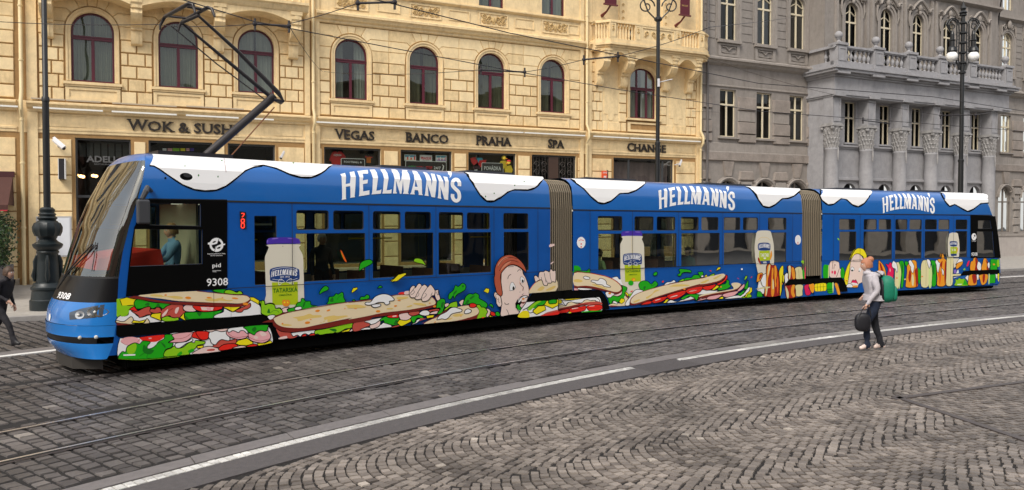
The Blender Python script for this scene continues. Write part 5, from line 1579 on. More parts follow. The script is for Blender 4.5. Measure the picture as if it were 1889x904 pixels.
def arch_window(uc, hw, z0, zs, rise=None, three=False, zt=None, dpt=.22, root=house, gap=None, fm=mar):
    rise = rise or hw; zt = zt or zs - .24; w = -dpt
    b = MB(FB); fw = .075
    hole = hole_arch(uc, hw, z0, zs, rise, 16); inn = hole_arch(uc, hw - fw, z0 + fw, zs, rise - fw, 16)
    n = len(hole)
    b.add([(p[0], w, p[1]) for p in hole] + [(p[0], w + .06, p[1]) for p in hole] + [(p[0], w + .06, p[1]) for p in inn] + [(p[0], w, p[1]) for p in inn],
          [(i_, (i_ + 1) % n, (i_ + 1) % n + n, i_ + n) for i_ in range(n)] + [(i_ + n, (i_ + 1) % n + n, (i_ + 1) % n + 2 * n, i_ + 2 * n) for i_ in range(n)] + [(i_ + 2 * n, (i_ + 1) % n + 2 * n, (i_ + 1) % n + 3 * n, i_ + 3 * n) for i_ in range(n)], fm)
    b.box(uc - hw + .02, uc + hw - .02, w + .01, w + .085, zt - .075, zt + .075, fm); b.box(uc - hw + .02, uc + hw - .02, w + .08, w + .11, zt + .02, zt + .06, fm)
    ms = (-.32, .32) if three else (0,)
    for m_ in ms:
        b.box(uc + m_ - .055, uc + m_ + .055, w + .01, w + .08, z0 + .03, zt - .06, fm)
        if three: b.box(uc + m_ - .045, uc + m_ + .045, w + .01, w + .07, zt + .06, zs + rise * .93, fm)
    # thin sash rims round the lights
    fr = b.build('window', root)
    for a_, c_, z_a, z_b in ((uc - hw + fw, uc - .05, z0 + fw, zt - .07), (uc + .05, uc + hw - fw, z0 + fw, zt - .07), (None, None, 0, 0)):
        tu, tz = random.gauss(0, .010), random.gauss(0, .012)
        P = rect(a_, c_, z_a, z_b) if a_ is not None else [(uc - hw + fw, zt + .07)] + [(uc + hw - fw, zt + .07)] + arc(uc, zs, hw - fw, 0, 180, 14, rise - fw)
        b = MB(lambda p, tu=tu, tz=tz: FB((p[0], p[1] + (p[0] - uc) * tu + (p[2] - zt) * tz, p[2]))); b.plate(P, [], w + .03, pane); b.build('pane', fr)
    sh = lambda u: zs + rise * math.sqrt(max(0, 1 - ((u - uc) / hw) ** 2)) - .03
    g_ = random.uniform(.02, .3) if gap is None else gap
    cm_ = random.choice([cur, mat('net_curtain_pale', (.42, .44, .40), .9, var=.2, scale=5), mat('curtain_olive', (.14, .14, .09), .9, var=.3, scale=5), cur])
    curtain(fr, uc - hw + .04, uc - g_ * .6, z0 + .03, 99, w - .12, cm_, sh); curtain(fr, uc + g_ * .4, uc + hw - .04, z0 + .03, 99, w - .13, cm_, sh)
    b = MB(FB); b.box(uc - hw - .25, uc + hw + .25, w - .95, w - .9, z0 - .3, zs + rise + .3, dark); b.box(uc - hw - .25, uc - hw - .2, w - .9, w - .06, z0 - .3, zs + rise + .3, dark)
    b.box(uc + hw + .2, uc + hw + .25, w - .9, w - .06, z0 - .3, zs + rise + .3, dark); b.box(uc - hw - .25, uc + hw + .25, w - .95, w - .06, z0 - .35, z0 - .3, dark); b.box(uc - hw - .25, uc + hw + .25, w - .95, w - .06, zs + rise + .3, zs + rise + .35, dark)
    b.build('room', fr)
    return fr, hole
WC = [2.2, 5.23, 8.23, 12.28, 15.72, 19.16, 22.6]; WL = [-3.5, -6.9, -10.3, -13.7, -17.1, -20.5]; Z0, ZS, HW_ = 7.83, 9.775, .735
SHOP = [(1.56, 3.47, .7), (4.1, 6.48, .7), (7.07, 8.98, .7), (11.05, 13.62, .5), (14.55, 17.09, .5), (17.93, 20.49, .5), (21.37, 23.96, .1), (26.26, 30.24, .9)]
holes = []
for uc in WC + WL: holes.append(arch_window(uc, HW_, Z0, ZS, gap={12.28: .5, 2.2: .1}.get(uc))[1])
holes.append(arch_window(28.15, .87, Z0, 9.85, .67, True, 9.42, gap=.2)[1])
W2 = [2.2, 5.23, 8.23, 12.28, 15.72, 19.16, 22.6] + WL
def rect_window(uc, hw, z0, z1, root, fm, dpt=.22, zt=None, cm=cur, three=False, mull=.045, arch_bar=False):
    w = -dpt; zt = zt or z0 + (z1 - z0) * .68; b = MB(FB); fw = .07
    o_ = rect(uc - hw, uc + hw, z0, z1); i2 = rect(uc - hw + fw, uc + hw - fw, z0 + fw, z1 - fw)
    b.plate(o_, [i2], w + .06, fm, .05)
    b.box(uc - hw + .02, uc + hw - .02, w + .01, w + .08, zt - .05, zt + .05, fm)
    for m_ in ((-.4, .4) if three else (0,)): b.box(uc + m_ - mull, uc + m_ + mull, w + .012, w + .075, z0 + .03, z1 - .03, fm)
    fr = b.build('window', root); b = MB(FB); b.plate(i2, [], w + .03, pane); b.build('pane', fr)
    curtain(fr, uc - hw + .04, uc - .04, z0 + .03, z1 - .05, w - .14, cm); curtain(fr, uc + .08, uc + hw - .04, z0 + .03, z1 - .05, w - .14, cm)
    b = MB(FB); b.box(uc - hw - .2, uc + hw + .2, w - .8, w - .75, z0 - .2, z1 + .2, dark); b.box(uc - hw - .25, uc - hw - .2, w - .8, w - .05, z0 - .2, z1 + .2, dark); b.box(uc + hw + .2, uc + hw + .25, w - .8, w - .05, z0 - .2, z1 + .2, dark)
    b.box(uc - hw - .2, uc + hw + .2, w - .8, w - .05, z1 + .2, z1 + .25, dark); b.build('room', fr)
    return fr, o_
for uc in W2: holes.append(rect_window(uc, .68, 12.72, 15.2, house, mar, zt=14.4)[1])
holes.append(rect_window(28.15, 1.0, 11.62, 15.0, house, mar, zt=14.4, three=True)[1])
for uc in W2 + [28.15]: holes.append(rect_window(uc, .68, 16.7, 18.9, house, mar, zt=18.2)[1])
shop_h = [rect(a, b, c, 5.68) for a, b, c in SHOP] + [rect(u - 1.2, u + 1.2, .7, 5.3) for u in (-3.5, -6.9, -10.3, -13.7, -17.1)] + [rect(-1.9, -1.02, 2.9, 5.7)]
b = MB(FB); b.plate(rect(-24, 32.15, -1.2, 19.6), holes + shop_h, 0, yj, .24, yt)
b.box(32.10, 32.15, -9, 0, -1, 19.6, yj)
b.build('wall', house)
# ---- raised rustication
RB = [7.05 + .5 * k for k in range(9)]
def row(mb, a, z0, z1, b_, k, m=YB):
    g = .022
    if b_ - a < .18: return
    w_ = b_ - a
    cuts = [a, b_] if w_ < .6 else ([a, (a + b_) / 2, b_] if k % 2 == 0 else ([a, a + w_ * .23, b_ - w_ * .23, b_] if w_ < 2 else [a, a + w_ * .3, a + w_ * .68, b_]))
    for p, q in zip(cuts, cuts[1:]): mb.block(rect(p + g, q - g, z0 + g, z1 - g), 0, .045, .018, m)
def arch_blocks(mb, uc, hw, zc, left, right, top=11.05, rz=None, m=YB):
    R0 = hw + .21
    def C(th): return (R0 * math.cos(R(th)), zc + R0 * math.sin(R(th)))
    def Tt(th, z): r_ = (z - zc) / math.sin(R(th)); return (r_ * math.cos(R(th)), z)
    for sg, end in ((1, right), (-1, left)):
        e = abs(end - uc)
        polys = [[(R0, 9.55), (R0, zc), C(17.1), (e, 10.05), (e, 9.55)],
                 [C(17.1), C(30), C(42), Tt(42, 10.55), (e, 10.55), (e, 10.05)],
                 [C(42), C(53), C(63), Tt(63, top), (e, top), (e, 10.55), Tt(42, 10.55)],
                 [C(63), C(72), C(81), Tt(81, top), Tt(63, top)]]
        for P in polys:
            if e < R0 + .1 and P is polys[0]: continue
            pts = ccw([(uc + sg * x, z) for x, z in P]); cx_ = sum(p[0] for p in pts) / len(pts); cz_ = sum(p[1] for p in pts) / len(pts)
            mb.block(pts, 0, .045, .022, m)
    mb.block(ccw([(uc + x, z) for x, z in [C(99), C(90), C(81), Tt(81, top), (0, top), (-Tt(81, top)[0], top)]]), 0, .05, .022, m)
def bay(mb, centers, a, b_, hw=HW_, arch=True):
    ends = [a] + [(p + q) / 2 for p, q in zip(centers, centers[1:])] + [b_]
    xs = [a]
    for c_ in centers: xs += [c_ - hw - .215, c_ + hw + .215]
    xs.append(b_)
    for k in range(5):
        for j in range(0, len(xs), 2): row(mb, xs[j], RB[k], RB[k + 1], xs[j + 1], k)
    for i_, c_ in enumerate(centers):
        arch_blocks(mb, c_, hw, ZS, ends[i_], ends[i_ + 1])
b = MB(FB)
bay(b, WC[:3], .4, 10.2); bay(b, WC[3:], 10.85, 24.15)
bay(b, [-3.5], -5.2, -.35); bay(b, sorted(WL)[:-1], -22, -5.2)
for k in range(8):  # right bay
    z0_, z1_ = RB[k], RB[k + 1]
    row(b, 24.85, z0_, z1_, 25.55, k % 2 + 2)
    row(b, 31.05, z0_, z1_, 31.75, k % 2 + 2)
    if k in (0,): row(b, 25.55, z0_, z1_, 27.05, 1); row(b, 29.25, z0_, z1_, 31.05, 0)
    elif k < 5: row(b, 26.55, z0_, z1_, 27.05, 0); row(b, 29.25, z0_, z1_, 29.7, 0)
for th0, th1 in ((20, 42), (42, 66), (66, 114), (114, 138), (138, 160)):
    P = [(28.15 + 1.08 * math.cos(R(t)), 9.85 + .88 * math.sin(R(t))) for t in (th0, (th0 + th1) / 2, th1)] + [(28.15 + 1.6 * math.cos(R(t)), 9.85 + 1.15 * math.sin(R(t))) for t in (th1, th0)]
    b.block(ccw(P), 0, .04, .02, yw)
# shaped plaques with round ends
for uc in (26.05, 30.35):
    P = [(uc - .42, 7.95), (uc - .2, 7.93), (uc - .2, 7.8)] + arc(uc, 7.8, .2, 180, 360, 6)[1:-1] + [(uc + .2, 7.8), (uc + .2, 7.93), (uc + .42, 7.95), (uc + .42, 9.35)] + arc(uc, 9.4, .3, 0, 180, 8) + [(uc - .42, 9.35)]
    b.prism(P, 0, .035, yw)
b.prism(rect(25.0, 31.7, 10.6, 11.05), 0, .03, yw)
# ground floor piers with level joints
PI_ = [(-1.0, -.35), (.35, 1.45), (3.58, 4.0), (6.6, 6.95), (9.1, 10.2), (10.85, 10.95), (13.75, 14.42), (17.2, 17.82), (20.6, 21.25), (24.05, 24.15), (24.9, 26.12), (30.38, 31.7)]
for a_, b_ in PI_:
    for k in range(9):
        z = -.6 + .69 * k
        if z < 5.7: b.block(rect(a_ + .01, b_ - .01, z + .02, min(z + .67, 5.78)), 0, .04, .015, YB)
# upper storey plain render slabs
def infill(mb, a, b_, z0, z1, hs, w, m):
    mb.plate(rect(a, b_, z0, z1), [h for h in hs if a < h[0][0] < b_ and z0 < h[0][1] < z1], w, m, w)
infill(b, -24, 32.1, 12.62, 19.5, holes, .03, yw)
b.plate(rect(-24, 32.1, 5.8, 7.0), [], .012, yw); b.plate(rect(25.5, 26.6, 7.05, 10.65), [], .012, yw); b.plate(rect(29.7, 31.05, 7.05, 10.65), [], .012, yw)
b.plate(rect(-24, 32.1, 11.1, 12.6), [h for h in holes if h[0][1] == 11.62] if False else [], .012, yw) if False else [b.plate(rect(p, q, 11.1, 12.6), [], .012, yw) for p, q in ((-24, 27.1), (29.2, 32.1))]
b.build('rusticated_blocks', house)
# ---- mouldings and surrounds
b = MB(FB)
def surround(uc, hw, z0, zs, rise=None, wd=.17, w=.07):
    rise = rise or hw; o_ = hole_arch(uc, hw + wd, z0 - .02, zs, rise + wd, 20); i2 = hole_arch(uc, hw + .002, z0, zs, rise, 20); n = len(o_)
    o2 = hole_arch(uc, hw + wd * .6, z0, zs, rise + wd * .6, 20)
    V = [(p[0], 0, p[1]) for p in o_] + [(p[0], w, p[1]) for p in o_] + [(p[0], w, p[1]) for p in o2] + [(p[0], w * .5, p[1]) for p in o2] + [(p[0], w * .5, p[1]) for p in i2] + [(p[0], -.05, p[1]) for p in i2]
    f = []
    for l in range(5):
        for i_ in range(1, n): f.append((l * n + i_, l * n + (i_ + 1) % n, (l + 1) * n + (i_ + 1) % n, (l + 1) * n + i_))
    b.add(V, f, yt)
for uc in WC + WL:
    surround(uc, HW_, Z0, ZS)
    b.box(uc - 1.0, uc + 1.0, 0, .13, 7.70, 7.80, yt); b.box(uc - .95, uc + .95, 0, .08, 7.62, 7.70, yt)
    b.plate(rect(uc - .93, uc + .93, 7.08, 7.6), [rect(uc - .8, uc + .8, 7.2, 7.5)], .05, yw, .04); b.box(uc - .8, uc + .8, 0, .012, 7.2, 7.5, yw)
surround(28.15, .87, Z0, 9.85, .67); b.box(27.0, 29.3, 0, .13, 7.70, 7.80, yt)
b.plate(rect(27.1, 29.2, 7.08, 7.6), [rect(27.3, 29.0, 7.2, 7.5)], .05, yw, .04)
sections = [(-24, -.3), (.02, 10.42), (10.7, 24.35), (24.6, 32.15)]
for a, c in sections:
    # shop cornice: slope, fascia, steps
    b.mould(a, c, [(0, 7.0), (.10, 6.98), (.34, 6.92), (.34, 6.86), (.27, 6.84), (.22, 6.74), (.10, 6.68), (.10, 6.60), (.05, 6.58), (0, 6.58)], yt)
    b.mould(a, c, [(0, 6.02), (.06, 6.0), (.06, 5.93), (.035, 5.92), (.035, 5.82), (.0, 5.8)], yt)
    b.mould(a, c, [(0, 12.66), (.16, 12.63), (.16, 12.57), (.06, 12.5), (0, 12.48)], yt)
    b.mould(a, c, [(0, 16.3), (.3, 16.25), (.3, 16.15), (.1, 16.0), (0, 15.95)], yt)
    b.mould(a, c, [(0, .35), (.09, .3), (.09, -1), (0, -1)], mat('plinth_stone', (.42, .35, .26), .8, bump=.3, scale=20, var=.2))
for a, c in ((-24, -.3), (.02, .5), (10.7, 24.35), (24.6, 25.3)):
    b.mould(a, c, [(0, 11.62), (.12, 11.58), (.34, 11.50), (.34, 11.40), (.27, 11.38), (.2, 11.25), (.1, 11.2), (.1, 11.12), (.04, 11.08), (0, 11.08)], yt)
b.box(-24, 32.15, -.02, .5, 19.3, 19.7, yt)
for s0, s1 in ((.42, 9.9), (11.0, 14.0), (14.3, 17.3)): pass
# frieze panels
for a_, c_ in ((.5, 1.9), (8.95, 10.1), (13.95, 14.5), (17.15, 18.1), (20.5, 21.7), (24.85, 26.05), (30.4, 31.6)):
    b.plate(rect(a_, c_, 6.07, 6.54), [rect(a_ + .06, c_ - .06, 6.12, 6.49)], .03, yw, .028)
# engaged strips at section ends
for a_, c_ in ((.02, .36), (10.22, 10.44), (10.68, 10.86), (24.15, 24.36), (24.58, 24.84), (31.76, 32.13)):
    b.box(a_, c_, 0, .09, -1, 6.58, yw); b.box(a_, c_, 0, .09, 7.0, 19.3, yw)
b.build('mouldings', house)
# carved panels in the upper frieze: scrollwork in relief
def scroll(mb, cx_, cz_, r, sg, m, turns=1.6, w=.05, t=.03):
    P = []
    for k in range(18):
        a = k / 17 * turns * 2 * math.pi; rr = r * (1 - k / 20); P.append((cx_ + sg * rr * math.cos(a), w, cz_ + rr * math.sin(a)))
    mb.sweep(P, [t * (1 - k / 30) for k in range(18)], m, 5)
ornm = mat('carved_ochre', (.60, .42, .19), .9, bump=.3, scale=30, var=.25, grime=.5)
for uc in (12.28, 15.77, 19.25, 22.7, -3.5, 2.2, 5.23, 8.23):
    b = MB(FB)
    b.plate(rect(uc - .78, uc + .78, 11.78, 12.42), [rect(uc - .72, uc + .72, 11.84, 12.36)], .05, yw, .04)
    for sg in (-1, 1):
        scroll(b, uc + sg * .22, 12.1, .15, sg, ornm); scroll(b, uc + sg * .5, 12.2, .13, -sg, ornm); scroll(b, uc + sg * .52, 11.98, .1, sg, ornm); scroll(b, uc + sg * .3, 11.95, .09, -sg, ornm)
        b.sweep([(uc + sg * .02, .04, 11.9), (uc + sg * .2, .06, 12.3), (uc + sg * .42, .05, 12.05), (uc + sg * .68, .04, 12.28)], .022, ornm, 5)
    b.ball((uc, .04, 12.1), .1, ornm, 10, 6, (1, .4, 1.4)); b.build('carved_panel', house)
for uc in (14.0, 17.45, 20.95, 24.0 - .45):
    b = MB(FB); b.plate(rect(uc - .55, uc + .55, 11.85, 12.35), [rect(uc - .5, uc + .5, 11.9, 12.3)], .045, yw, .03); b.build('plain_panel', house)
# ---- shop windows
lampw = mat('warm_lamp', (.9, .5, .2), .5, emit=(1, .5, .2, 5))
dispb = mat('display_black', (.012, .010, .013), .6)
for j, (a, c, z0) in enumerate(SHOP):
    b = MB(FB); w = -.12; b.plate(rect(a, c, z0, 5.68), [rect(a + .07, c - .07, z0 + .07, 5.6)], w, shopfr, .06)
    mull = {0: [], 1: [], 2: [], 7: [27.3, 29.55]}.get(j, [])
    for m_ in mull: b.box(m_ - .05, m_ + .05, w - .05, w + .02, z0, 5.62, shopfr)
    if j < 3: b.box(a, c, w - .05, w + .02, 3.38, 3.48, shopfr); b.box(a, c, w - .05, w + .02, 2.25, 2.33, shopfr)
    fr = b.build('shop_window' if j != 6 else 'entrance_door', house)
    b = MB(FB); b.plate(rect(a + .07, c - .07, z0 + .07, 5.6), [], w - .03, pane); b.build('pane', fr)
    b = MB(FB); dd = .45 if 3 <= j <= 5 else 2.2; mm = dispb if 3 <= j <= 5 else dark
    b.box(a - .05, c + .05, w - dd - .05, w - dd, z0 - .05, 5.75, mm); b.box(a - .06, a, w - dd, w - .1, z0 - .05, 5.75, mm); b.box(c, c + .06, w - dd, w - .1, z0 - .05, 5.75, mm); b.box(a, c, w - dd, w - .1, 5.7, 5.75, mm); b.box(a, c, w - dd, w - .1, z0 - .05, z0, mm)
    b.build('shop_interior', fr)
    if j == 0:
        b = MB(FB)
        for k in range(7): b.box(a + .12 + k * .25, a + .32 + k * .25, w - .5, w - .48, 5.0, 5.55, mat('blind_grey', (.10, .10, .10), .8))
        b.build('blind', fr)
        for k, (x, y) in enumerate(((141, 323), (149, 325), (172, 324), (177, 325), (153, 326))):
            u, z = F(x, y, -.9); bb = MB(FB); bb.ball((u, -.9, z), .07, lampw, 8, 6, (1.1, 1.1, .9)); bb.build('lamp_shade', fr)
    if j == 7:
        curtain(fr, a + .1, c - .1, z0 + .1, 5.5, w - .35, mat('mauve_curtain', (.24, .17, .18), .9, var=.3))
    if j == 6:  # wrought grilles beside the door
        b = MB(FB); iron = mat('door_iron', (.03, .022, .018), .5)
        b.box(22.4, 22.95, w - .02, w + .03, z0, 5.6, mat('door_wood', (.055, .03, .02), .5)); b.box(21.44, 23.9, w - .02, w + .03, 4.3, 4.36, iron)
        for uu in (21.9, 23.4):
            for zz in (5.2, 4.8, 4.0): 
                for sg in (-1, 1): scroll(b, uu + sg * .2, zz, .17, sg, iron, 1.5, w + .04, .02)
        for k in range(6): b.sweep([(21.5 + .17 * k, w + .03, 3), (21.5 + .17 * k, w + .03, 5.6)], .012, iron, 5)
        for k in range(6): b.sweep([(23.0 + .17 * k, w + .03, 3), (23.0 + .17 * k, w + .03, 5.6)], .012, iron, 5)
        b.build('door_grille', fr)
for u in (-3.5, -6.9, -10.3, -13.7, -17.1):
    b = MB(FB); b.plate(rect(u - 1.2, u + 1.2, .7, 5.3), [rect(u - 1.1, u + 1.1, .8, 5.2)], -.12, shopfr, .05); fr = b.build('shop_window', house); b = MB(FB); b.plate(rect(u - 1.1, u + 1.1, .8, 5.2), [], -.15, pane); b.build('pane', fr)
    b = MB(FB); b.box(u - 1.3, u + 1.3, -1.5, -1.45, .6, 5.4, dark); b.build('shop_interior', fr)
b = MB(FB); b.plate(rect(-1.9, -1.02, 2.9, 5.7), [rect(-1.82, -1.1, 2.98, 5.62)], -.1, shopfr, .05); fr = b.build('shop_window', house); b = MB(FB); b.plate(rect(-1.82, -1.1, 2.98, 5.62), [], -.13, pane); b.build('pane', fr)
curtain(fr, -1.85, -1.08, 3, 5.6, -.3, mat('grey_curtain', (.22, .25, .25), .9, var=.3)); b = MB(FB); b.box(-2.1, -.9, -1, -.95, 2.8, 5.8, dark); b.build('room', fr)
# ---- rain pipes
pip = mat('pipe_ochre', (.72, .58, .33), .55, var=.1)
for u in (-.13, 10.56, 24.47, 31.95):
    b = MB(FB); b.sweep([(u, .2, 19.3), (u, .2, 7.3), (u, .42, 6.95), (u, .42, 6.6), (u, .2, 6.35), (u, .2, -.6)], .068, pip, 10)
    for z in (2.2, 4.6, 6.2, 8.4, 10.4, 12.8): b.lathe((u, .2, z), [(.068, 0), (.085, .01), (.085, .07), (.068, .08)], pip, 10)
    b.build('drainpipe', house, smooth=40)
# ---- lamp bars along the shop cornice
for (x0, y0, x1, y1) in ((61, 200, 190, 206), (206, 206, 326, 213), (343, 214, 440, 218), (465, 219, 505, 221), (582, 226, 677, 230), (678, 230, 766, 234), (768, 234, 853, 239), (855, 239, 965, 243), (968, 243, 1079, 251), (1095, 253, 1160, 256), (1163, 256, 1292, 261), (0, 196, 33, 198)):
    a = F(x0, y0, .38); c = F(x1, y1, .38); b = MB(FB); b.box(a[0], c[0], .34, .42, 6.66, 6.72, barw); b.build('lamp_bar', house)
for (x0, y0, x1, y1) in ((57, 182, 120, 187), (122, 186, 186, 190), (207, 191, 326, 197), (344, 197, 450, 203)):
    a = F(x0, y0, .2); c = F(x1, y1, .2); b = MB(FB); b.box(a[0], c[0], .12, .2, a[1], a[1] + .05, mat('bar_grey', (.42, .36, .28), .6)); b.build('ledge_rail', house)
# ---- corbels (S-shaped brackets) and balconies
def corbel(mb, u, hw, w1, z0, z1, m=yt):
    """side profile (w,z) extruded in u"""
    h = z1 - z0; P = [(0, z0), (.10, z0), (.20, z0 + .03 * h), (.27, z0 + .12 * h), (.26, z0 + .25 * h), (.24, z0 + .34 * h), (.34, z0 + .35 * h), (.34, z0 + .42 * h), (w1 * .62, z0 + .46 * h), (w1 * .82, z0 + .54 * h), (w1 * .92, z0 + .66 * h), (w1 * .88, z0 + .76 * h), (w1 * .95, z0 + .78 * h), (w1 * .95, z0 + .86 * h), (w1, z0 + .9 * h), (w1, z1), (0, z1)]
    n = len(P); tr = tessellate_polygon([[Vector((p[0], p[1], 0)) for p in P]])
    for (a, c, ex) in ((u - hw, u + hw, 0), (u - hw * .35, u + hw * .35, .02)):
        V = [(a, p[0] + ex, p[1]) for p in P] + [(c, p[0] + ex, p[1]) for p in P]
        mb.add(V, [tuple(t) for t in tr] + [tuple(i_ + n for i_ in t) for t in tr] + [(i_, (i_ + 1) % n, (i_ + 1) % n + n, i_ + n) for i_ in range(n)], m)
def fascia(mb, a, c, w0, w1, zs, zc, ztop, m=yt, n=14):
    P = [(a, ztop), (a, zs)] + [(a + (c - a) * k / n, zs + (zc - zs) * math.sin(math.pi * k / n)) for k in range(1, n)] + [(c, zs), (c, ztop)]
    mb.prism(P, w0, w1, m)
# left balcony above the restaurant windows
b = MB(FB)
cb = [.72, 3.72, 6.73, 9.72]
for u in cb: corbel(b, u, .2, 1.0, 9.35, 11.0); b.box(u - .24, u + .24, 0, 1.03, 11.0, 11.15, yt)
for p, q in zip(cb, cb[1:]): fascia(b, p + .2, q - .2, 0.0, .98, 10.72, 11.02, 11.15)
b.mould(.4, 10.2, [(0, 11.5), (1.2, 11.5), (1.2, 11.4), (1.12, 11.36), (1.05, 11.2), (1.0, 11.15), (0, 11.15)], yt)
b.box(.45, 10.1, 1.0, 1.14, 12.2, 12.4, yt)
for k in range(34): b.lathe((.6 + k * .28, 1.07, 11.5), [(.05, 0), (.07, .05), (.04, .12), (.085, .3), (.04, .5), (.06, .62), (.06, .7)], yt, 8)
b.build('balcony', house, smooth=35)
b = MB(FB)
for u, hw in ((25.25, .2), (26.75, .22), (29.55, .22), (31.15, .2)):
    corbel(b, u, hw, 1.0, 9.35, 11.05); b.box(u - hw - .04, u + hw + .04, 0, 1.04, 11.0, 11.1, yt)
for p, q in ((25.45, 26.53), (26.97, 29.33), (29.77, 30.95)): fascia(b, p, q, 0, .98, 10.62, 10.98, 11.1)
pl = lambda o_: [(24.75, 0), (24.75, .42 + o_), (25.35 - o_ * .4, 1.0 + o_), (31.35 + o_ * .4, 1.0 + o_), (32.0, .62 + o_), (32.0, 0)]
for o_, za, zb2 in ((.02, 11.1, 11.2), (.10, 11.2, 11.3), (.22, 11.3, 11.42), (.12, 11.42, 11.62), (.16, 12.42, 12.5), (.1, 12.5, 12.56)):
    if za > 12:
        # rail only: ring segments
        P = pl(o_ - .02); Q = pl(o_ - .26)
        for k in range(4): 
            a1, a2, b1, b2 = P[k + 0 if k else 0], P[k + 1], Q[k], Q[k + 1]
            b.prismz([a1, a2, b2, b1], za, zb2, yt)
        continue
    b.prismz(pl(o_), za, zb2, yt)
def seg_bal(mb, p, q, z0, z1, n, m, pat=None):
    for k in range(n):
        t = (k + .5) / n; c = (p[0] + (q[0] - p[0]) * t, p[1] + (q[1] - p[1]) * t)
        h = z1 - z0; mb.lathe((c[0], c[1], z0), [(.05, 0), (.055, .06 * h), (.03, .12 * h), (.065, .38 * h), (.035, .7 * h), (.055, .86 * h), (.05, h)], m, 8)
def pier(mb, c, hw, z0, z1, m): mb.box(c[0] - hw, c[0] + hw, c[1] - .12, c[1] + .12, z0, z1, m)
fr_ = 1.0
seg_bal(b, (24.78, .45), (25.3, .95), 11.62, 12.42, 5, yt)
for u in (25.45, 27.0, 29.6, 31.2): 
    pier(b, (u, 1.0), .19, 11.62, 12.42, yt); b.plate(rect(u - .14, u + .14, 11.68, 12.36), [rect(u - .1, u + .1, 11.73, 12.31)], 1.135, yt, .02); scroll(b, u, 12.05, .07, 1, ornm, 1.5, 1.14, .018); b.ball((u, 1.13, 12.22), .05, ornm, 8, 5)
seg_bal(b, (25.68, 1.0), (26.78, 1.0), 11.62, 12.42, 6, yt); seg_bal(b, (29.82, 1.0), (30.98, 1.0), 11.62, 12.42, 6, yt)
b.box(27.2, 29.4, .92, 1.08, 11.62, 12.42, yt); b.plate(rect(27.2, 29.4, 11.62, 12.42), [rect(27.3, 28.25, 11.72, 12.32), rect(28.35, 29.3, 11.72, 12.32)], 1.12, yt, .04)
for uc in (27.78, 28.82):
    for sg in (-1, 1): scroll(b, uc + sg * .2, 12.05, .13, sg, ornm, 1.6, 1.1, .025); scroll(b, uc + sg * .3, 11.9, .08, -sg, ornm, 1.4, 1.1, .02)
seg_bal(b, (31.42, .98), (31.98, .66), 11.62, 12.42, 4, yt)
b.build('balcony', house, smooth=35)
# pilaster strips with ornament by the balcony door
for u in (26.75, 29.55):
    b = MB(FB); b.box(u - .2, u + .2, 0, .1, 12.7, 16, yt)
    for z in (13.0, 13.35, 13.7, 14.05, 14.4): scroll(b, u, z, .09, 1, ornm, 1.4, .11, .02)
    b.build('carved_strip', house)
# ---- raised metal lettering (each word a sign of its own)
letm = mat('letter_bronze', (.045, .036, .030), .45, .4)
def word(s, x0, x1, label, zc=(6.03, 6.44)):
    u0, u1 = F(x0, 250)[0], F(x1, 250)[0]; b = MB(FB); parts = s.split(' ')
    V, Fs, W_, H_ = text2d(s, .02, serif=True)
    # capitals at word starts drawn larger
    sx = (u1 - u0) / W_; sz = (zc[1] - zc[0]) / H_
    ini = text2d(s[0], .02, serif=True)[2]
    P = []
    for x, y in V:
        k = 1.10 if x <= ini + .001 else 1.0
        P.append((u0 + x * sx, zc[0] + y * sz * k))
    n = len(P)
    b.add([(p[0], .10, p[1]) for p in P] + [(p[0], .05, p[1]) for p in P], [f for f in Fs] + [tuple(i_ + n for i_ in f) for f in Fs], letm)
    cnt = {}
    for f in Fs:
        for i_ in range(len(f)): e = (f[i_], f[(i_ + 1) % len(f)]); k = tuple(sorted(e)); cnt[k] = cnt.get(k, 0) + 1
    b.add([(p[0], .10, p[1]) for p in P] + [(p[0], .05, p[1]) for p in P], [(a, c, c + n, a + n) for (a, c), q in cnt.items() if q == 1], letm)
    b.build('lettering', None, label, 'lettering', 'dark metal words on the shop frieze')
word('WOK & SUSHI', 234, 437, 'dark metal restaurant words, the longest lettering, partly behind the current collector arm')
word('VEGAS', 616, 690, 'five dark metal letters above the window with the hanging red shirt')
word('BANCO', 747, 826, 'five dark metal letters above the window with three small pictures')
word('PRAHA', 877, 943, 'five dark metal letters above the window with the puppet and ducks')
word('SPA', 1010, 1040, 'three dark metal letters above the dark grilled door')
word('CHANGE', 1156, 1227, 'six dark metal letters under the right balcony, crossed by the tram pole')
# ============================================================ things on and in the shop fronts
def ftext(s, x0, y0, x1, y1, w, m, mb, bold=.01):
    a = F(x0, y1, w); c = F(x1, y0, w); V, Fs, W_, H_ = text2d(s, bold)
    # keep letters upright: heights taken at the middle of the word
    xm = (x0 + x1) / 2; zb_ = F(xm, y1, w)[1]; zt_ = F(xm, y0, w)[1]
    mb.add([(a[0] + v[0] / W_ * (c[0] - a[0]), w, zb_ + v[1] / H_ * (zt_ - zb_)) for v in V], Fs, m)
wht = mat('sign_white', (.75, .75, .75), .5); dim = mat('sign_white_dim', (.10, .10, .10), .5); redc = mat('shirt_red', (.62, .02, .03), .8, var=.2, scale=12); sgrn = mat('sign_green', (.05, .45, .08), .5); sred = mat('sign_red', (.65, .02, .04), .5)
gold = mat('sign_gold', (.55, .38, .12), .5); yel = mat('duck_yellow', (.85, .62, .04), .45); org = mat('beak_orange', (.85, .22, .02), .5); teal = mat('sign_teal', (.05, .35, .5), .6)
def fp(pts, w): return [F(x, y, w) for x, y in pts]
z6 = lambda x, y: (460 + x / 3.767, 220 + y / 3.767); z7 = lambda x, y: (920 + x / 3.767, 220 + y / 3.767); z5 = lambda x, y: (x / 3.767, 220 + y / 3.767)
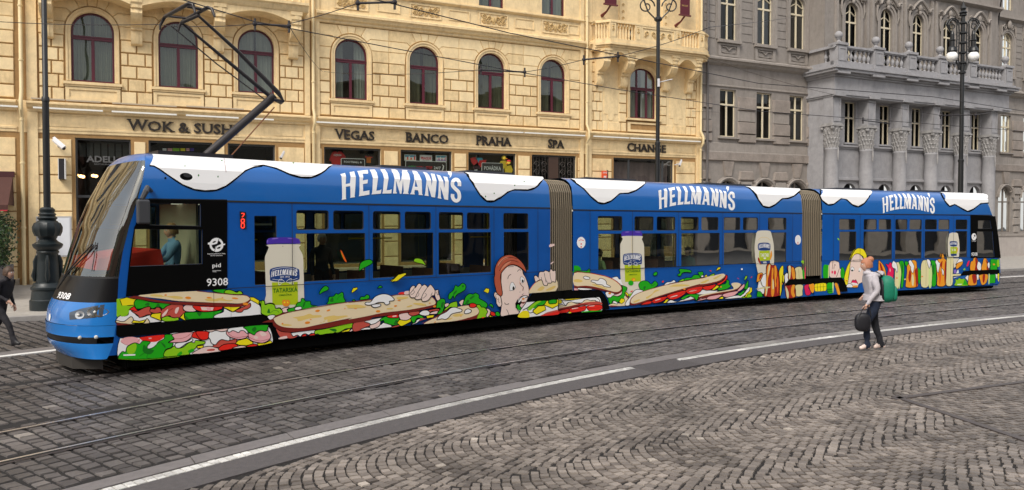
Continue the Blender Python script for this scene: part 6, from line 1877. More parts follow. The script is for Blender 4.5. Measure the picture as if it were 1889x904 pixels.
# etched name on the restaurant glass
b = MB(FB); ftext('ADELI', *z5(600, 255), *z5(800, 300), -.14, dim, b, .03); ftext('RESTAURANT', *z5(655, 308), *z5(790, 318), -.14, dim, b); 
b.build('window_lettering', None, 'pale etched restaurant name on the dark glass behind the tram front', 'lettering')
b = MB(FB)
for k, (x0, x1, c) in enumerate(((1165, 1200, 'P'), (1200, 1250, 'g'), (1255, 1290, 'Y'), (1295, 1320, 'P'), (1322, 1350, 'V'), (1130, 1160, 'W'))):
    for r_ in range(2):
        p = z5(x0, 203 + r_ * 10); q = z5(x1 - 3, 210 + r_ * 10); a = F(p[0], q[1], -.3); c2 = F(q[0], p[1], -.3); b.box(a[0], c2[0], -.32, -.3, a[1], c2[1], AM[c])
b.build('menu_display', None, 'row of small coloured menu pictures inside the second restaurant window, just above the tram roof', 'display')
def shirt(x, y, k, m, label, word_=None, wm=None, extra=None):
    w = -.35; P = [(-10, -26), (10, -26), (14, -38), (0, -33), (-14, -38)]
    P = [(-50, 30), (-58, 55), (-40, 62), (-38, 90), (38, 90), (40, 50), (52, 55), (58, 28), (30, -5), (12, -10), (0, 0), (-12, -10), (-34, -5)]
    pts = [(x + p[0] * k / 3.767, y + p[1] * k / 3.767) for p in P]; b = MB(FB); b.prism(fp(pts, w), w - .05, w, m)
    if word_: ftext(word_, x - 26 * k / 3.767, y + 10 * k / 3.767, x + 26 * k / 3.767, y + 24 * k / 3.767, w + .006, wm, b, .03)
    if extra:
        a = F(x - 16 * k / 3.767, y + 60 * k / 3.767, w); c = F(x + 16 * k / 3.767, y + 20 * k / 3.767, w)
        for j in range(4): b.box(a[0] + (c[0] - a[0]) * j / 4, a[0] + (c[0] - a[0]) * (j + .7) / 4, w + .004, w + .01, a[1], c[1], extra)
    b.build('t_shirt', None, label, 't-shirt')
shirt(*z6(612, 232), 1.0, redc, 'red football shirt hanging in the shop window nearest the drainpipe', 'CZECH', wht)
shirt(*z6(830, 246), .95, mat('shirt_black', (.02, .02, .022), .9), 'black shirt with a red and yellow print hanging beside the red one', 'Praha', sred, org)
def board(x0, y0, x1, y1, w, m, rim, label, texts, r=.06):
    a = F(x0, y1, w); c = F(x1, y0, w); b = MB(FB); P = rrect(a[0], c[0], a[1], c[1], r, 3); b.prism(P, w - .04, w, rim); Q = rrect(a[0] + .025, c[0] - .025, a[1] + .025, c[1] - .025, r * .8, 3); b.prism(Q, w, w + .006, m)
    for t, p, q, mm in texts: ftext(t, *p, *q, w + .012, mm, b, .015)
    b.build('sign', None, label, 'sign')
board(*z6(637, 275), *z6(803, 335), -.2, dispb, wht, 'black rounded sign with white rim below the hanging shirts', [('FOOTBALL &', z6(658, 291), z6(782, 304), wht)])
board(*z6(1085, 295), *z6(1370, 395), -.2, dispb, wht, 'black rounded sign with green and red opening words below the three small pictures', [('OPEN', z6(1103, 323), z6(1157, 343), sgrn), ('NON - STOP', z6(1163, 326), z6(1272, 346), sred), ('24/7', z6(1282, 329), z6(1330, 349), wht)])
board(*z6(1614, 305), *z6(1765, 372), -.2, mat('sign_dark_grey', (.035, .035, .04), .5), wht, 'dark grey rounded sign between the puppet and the toy ducks', [('POHÁDKA', z6(1632, 320), z6(1748, 355), wht)])
b = MB(FB); b.sweep([(lambda q: (q[0], -.18, q[1]))(F(*z6(*p), -.18)) for p in ((1340, 315), (1350, 325), (1347, 345), (1338, 358))], [.01, .03, .03, .01], wht, 6); b.build('moon_emblem', None, 'small white crescent beside the opening hours sign', 'emblem')
# three small pictures
for x0, x1, y0, y1, lab, t, cols in ((1078, 1158, 247, 287, 'small picture of a riverside town in white frame, leftmost of the three', None, ('B', 'R', 'W')), (1186, 1270, 250, 290, 'small white picture with the city name in dark red, middle of the three', 'PRAGUE', ('W', 'W', 'W')), (1296, 1371, 252, 292, 'small bluish picture of a castle, rightmost of the three', None, ('V', 'P', 'W'))):
    a = F(*z6(x0, y1), -.2); c = F(*z6(x1, y0), -.2); b = MB(FB); b.box(a[0], c[0], -.24, -.2, a[1], c[1], wht)
    h = c[1] - a[1]; wd = c[0] - a[0]
    b.box(a[0] + .03, c[0] - .03, -.2, -.195, a[1] + .03, a[1] + h * .4, AM[cols[0]] if t is None else wht); b.box(a[0] + .03, c[0] - .03, -.2, -.194, a[1] + h * .62, c[1] - .03, teal if t is None else wht)
    if t: ftext(t, *z6(x0 + 6, 262), *z6(x1 - 6, 281), -.19, sred, b, .03); ftext('CZECH REPUBLIC', *z6(x0 + 18, 283), *z6(x1 - 18, 288), -.19, dispb, b)
    else:
        for k in range(6): b.box(a[0] + .04 + wd * k / 6.6, a[0] + .04 + wd * (k + .6) / 6.6, -.194, -.188, a[1] + .05, a[1] + h * (.5 + .25 * ((k * 7) % 3) / 2), AM[cols[1 if k % 2 else 2]])
    b.build('picture', None, lab, 'picture', 'small pictures in the middle shop window')
# jester hat puppet
b = MB(FB); w = -.22
for pts, m in (([(1535, 270), (1575, 262), (1600, 290), (1560, 320), (1545, 300)], redc), ([(1580, 268), (1618, 268), (1630, 300), (1590, 300)], teal), ([(1600, 285), (1648, 282), (1640, 310), (1605, 335), (1590, 310)], redc), ([(1565, 345), (1585, 345), (1580, 395), (1566, 395)], wht), ([(1575, 250), (1583, 250), (1583, 280), (1575, 280)], dim), ([(1550, 330), (1600, 320), (1605, 345), (1560, 350)], mat('puppet_dark', (.05, .02, .03), .8))):
    b.prism(fp([z6(*p) for p in pts], w), w - .04, w, m); w += .006
b.build('jester_puppet', None, 'small red and blue jester puppet left of the grey sign', 'puppet')
def duck(pts_body, head, beak, cap, label):
    w = -.2; b = MB(FB); b.prism(fp([z7(*p) for p in pts_body], w), w - .08, w, yel)
    u, z = F(*z7(*head), w); b.ball((u, w - .02, z), .115, yel, 12, 8); u2, z2_ = F(*z7(*beak), w); b.ball((u2, w + .03, z2_), .04, org, 8, 5, (1.5, 1, .6))
    b.ball((u - .04, w + .09, z + .02), .016, dispb, 6, 4); b.ball((u + .05, w + .08, z + .02), .016, dispb, 6, 4)
    if cap: b.ball((u, w - .01, z + .06), .12, cap, 10, 6, (1.05, 1, .6))
    b.build('toy_duck', None, label, 'toy duck', 'toy ducks in the shop window')
duck([(15, 290), (45, 285), (60, 300), (55, 340), (20, 345), (8, 320)], (36, 268), (52, 274), None, 'plain yellow toy duck, upper of the two')
duck([(48, 325), (85, 320), (98, 350), (90, 380), (50, 380), (42, 350)], (68, 300), (55, 308), redc, 'yellow toy duck with a red cap, lower of the two')
# orange exchange board, cctv, sign box, notice board
a = F(1111, 331, .5); c = F(1121, 315, .5); b = MB(FB); b.box(a[0], c[0], .42, .46, a[1] - .6, c[1], mat('board_orange', (.75, .09, .02), .5)); b.box(c[0], c[0] + .05, .40, .48, a[1] - .6, c[1] + .03, shopfr); ftext('CHANGE', 1112, 317, 1120, 320, .466, wht, b); ftext('0%', 1113.5, 324, 1119, 331, .466, wht, b, .03); b.build('exchange_board', None, 'narrow orange board with white percent sign above the tram roof beside the exchange window', 'sign')
camw = mat('cctv_white', (.62, .62, .64), .35)
def cctv(x0, y0, x1, y1, r, label):
    a = F(x0, y0, .35); c = F(x1, y1, .55); b = MB(FB); p = Vector((a[0], .3, a[1])); q = Vector((c[0], .62, c[1])); b.sweep([p, q], r, camw, 8); d = (q - p).normalized(); b.sweep([q - d * .02, q + d * .03], r * .8, dispb, 8); b.sweep([p + Vector((0, 0, r)), q + d * .06 + Vector((0, 0, r))], [r * .9, r * .9], camw, 4)
    b.sweep([((p.x + q.x) / 2, .4, (p.z + q.z) / 2), ((p.x + q.x) / 2 - .05, .1, (p.z + q.z) / 2 - .05), ((p.x + q.x) / 2 - .05, .04, (p.z + q.z) / 2 - .05)], .03, camw, 6)
    b.build('security_camera', None, label, 'camera', 'security cameras on the ochre wall')
cctv(99, 258, 118, 274, .075, 'white security camera beside the tall black lamp post'); cctv(1258, 297, 1252, 306, .06, 'short security camera right of the curtained exchange window'); cctv(524, 281, 518, 292, .05, 'small white security camera just above the tram roof, left of a drainpipe')
a = F(110, 331, .15); c = F(120, 294, .15); b = MB(FB); b.box(a[0], c[0], .04, .5, a[1], c[1], dispb); b.box(a[0] - .02, a[0], .04, .52, a[1], c[1], wht); b.box(c[0], c[0] + .03, .04, .52, a[1], c[1], wht); b.box(a[0], c[0], .5, .52, a[1], c[1], dispb); b.build('projecting_sign', None, 'slim black box sign with white edges projecting from the ochre pier', 'sign')
b = MB(FB); al = mat('board_frame', (.55, .55, .56), .4, .4); b.box(.26, 1.41, .04, .12, 1.12, 2.66, al); b.box(.32, 1.35, .12, .125, 1.18, 2.6, mat('board_white', (.74, .76, .80), .5, var=.06)); b.build('notice_board', None, 'large white notice board on the ochre wall behind the lamp post base', 'notice board')
# hanging banners with wall brackets
bn = mat('banner_maroon', (.10, .008, .018), .7, var=.15)
for x0, x1, yb, label in ((1116, 1137, 6, 'maroon hanging banner left of the balcony door, cut by the top of the picture'), (1255, 1272, 26, 'maroon hanging banner with gold letters right of the balcony door')):
    w = .7; a = F(x0, yb, w); c = F(x1, yb, w); zt_ = a[1] + 2.2; b = MB(FB); b.box(a[0], c[0], w - .02, w + .02, a[1], zt_, bn); r_ = b.build('hanging_banner', None, label, 'banner', 'maroon banners by the balcony')
    b = MB(FB); b.box(a[0] - .08, c[0] + .08, w - .05, w + .05, a[1] - .07, a[1], mat('bracket_red', (.12, .02, .02), .5)); um = (a[0] + c[0]) / 2; b.sweep([(um, w, a[1] - .05), (um - .05, w * .6, a[1] - .3), (um - .1, .02, a[1] - .45)], [.05, .05, .09], MATS['bracket_red'], 8); b.sweep([(um, 0, zt_ + .03), (um, w, zt_ + .03)], .03, MATS['bracket_red'], 6) if False else None; b.build('bracket', r_)
    if x0 > 1200: b = MB(FB); ftext('KINGS COURT', x0 + 3, 9, x1 - 3, 12, w + .03, gold, b); b.build('banner_print', r_)
# awning and planter hedge at the left edge
aw = mat('awning_brown', (.075, .028, .022), .85, var=.2); awd = mat('awning_frame', (.06, .012, .014), .5)
b = MB(FB); b.add([(-4.9, .1, 4.15), (-.45, .1, 4.15), (-.42, 1.7, 3.05), (-4.9, 1.7, 3.05)], [(0, 1, 2, 3)], aw); b.add([(-.45, .1, 4.15), (-.42, 1.7, 3.05), (-.42, .1, 3.05)], [(0, 1, 2)], aw); b.add([(-4.9, 1.7, 3.05), (-.42, 1.7, 3.05), (-.42, 1.7, 2.86), (-4.9, 1.7, 2.86)], [(0, 1, 2, 3)], aw)
r_ = b.build('shop_awning', None, 'dark brown sloping awning over the pavement at the left edge', 'awning', recalc=False)
b = MB(FB); b.box(-5, -.4, .0, .16, 4.12, 4.32, awd); b.box(-4.9, -.42, 1.68, 1.72, 2.83, 2.87, mat('awning_trim', (.5, .03, .05), .5)); b.sweep([(-1.2, .12, 3.5), (-.9, 1.6, 3.1)], .03, barw, 6); b.build('awning_frame', r_)
b = MB(FB); b.box(-1.15, -.42, .5, 7.4, .08, .92, mat('planter_concrete', (.16, .15, .17), .8, bump=.2, scale=15, var=.2)); r_ = b.build('hedge_planter', None, 'long grey concrete planter with a clipped dark green hedge at the left edge', 'planter')
lf = [mat('leaf_dark', (.010, .028, .008), .5), mat('leaf_mid', (.022, .06, .012), .5), mat('leaf_light', (.05, .11, .02), .5)]
b = MB(FB); rr = random.Random(5)
for k in range(9000):
    u = rr.gauss(-.78, .22); w = rr.uniform(.4, 7.5); top = 2.5 + .22 * math.sin(w * 2.1) + .12 * math.sin(w * 5.3 + 1); z = .75 + (top - .75) * rr.random() ** .8; u += .12 * math.sin(z * 3 + w * 1.7)
    s_ = rr.uniform(.035, .075); a = Vector((rr.gauss(0, 1), rr.gauss(0, 1), rr.gauss(0, 1))).normalized(); c = a.cross(Vector((rr.gauss(0, 1), rr.gauss(0, 1), rr.gauss(0, 1)))).normalized()
    o_ = Vector((u, w, z)); b.add([o_ - a * s_, o_ + c * s_ * .5, o_ + a * s_, o_ - c * s_ * .5], [(0, 1, 2, 3)], lf[min(2, int(rr.random() ** 1.5 * 3))])
b.build('foliage', r_, recalc=False)
# ============================================================ grey palace with columned portico
gw = mat('grey_render', (.262, .235, .212), .85, bump=.25, scale=20, var=.16, grime=.65)
gt = mat('grey_trim', (.30, .268, .24), .8, bump=.15, scale=22, var=.15, grime=.65)
gr = mat('rough_stone', (.29, .25, .22), .95, bump=1.0, scale=9, var=.3, grime=.3)
gj = mat('grey_joint', (.17, .145, .125), .9)
ps_ = mat('portico_stone', (.325, .320, .332), .8, bump=.25, scale=18, var=.18, grime=.5)
pglass = glass('palace_glass', (.6, .6, .56), -.02, ior=1.28, wob=.004)
cream = mat('cream_frame', (.66, .58, .42), .5, var=.1)
pal = empty('grey_palace', FB((48, 0, 0)), 'grey stone palace with rough arched ground floor, cream window frames and a projecting columned portico', 'building')
dcur = mat('dark_curtain', (.06, .045, .045), .9, var=.3)
def rw(uc, hw, z0, z1, w0=0, root=pal, arch=False, zt=None, curve_bar=False, m=cream):
    """tall casement with cream frame; w0 = wall plane"""
    w = w0 - .2; fw = .06; zt = zt or z0 + (z1 - z0) * .66; b = MB(FB)
    rise = hw if arch else 0; zs = z1 - rise
    o_ = hole_arch(uc, hw, z0, zs, rise, 14) if arch else rect(uc - hw, uc + hw, z0, z1)
    i2 = hole_arch(uc, hw - fw, z0 + fw, zs, rise - fw, 14) if arch else rect(uc - hw + fw, uc + hw - fw, z0 + fw, z1 - fw)
    b.plate(o_, [i2], w + .06, m, .05)
    b.box(uc - hw + .01, uc + hw - .01, w + .01, w + .085, zt - .05, zt + .05, m); b.box(uc - .045, uc + .045, w + .01, w + .08, z0 + .02, z1 - .03, m)
    if curve_bar:
        P = [(uc - hw + .03 + (2 * hw - .06) * k / 12, w + .05, zt + .42 + .22 * math.sin(math.pi * k / 12) ** 2) for k in range(13)]; b.sweep(P, .035, m, 6)
    fr = b.build('window', root); b = MB(FB); b.plate(i2, [], w + .03, pglass); b.build('pane', fr)
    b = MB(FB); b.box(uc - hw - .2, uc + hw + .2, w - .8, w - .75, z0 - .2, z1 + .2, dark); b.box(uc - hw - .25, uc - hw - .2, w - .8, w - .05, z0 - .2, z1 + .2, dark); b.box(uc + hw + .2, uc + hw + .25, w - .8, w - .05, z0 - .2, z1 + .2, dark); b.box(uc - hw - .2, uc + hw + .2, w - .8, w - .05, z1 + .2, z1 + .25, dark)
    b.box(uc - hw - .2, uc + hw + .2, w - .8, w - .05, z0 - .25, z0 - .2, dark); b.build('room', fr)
    if not curve_bar or random.random() < .5: curtain(fr, uc - hw + .05, uc - .1, z0 + .05, z1 - .1 - rise * .7, w - .15, dcur); 
    return o_
WL_ = [34.1, 36.88, 39.52]; WR_ = [60.45, 63.2, 65.9, 68.6]
WM = [42.72, 45.85, 48.88, 51.93, 55.03]; RW = 1.2
FR_ = lambda p: FB((p[0], p[1] + RW, p[2]))
hs = []
for u in WL_ + WR_:
    hs.append(rw(u, .6, 7.11, 9.8, zt=8.95)); hs.append(rw(u, .62, 12.63, 15.75, arch=True, zt=14.7, curve_bar=True)); hs.append(rw(u, .6, 17.4, 19.9))
    hs.append(rw(u, .8, 1.3, 4.62, arch=True, zt=3.5, m=gj))
for u in WM:
    hs.append(rw(u, .48, 6.9, 9.45, w0=RW, zt=8.5)); hs.append(rw(u, .56, 11.9, 15.45, w0=RW, arch=True, zt=14.3, curve_bar=True)); hs.append(rw(u, .6, 17.4, 19.9, w0=RW))
fl_ = lambda a, c, z0, z1: [h for h in hs if a < h[0][0] < c and z0 < h[0][1] < z1]
b = MB(FB)
b.plate(rect(32.17, 40.45, -1.5, 21), fl_(32.17, 40.45, -1, 20), 0, gw, .22); b.plate(rect(57.3, 71, -1.5, 21), fl_(57.3, 71, -1, 20), 0, gw, .22)
b.plate(rect(40.45, 57.3, 11.3, 21), fl_(40.45, 57.3, 11.3, 20), RW, gw, .22); b.box(40.43, 40.47, 0, RW, 11.3, 21, gw); b.box(57.28, 57.32, 0, RW, 11.3, 21, gw)
b.box(32.12, 32.17, -9, 0, -1, 21, gw); b.box(32.1, 71, -.3, .6, 20.8, 21.3, gt)
b.build('wall', pal)
b = MB(FB)
# portico inner wall with arches and panels
pw = RW
pan = [rect(uc - 1.15, uc + 1.15, 4.95, 6.6) for uc in WM]
arh = [hole_arch(uc, .62, -1, 3.9, .62, 12) for uc in WM]
b.plate(rect(40.45, 57.3, -1.5, 11.4), fl_(40.45, 57.3, 6, 10) + pan + arh, pw, ps_, .25)
for uc in WM:
    b.box(uc - 1.2, uc + 1.2, pw - .12, pw - .06, 4.9, 6.65, ps_); b.box(uc - .7, uc + .7, pw - .6, pw - .55, -1, 4.6, dark)
    b.mould(uc - 1.28, uc + 1.28, [(pw, 4.85), (pw + .14, 4.82), (pw + .14, 4.7), (pw + .06, 4.66), (pw, 4.6)], ps_); b.mould(uc - 1.28, uc + 1.28, [(pw, 6.85), (pw + .1, 6.82), (pw + .1, 6.72), (pw, 6.68)], ps_)
    b.box(uc - .6, uc + .6, pw - .02, pw + .12, 6.88, 6.98, ps_)
    b.box(uc - 1.2, uc - 1.05, pw, pw + .08, -1, 4.6, ps_); b.box(uc + 1.05, uc + 1.2, pw, pw + .08, -1, 4.6, ps_)
for i_ in range(6):
    uc = 41.6 + 3.1 * i_ if False else None
for uc in (44.28, 47.36, 50.4, 53.48):
    for z in (7.3, 7.95, 8.6, 9.2): b.block(rect(uc - .42, uc + .42, z, z + .58), pw, pw + .05, .02, ps_)
b.box(40.42, 40.47, 0, pw, -1.5, 11.3, ps_); b.box(57.25, 57.3, 0, pw, -1.5, 11.3, ps_)
b.build('portico_wall', pal)
# entablature
b = MB(FB)
b.box(40.4, 57.35, 0, 2.0, 9.78, 10.72, ps_)
def ring_box(a, c, w, z0, z1): b.box(a, c, -.0, w, z0, z1, ps_)
for o_, z0, z1 in ((.06, 9.56, 9.66), (.12, 9.66, 9.78), (.10, 10.72, 10.84), (.22, 10.84, 10.96), (.42, 10.96, 11.12), (.5, 11.12, 11.2), (.28, 11.2, 11.34)):
    ring_box(40.4 - o_, 57.35 + o_, 2.0 + o_, z0, z1)
CU = [40.6, 43.72, 46.78, 49.78, 52.88, 55.62 + .0]
CU = [40.72, 43.72, 46.78, 49.82, 52.88, 55.9]
for uc in CU:   # breaks forward over each column
    b.box(uc - .52, uc + .52, 2.0, 2.32 + .1, 10.84, 11.35, ps_); b.box(uc - .45, uc + .45, 2.0, 2.17, 9.56, 9.8, ps_)
b.build('entablature', pal)
# columns: plinth block, shaft, leafy capital, square pier above
cpm = mat('capital_stone', (.34, .33, .325), .9, bump=.5, scale=25, var=.3, grime=.65)
for uc in CU:
    b = MB(FB); b.lathe((uc, 1.55, 0), [(.55, -1.5), (.55, -.2), (.48, 0), (.43, .2), (.42, 2.5), (.40, 5.2), (.37, 6.4), (.40, 6.45), (.40, 6.52), (.36, 6.58)], ps_, 28)
    b.box(uc - .34, uc + .34, 1.2, 1.92, 8.0, 9.56, ps_); b.plate(rect(uc - .3, uc + .3, 8.1, 9.5), [rect(uc - .22, uc + .22, 8.2, 9.4)], 1.95, ps_, .03)
    cap_ = b.build('column', pal, smooth=40)
    b = MB(FB)
    b.lathe((uc, 1.55, 0), [(.36, 6.55), (.35, 7.0), (.38, 7.4), (.46, 7.8)], cpm, 20)
    for ring_, (z0, r0, n_, hh) in enumerate(((6.58, .35, 14, .3), (6.84, .35, 14, .3), (7.1, .36, 14, .3), (7.36, .38, 12, .3))):
        for k in range(n_):
            a = 2 * math.pi * (k + .5 * (ring_ % 2)) / n_; dx, dy = math.cos(a), math.sin(a)
            b.sweep([(uc + dx * r0, 1.55 + dy * r0, z0), (uc + dx * (r0 + .02), 1.55 + dy * (r0 + .02), z0 + hh * .6), (uc + dx * (r0 + .09), 1.55 + dy * (r0 + .09), z0 + hh), (uc + dx * (r0 + .12), 1.55 + dy * (r0 + .12), z0 + hh * .8)], [.06, .075, .05, .02], cpm, 5)
    for sx in (-1, 1):
        for sy in (-1, 1): b.ball((uc + sx * .36, 1.55 + sy * .36, 7.72), .12, cpm, 8, 6)
    b.box(uc - .48, uc + .48, 1.07, 2.03, 7.82, 7.92, cpm); b.box(uc - .41, uc + .41, 1.14, 1.96, 7.91, 8.01, cpm)
    b.sweep([(uc + .1, 1.93, 6.6), (uc + .1, 1.94, 6.2), (uc + .1, 1.95, 5.8)], [.05, .06, .02], cpm, 6)
    b.build('capital', cap_)
# balustrade
b = MB(FB); BU = [40.75, 43.95, 46.98, 50.0, 53.05, 56.95]
bw = 1.95
b.box(40.35, 57.4, bw - .22, bw + .2, 11.34, 11.62, ps_); b.box(40.3, 57.45, bw - .2, bw + .2, 12.42, 12.54, ps_); b.box(40.25, 57.5, bw - .15, bw + .15, 12.36, 12.42, ps_)
b.box(40.35, 40.75, .2, bw, 11.34, 11.62, ps_); b.box(40.3, 40.72, .1, bw, 12.38, 12.53, ps_); b.box(57.0, 57.4, .2, bw, 11.34, 11.62, ps_); b.box(57.0, 57.4, .1, bw, 12.38, 12.53, ps_)
for u in BU:
    b.box(u - .38, u + .38, bw - .3, bw + .28, 11.34, 12.52, ps_); b.plate(rect(u - .33, u + .33, 11.6, 12.4), [rect(u - .23, u + .23, 11.7, 12.3)], bw + .31, ps_, .03); b.box(u - .45, u + .45, bw - .36, bw + .36, 12.52, 12.66, ps_)
for p, q in zip(BU, BU[1:]):
    n_ = int((q - p - .95) / .36)
    for k in range(n_):
        uu = p + .48 + (q - p - .96) * (k + .5) / n_
        b.lathe((uu, bw, 11.62), [(.1, 0), (.1, .06), (.05, .1), (.06, .13), (.13, .3), (.11, .39), (.05, .53), (.045, .58), (.09, .63), (.1, .67), (.1, .75)], ps_, 10)
for k in range(4): b.lathe((40.55, .5 + k * .36, 11.62), [(.1, 0), (.05, .1), (.13, .3), (.05, .55), (.1, .75)], ps_, 8)
bal = b.build('balustrade', pal, smooth=35)
for u in BU:
    b = MB(FB); b.lathe((u, bw, 12.66), [(.3, 0), (.26, .05), (.13, .1), (.09, .16), (.09, .22), (.14, .26), (.14, .3)], ps_, 14); b.ball((u, bw, 13.14), .235, ps_, 16, 10); b.build('ball_finial', bal, smooth=40)
# string courses and rusticated ground floor
b = MB(FB)
for a, c in ((32.17, 40.4), (57.45, 71)):
    b.mould(a, c, [(0, 11.62), (.3, 11.56), (.42, 11.48), (.42, 11.38), (.3, 11.34), (.22, 11.22), (.08, 11.14), (0, 11.1)], gt)
    b.mould(a, c, [(0, 10.05), (.07, 10.02), (.07, 9.95), (0, 9.92)], gt)
    b.mould(a, c, [(0, 6.75), (.05, 6.72), (.05, 6.25), (.1, 6.22), (.1, 6.16), (0, 6.14)], gt)
b.mould(32.17, 40.4, [(0, 16.9), (.3, 16.84), (.3, 16.7), (.1, 16.6), (0, 16.55)], gt); b.mould(57.35, 71, [(0, 16.9), (.3, 16.84), (.3, 16.7), (.1, 16.6), (0, 16.55)], gt); b.mould(40.3, 57.45, [(0, 16.9), (.3, 16.84), (.3, 16.7), (.1, 16.6), (0, 16.55)], gt, y=RW)
for u in WL_ + WR_:
    b.box(u - .78, u + .78, 0, .16, 6.98, 7.08, gt)
    b.box(u - .85, u + .85, 0, .2, 12.42, 12.58, gt); b.plate(rect(u - .8, u + .8, 11.66, 12.4), [rect(u - .6, u + .6, 11.8, 12.28)], .07, gt, .05)
    b.sweep([(u - .5, .04, 12.2), (u - .2, .05, 12.18), (u, .05, 12.0), (u + .2, .05, 12.18), (u + .5, .04, 12.2)], .03, gt, 5); b.sweep([(u - .5, .04, 11.9), (u - .15, .05, 11.86), (u + .15, .05, 11.86), (u + .5, .04, 11.9)], .03, gt, 5)
    sr = [(hole_arch(u, .62 + k_, 12.6, 15.13, .62 + k_, 14)) for k_ in (.26, .12, .002)]
    for o_, i2, ww in ((sr[0], sr[1], .08), (sr[1], sr[2], .04)): b.plate(o_, [[p for p in i2]], ww, gt, ww)
    b.box(u - .95, u - .86, 0, .06, 12.6, 16.4, gt); b.box(u + .86, u + .95, 0, .06, 12.6, 16.4, gt)
for k in range(9):
    z = 12.62 + k * .46
    for a, c in ((32.3, 33.1), (35.05, 35.9), (37.85, 38.55), (40.5, 42.1), (57.9, 59.4), (61.5, 62.2), (64.2, 64.95)): b.block(rect(a, c, z, z + .43), 0, .03, .012, gw)
b.build('mouldings', pal)
b = MB(FB)
def hood(u, z):
    P = []
    for k in range(25):
        t = -1 + 2 * k / 24; P.append((u + t * 1.12, .22, z + .55 * math.cos(t * math.pi / 2 * 1.15) ** 2 + (.12 if abs(t) > .8 else 0) - (.1 if .62 < abs(t) < .8 else 0)))
    b.sweep(P, .085, gt, 6); b.sweep([(p[0], .12, p[2] - .13) for p in P], .06, gt, 6)
    for sg in (-1, 1):
        scroll(b, u + sg * .8, z - .05, .16, sg, gt, 1.4, .12, .05); scroll(b, u + sg * .35, z + .12, .14, -sg, gt, 1.4, .12, .045)
        b.sweep([(u + sg * .95, .12, z - .15), (u + sg * 1.0, .12, z - .7), (u + sg * .93, .1, z - 1.1)], [.07, .06, .02], gt, 6)
    b.ball((u, .14, z + .12), .2, gt, 10, 8, (.9, .6, 1.2)); b.ball((u, .16, z - .2), .13, gt, 8, 6, (1, .6, 1.3))
for u in WM:
    b = MB(FR_); hood(u, 15.7); b.build('window_hood', pal, smooth=45)
for u in WR_[:2]:
    b = MB(FB)
    for sg in (-1, 1): scroll(b, u + sg * .45, 16.1, .22, sg, gt, 1.5, .1, .05); b.sweep([(u + sg * .8, .1, 16.2), (u + sg * .85, .1, 15.5)], .05, gt, 6)
    b.ball((u, .14, 16.3), .22, gt, 10, 8, (.9, .6, 1.5)); b.build('window_crest', pal, smooth=45)
for u in WM:
    b = MB(FR_)
    sr = [(hole_arch(u, .56 + k_, 11.9, 14.89, .56 + k_, 14)) for k_ in (.34, .18, .002)]
    for o_, i2, ww in ((sr[0], sr[1], .1), (sr[1], sr[2], .05)): b.plate(o_, [i2], ww, gt, ww)
    for sg in (-1, 1): b.box(u + sg * 1.32 - .13, u + sg * 1.32 + .13, 0, .1, 11.9, 16.5, gt); b.box(u + sg * 1.32 - .08, u + sg * 1.32 + .08, .1, .13, 12, 16.4, gt)
    b.build('window_surround', pal, smooth=45)
b = MB(FB)
def rb(pts, w=.13, ch=.05): b.block(ccw(pts), 0, w, ch, gr)
for grp, a0, c0 in ((WL_, 32.2, 41.0), (WR_[:3], 58.0, 67.4)):
    mids = [a0] + [(p + q) / 2 for p, q in zip(grp, grp[1:])] + [c0]
    rb(rect(a0, c0, 5.72, 6.2), .12, .03)
    for u in grp: rb([(u - .42, 5.71), (u + .42, 5.71), (u + .22, 4.82), (u - .22, 4.82)], .125, .03)
    for i_, m_ in enumerate(mids):
        l = m_ if i_ == 0 else m_ - .62; r_ = m_ if i_ == len(mids) - 1 else m_ + .62
        le = l if i_ == 0 else l + .12; re = r_ if i_ == len(mids) - 1 else r_ - .12
        rb([(le, 5.16), (re, 5.16), (r_, 4.62), (l, 4.62)])
        if i_ > 0: rb([(l - .0, 4.62), (l + .2, 4.62), (l - .05, 4.2), (l - .2, 4.2)])
        if i_ < len(mids) - 1: rb([(r_ - .2, 4.62), (r_, 4.62), (r_ + .2, 4.2), (r_ + .05, 4.2)])
        for k in range(6):   # ladder of quoins between the arches
            z = 1.25 + k * .56; hwq = .42 if k % 2 else .27
            lq = max(a0, m_ - hwq); rq = min(c0, m_ + hwq); b.block(rect(lq, rq, z, z + .5), 0, .12 if k % 2 else .07, .04, gt)
    for i_ in range(len(mids)):
        m_ = mids[i_]; 
        for k, (z0, z1) in enumerate(((8.66, 9.44), (7.3, 7.86 + .14), (8.02, 8.64), (6.8, 7.28))):
            hwb = .72 if k % 2 == 0 else .6
            ww = .13 if k in (0, 1) else .05
            rb(rect(max(a0, m_ - (.68 if k in (0, 1, 3) else .66)), min(c0, m_ + (.68 if k in (0, 1, 3) else .66)), z0, z1), ww if k != 3 else .13, .04) if k != 2 else b.block(rect(max(a0, m_ - .64), min(c0, m_ + .64), z0, z1), 0, .05, .02, gt)
    for u in grp:
        sr = hole_arch(u, 1.02, 1.3, 3.82, 1.02, 12); i2 = hole_arch(u, .80, 1.3, 3.82, .8, 12)
        for k in range(2, len(sr) - 1): b.add([(sr[k][0], .1, sr[k][1]), (sr[k + 1][0], .1, sr[k + 1][1]), (i2[k + 1][0], .1, i2[k + 1][1]), (i2[k][0], .1, i2[k][1]), (sr[k][0], 0, sr[k][1]), (sr[k + 1][0], 0, sr[k + 1][1]), (i2[k + 1][0], 0, i2[k + 1][1]), (i2[k][0], 0, i2[k][1])], [(0, 1, 2, 3), (0, 1, 5, 4), (3, 2, 6, 7)], gt)
        b.sweep([(p[0], .12, p[1]) for p in hole_arch(u, .92, 1.3, 3.82, .92, 12)[2:]], .06, gt, 6)
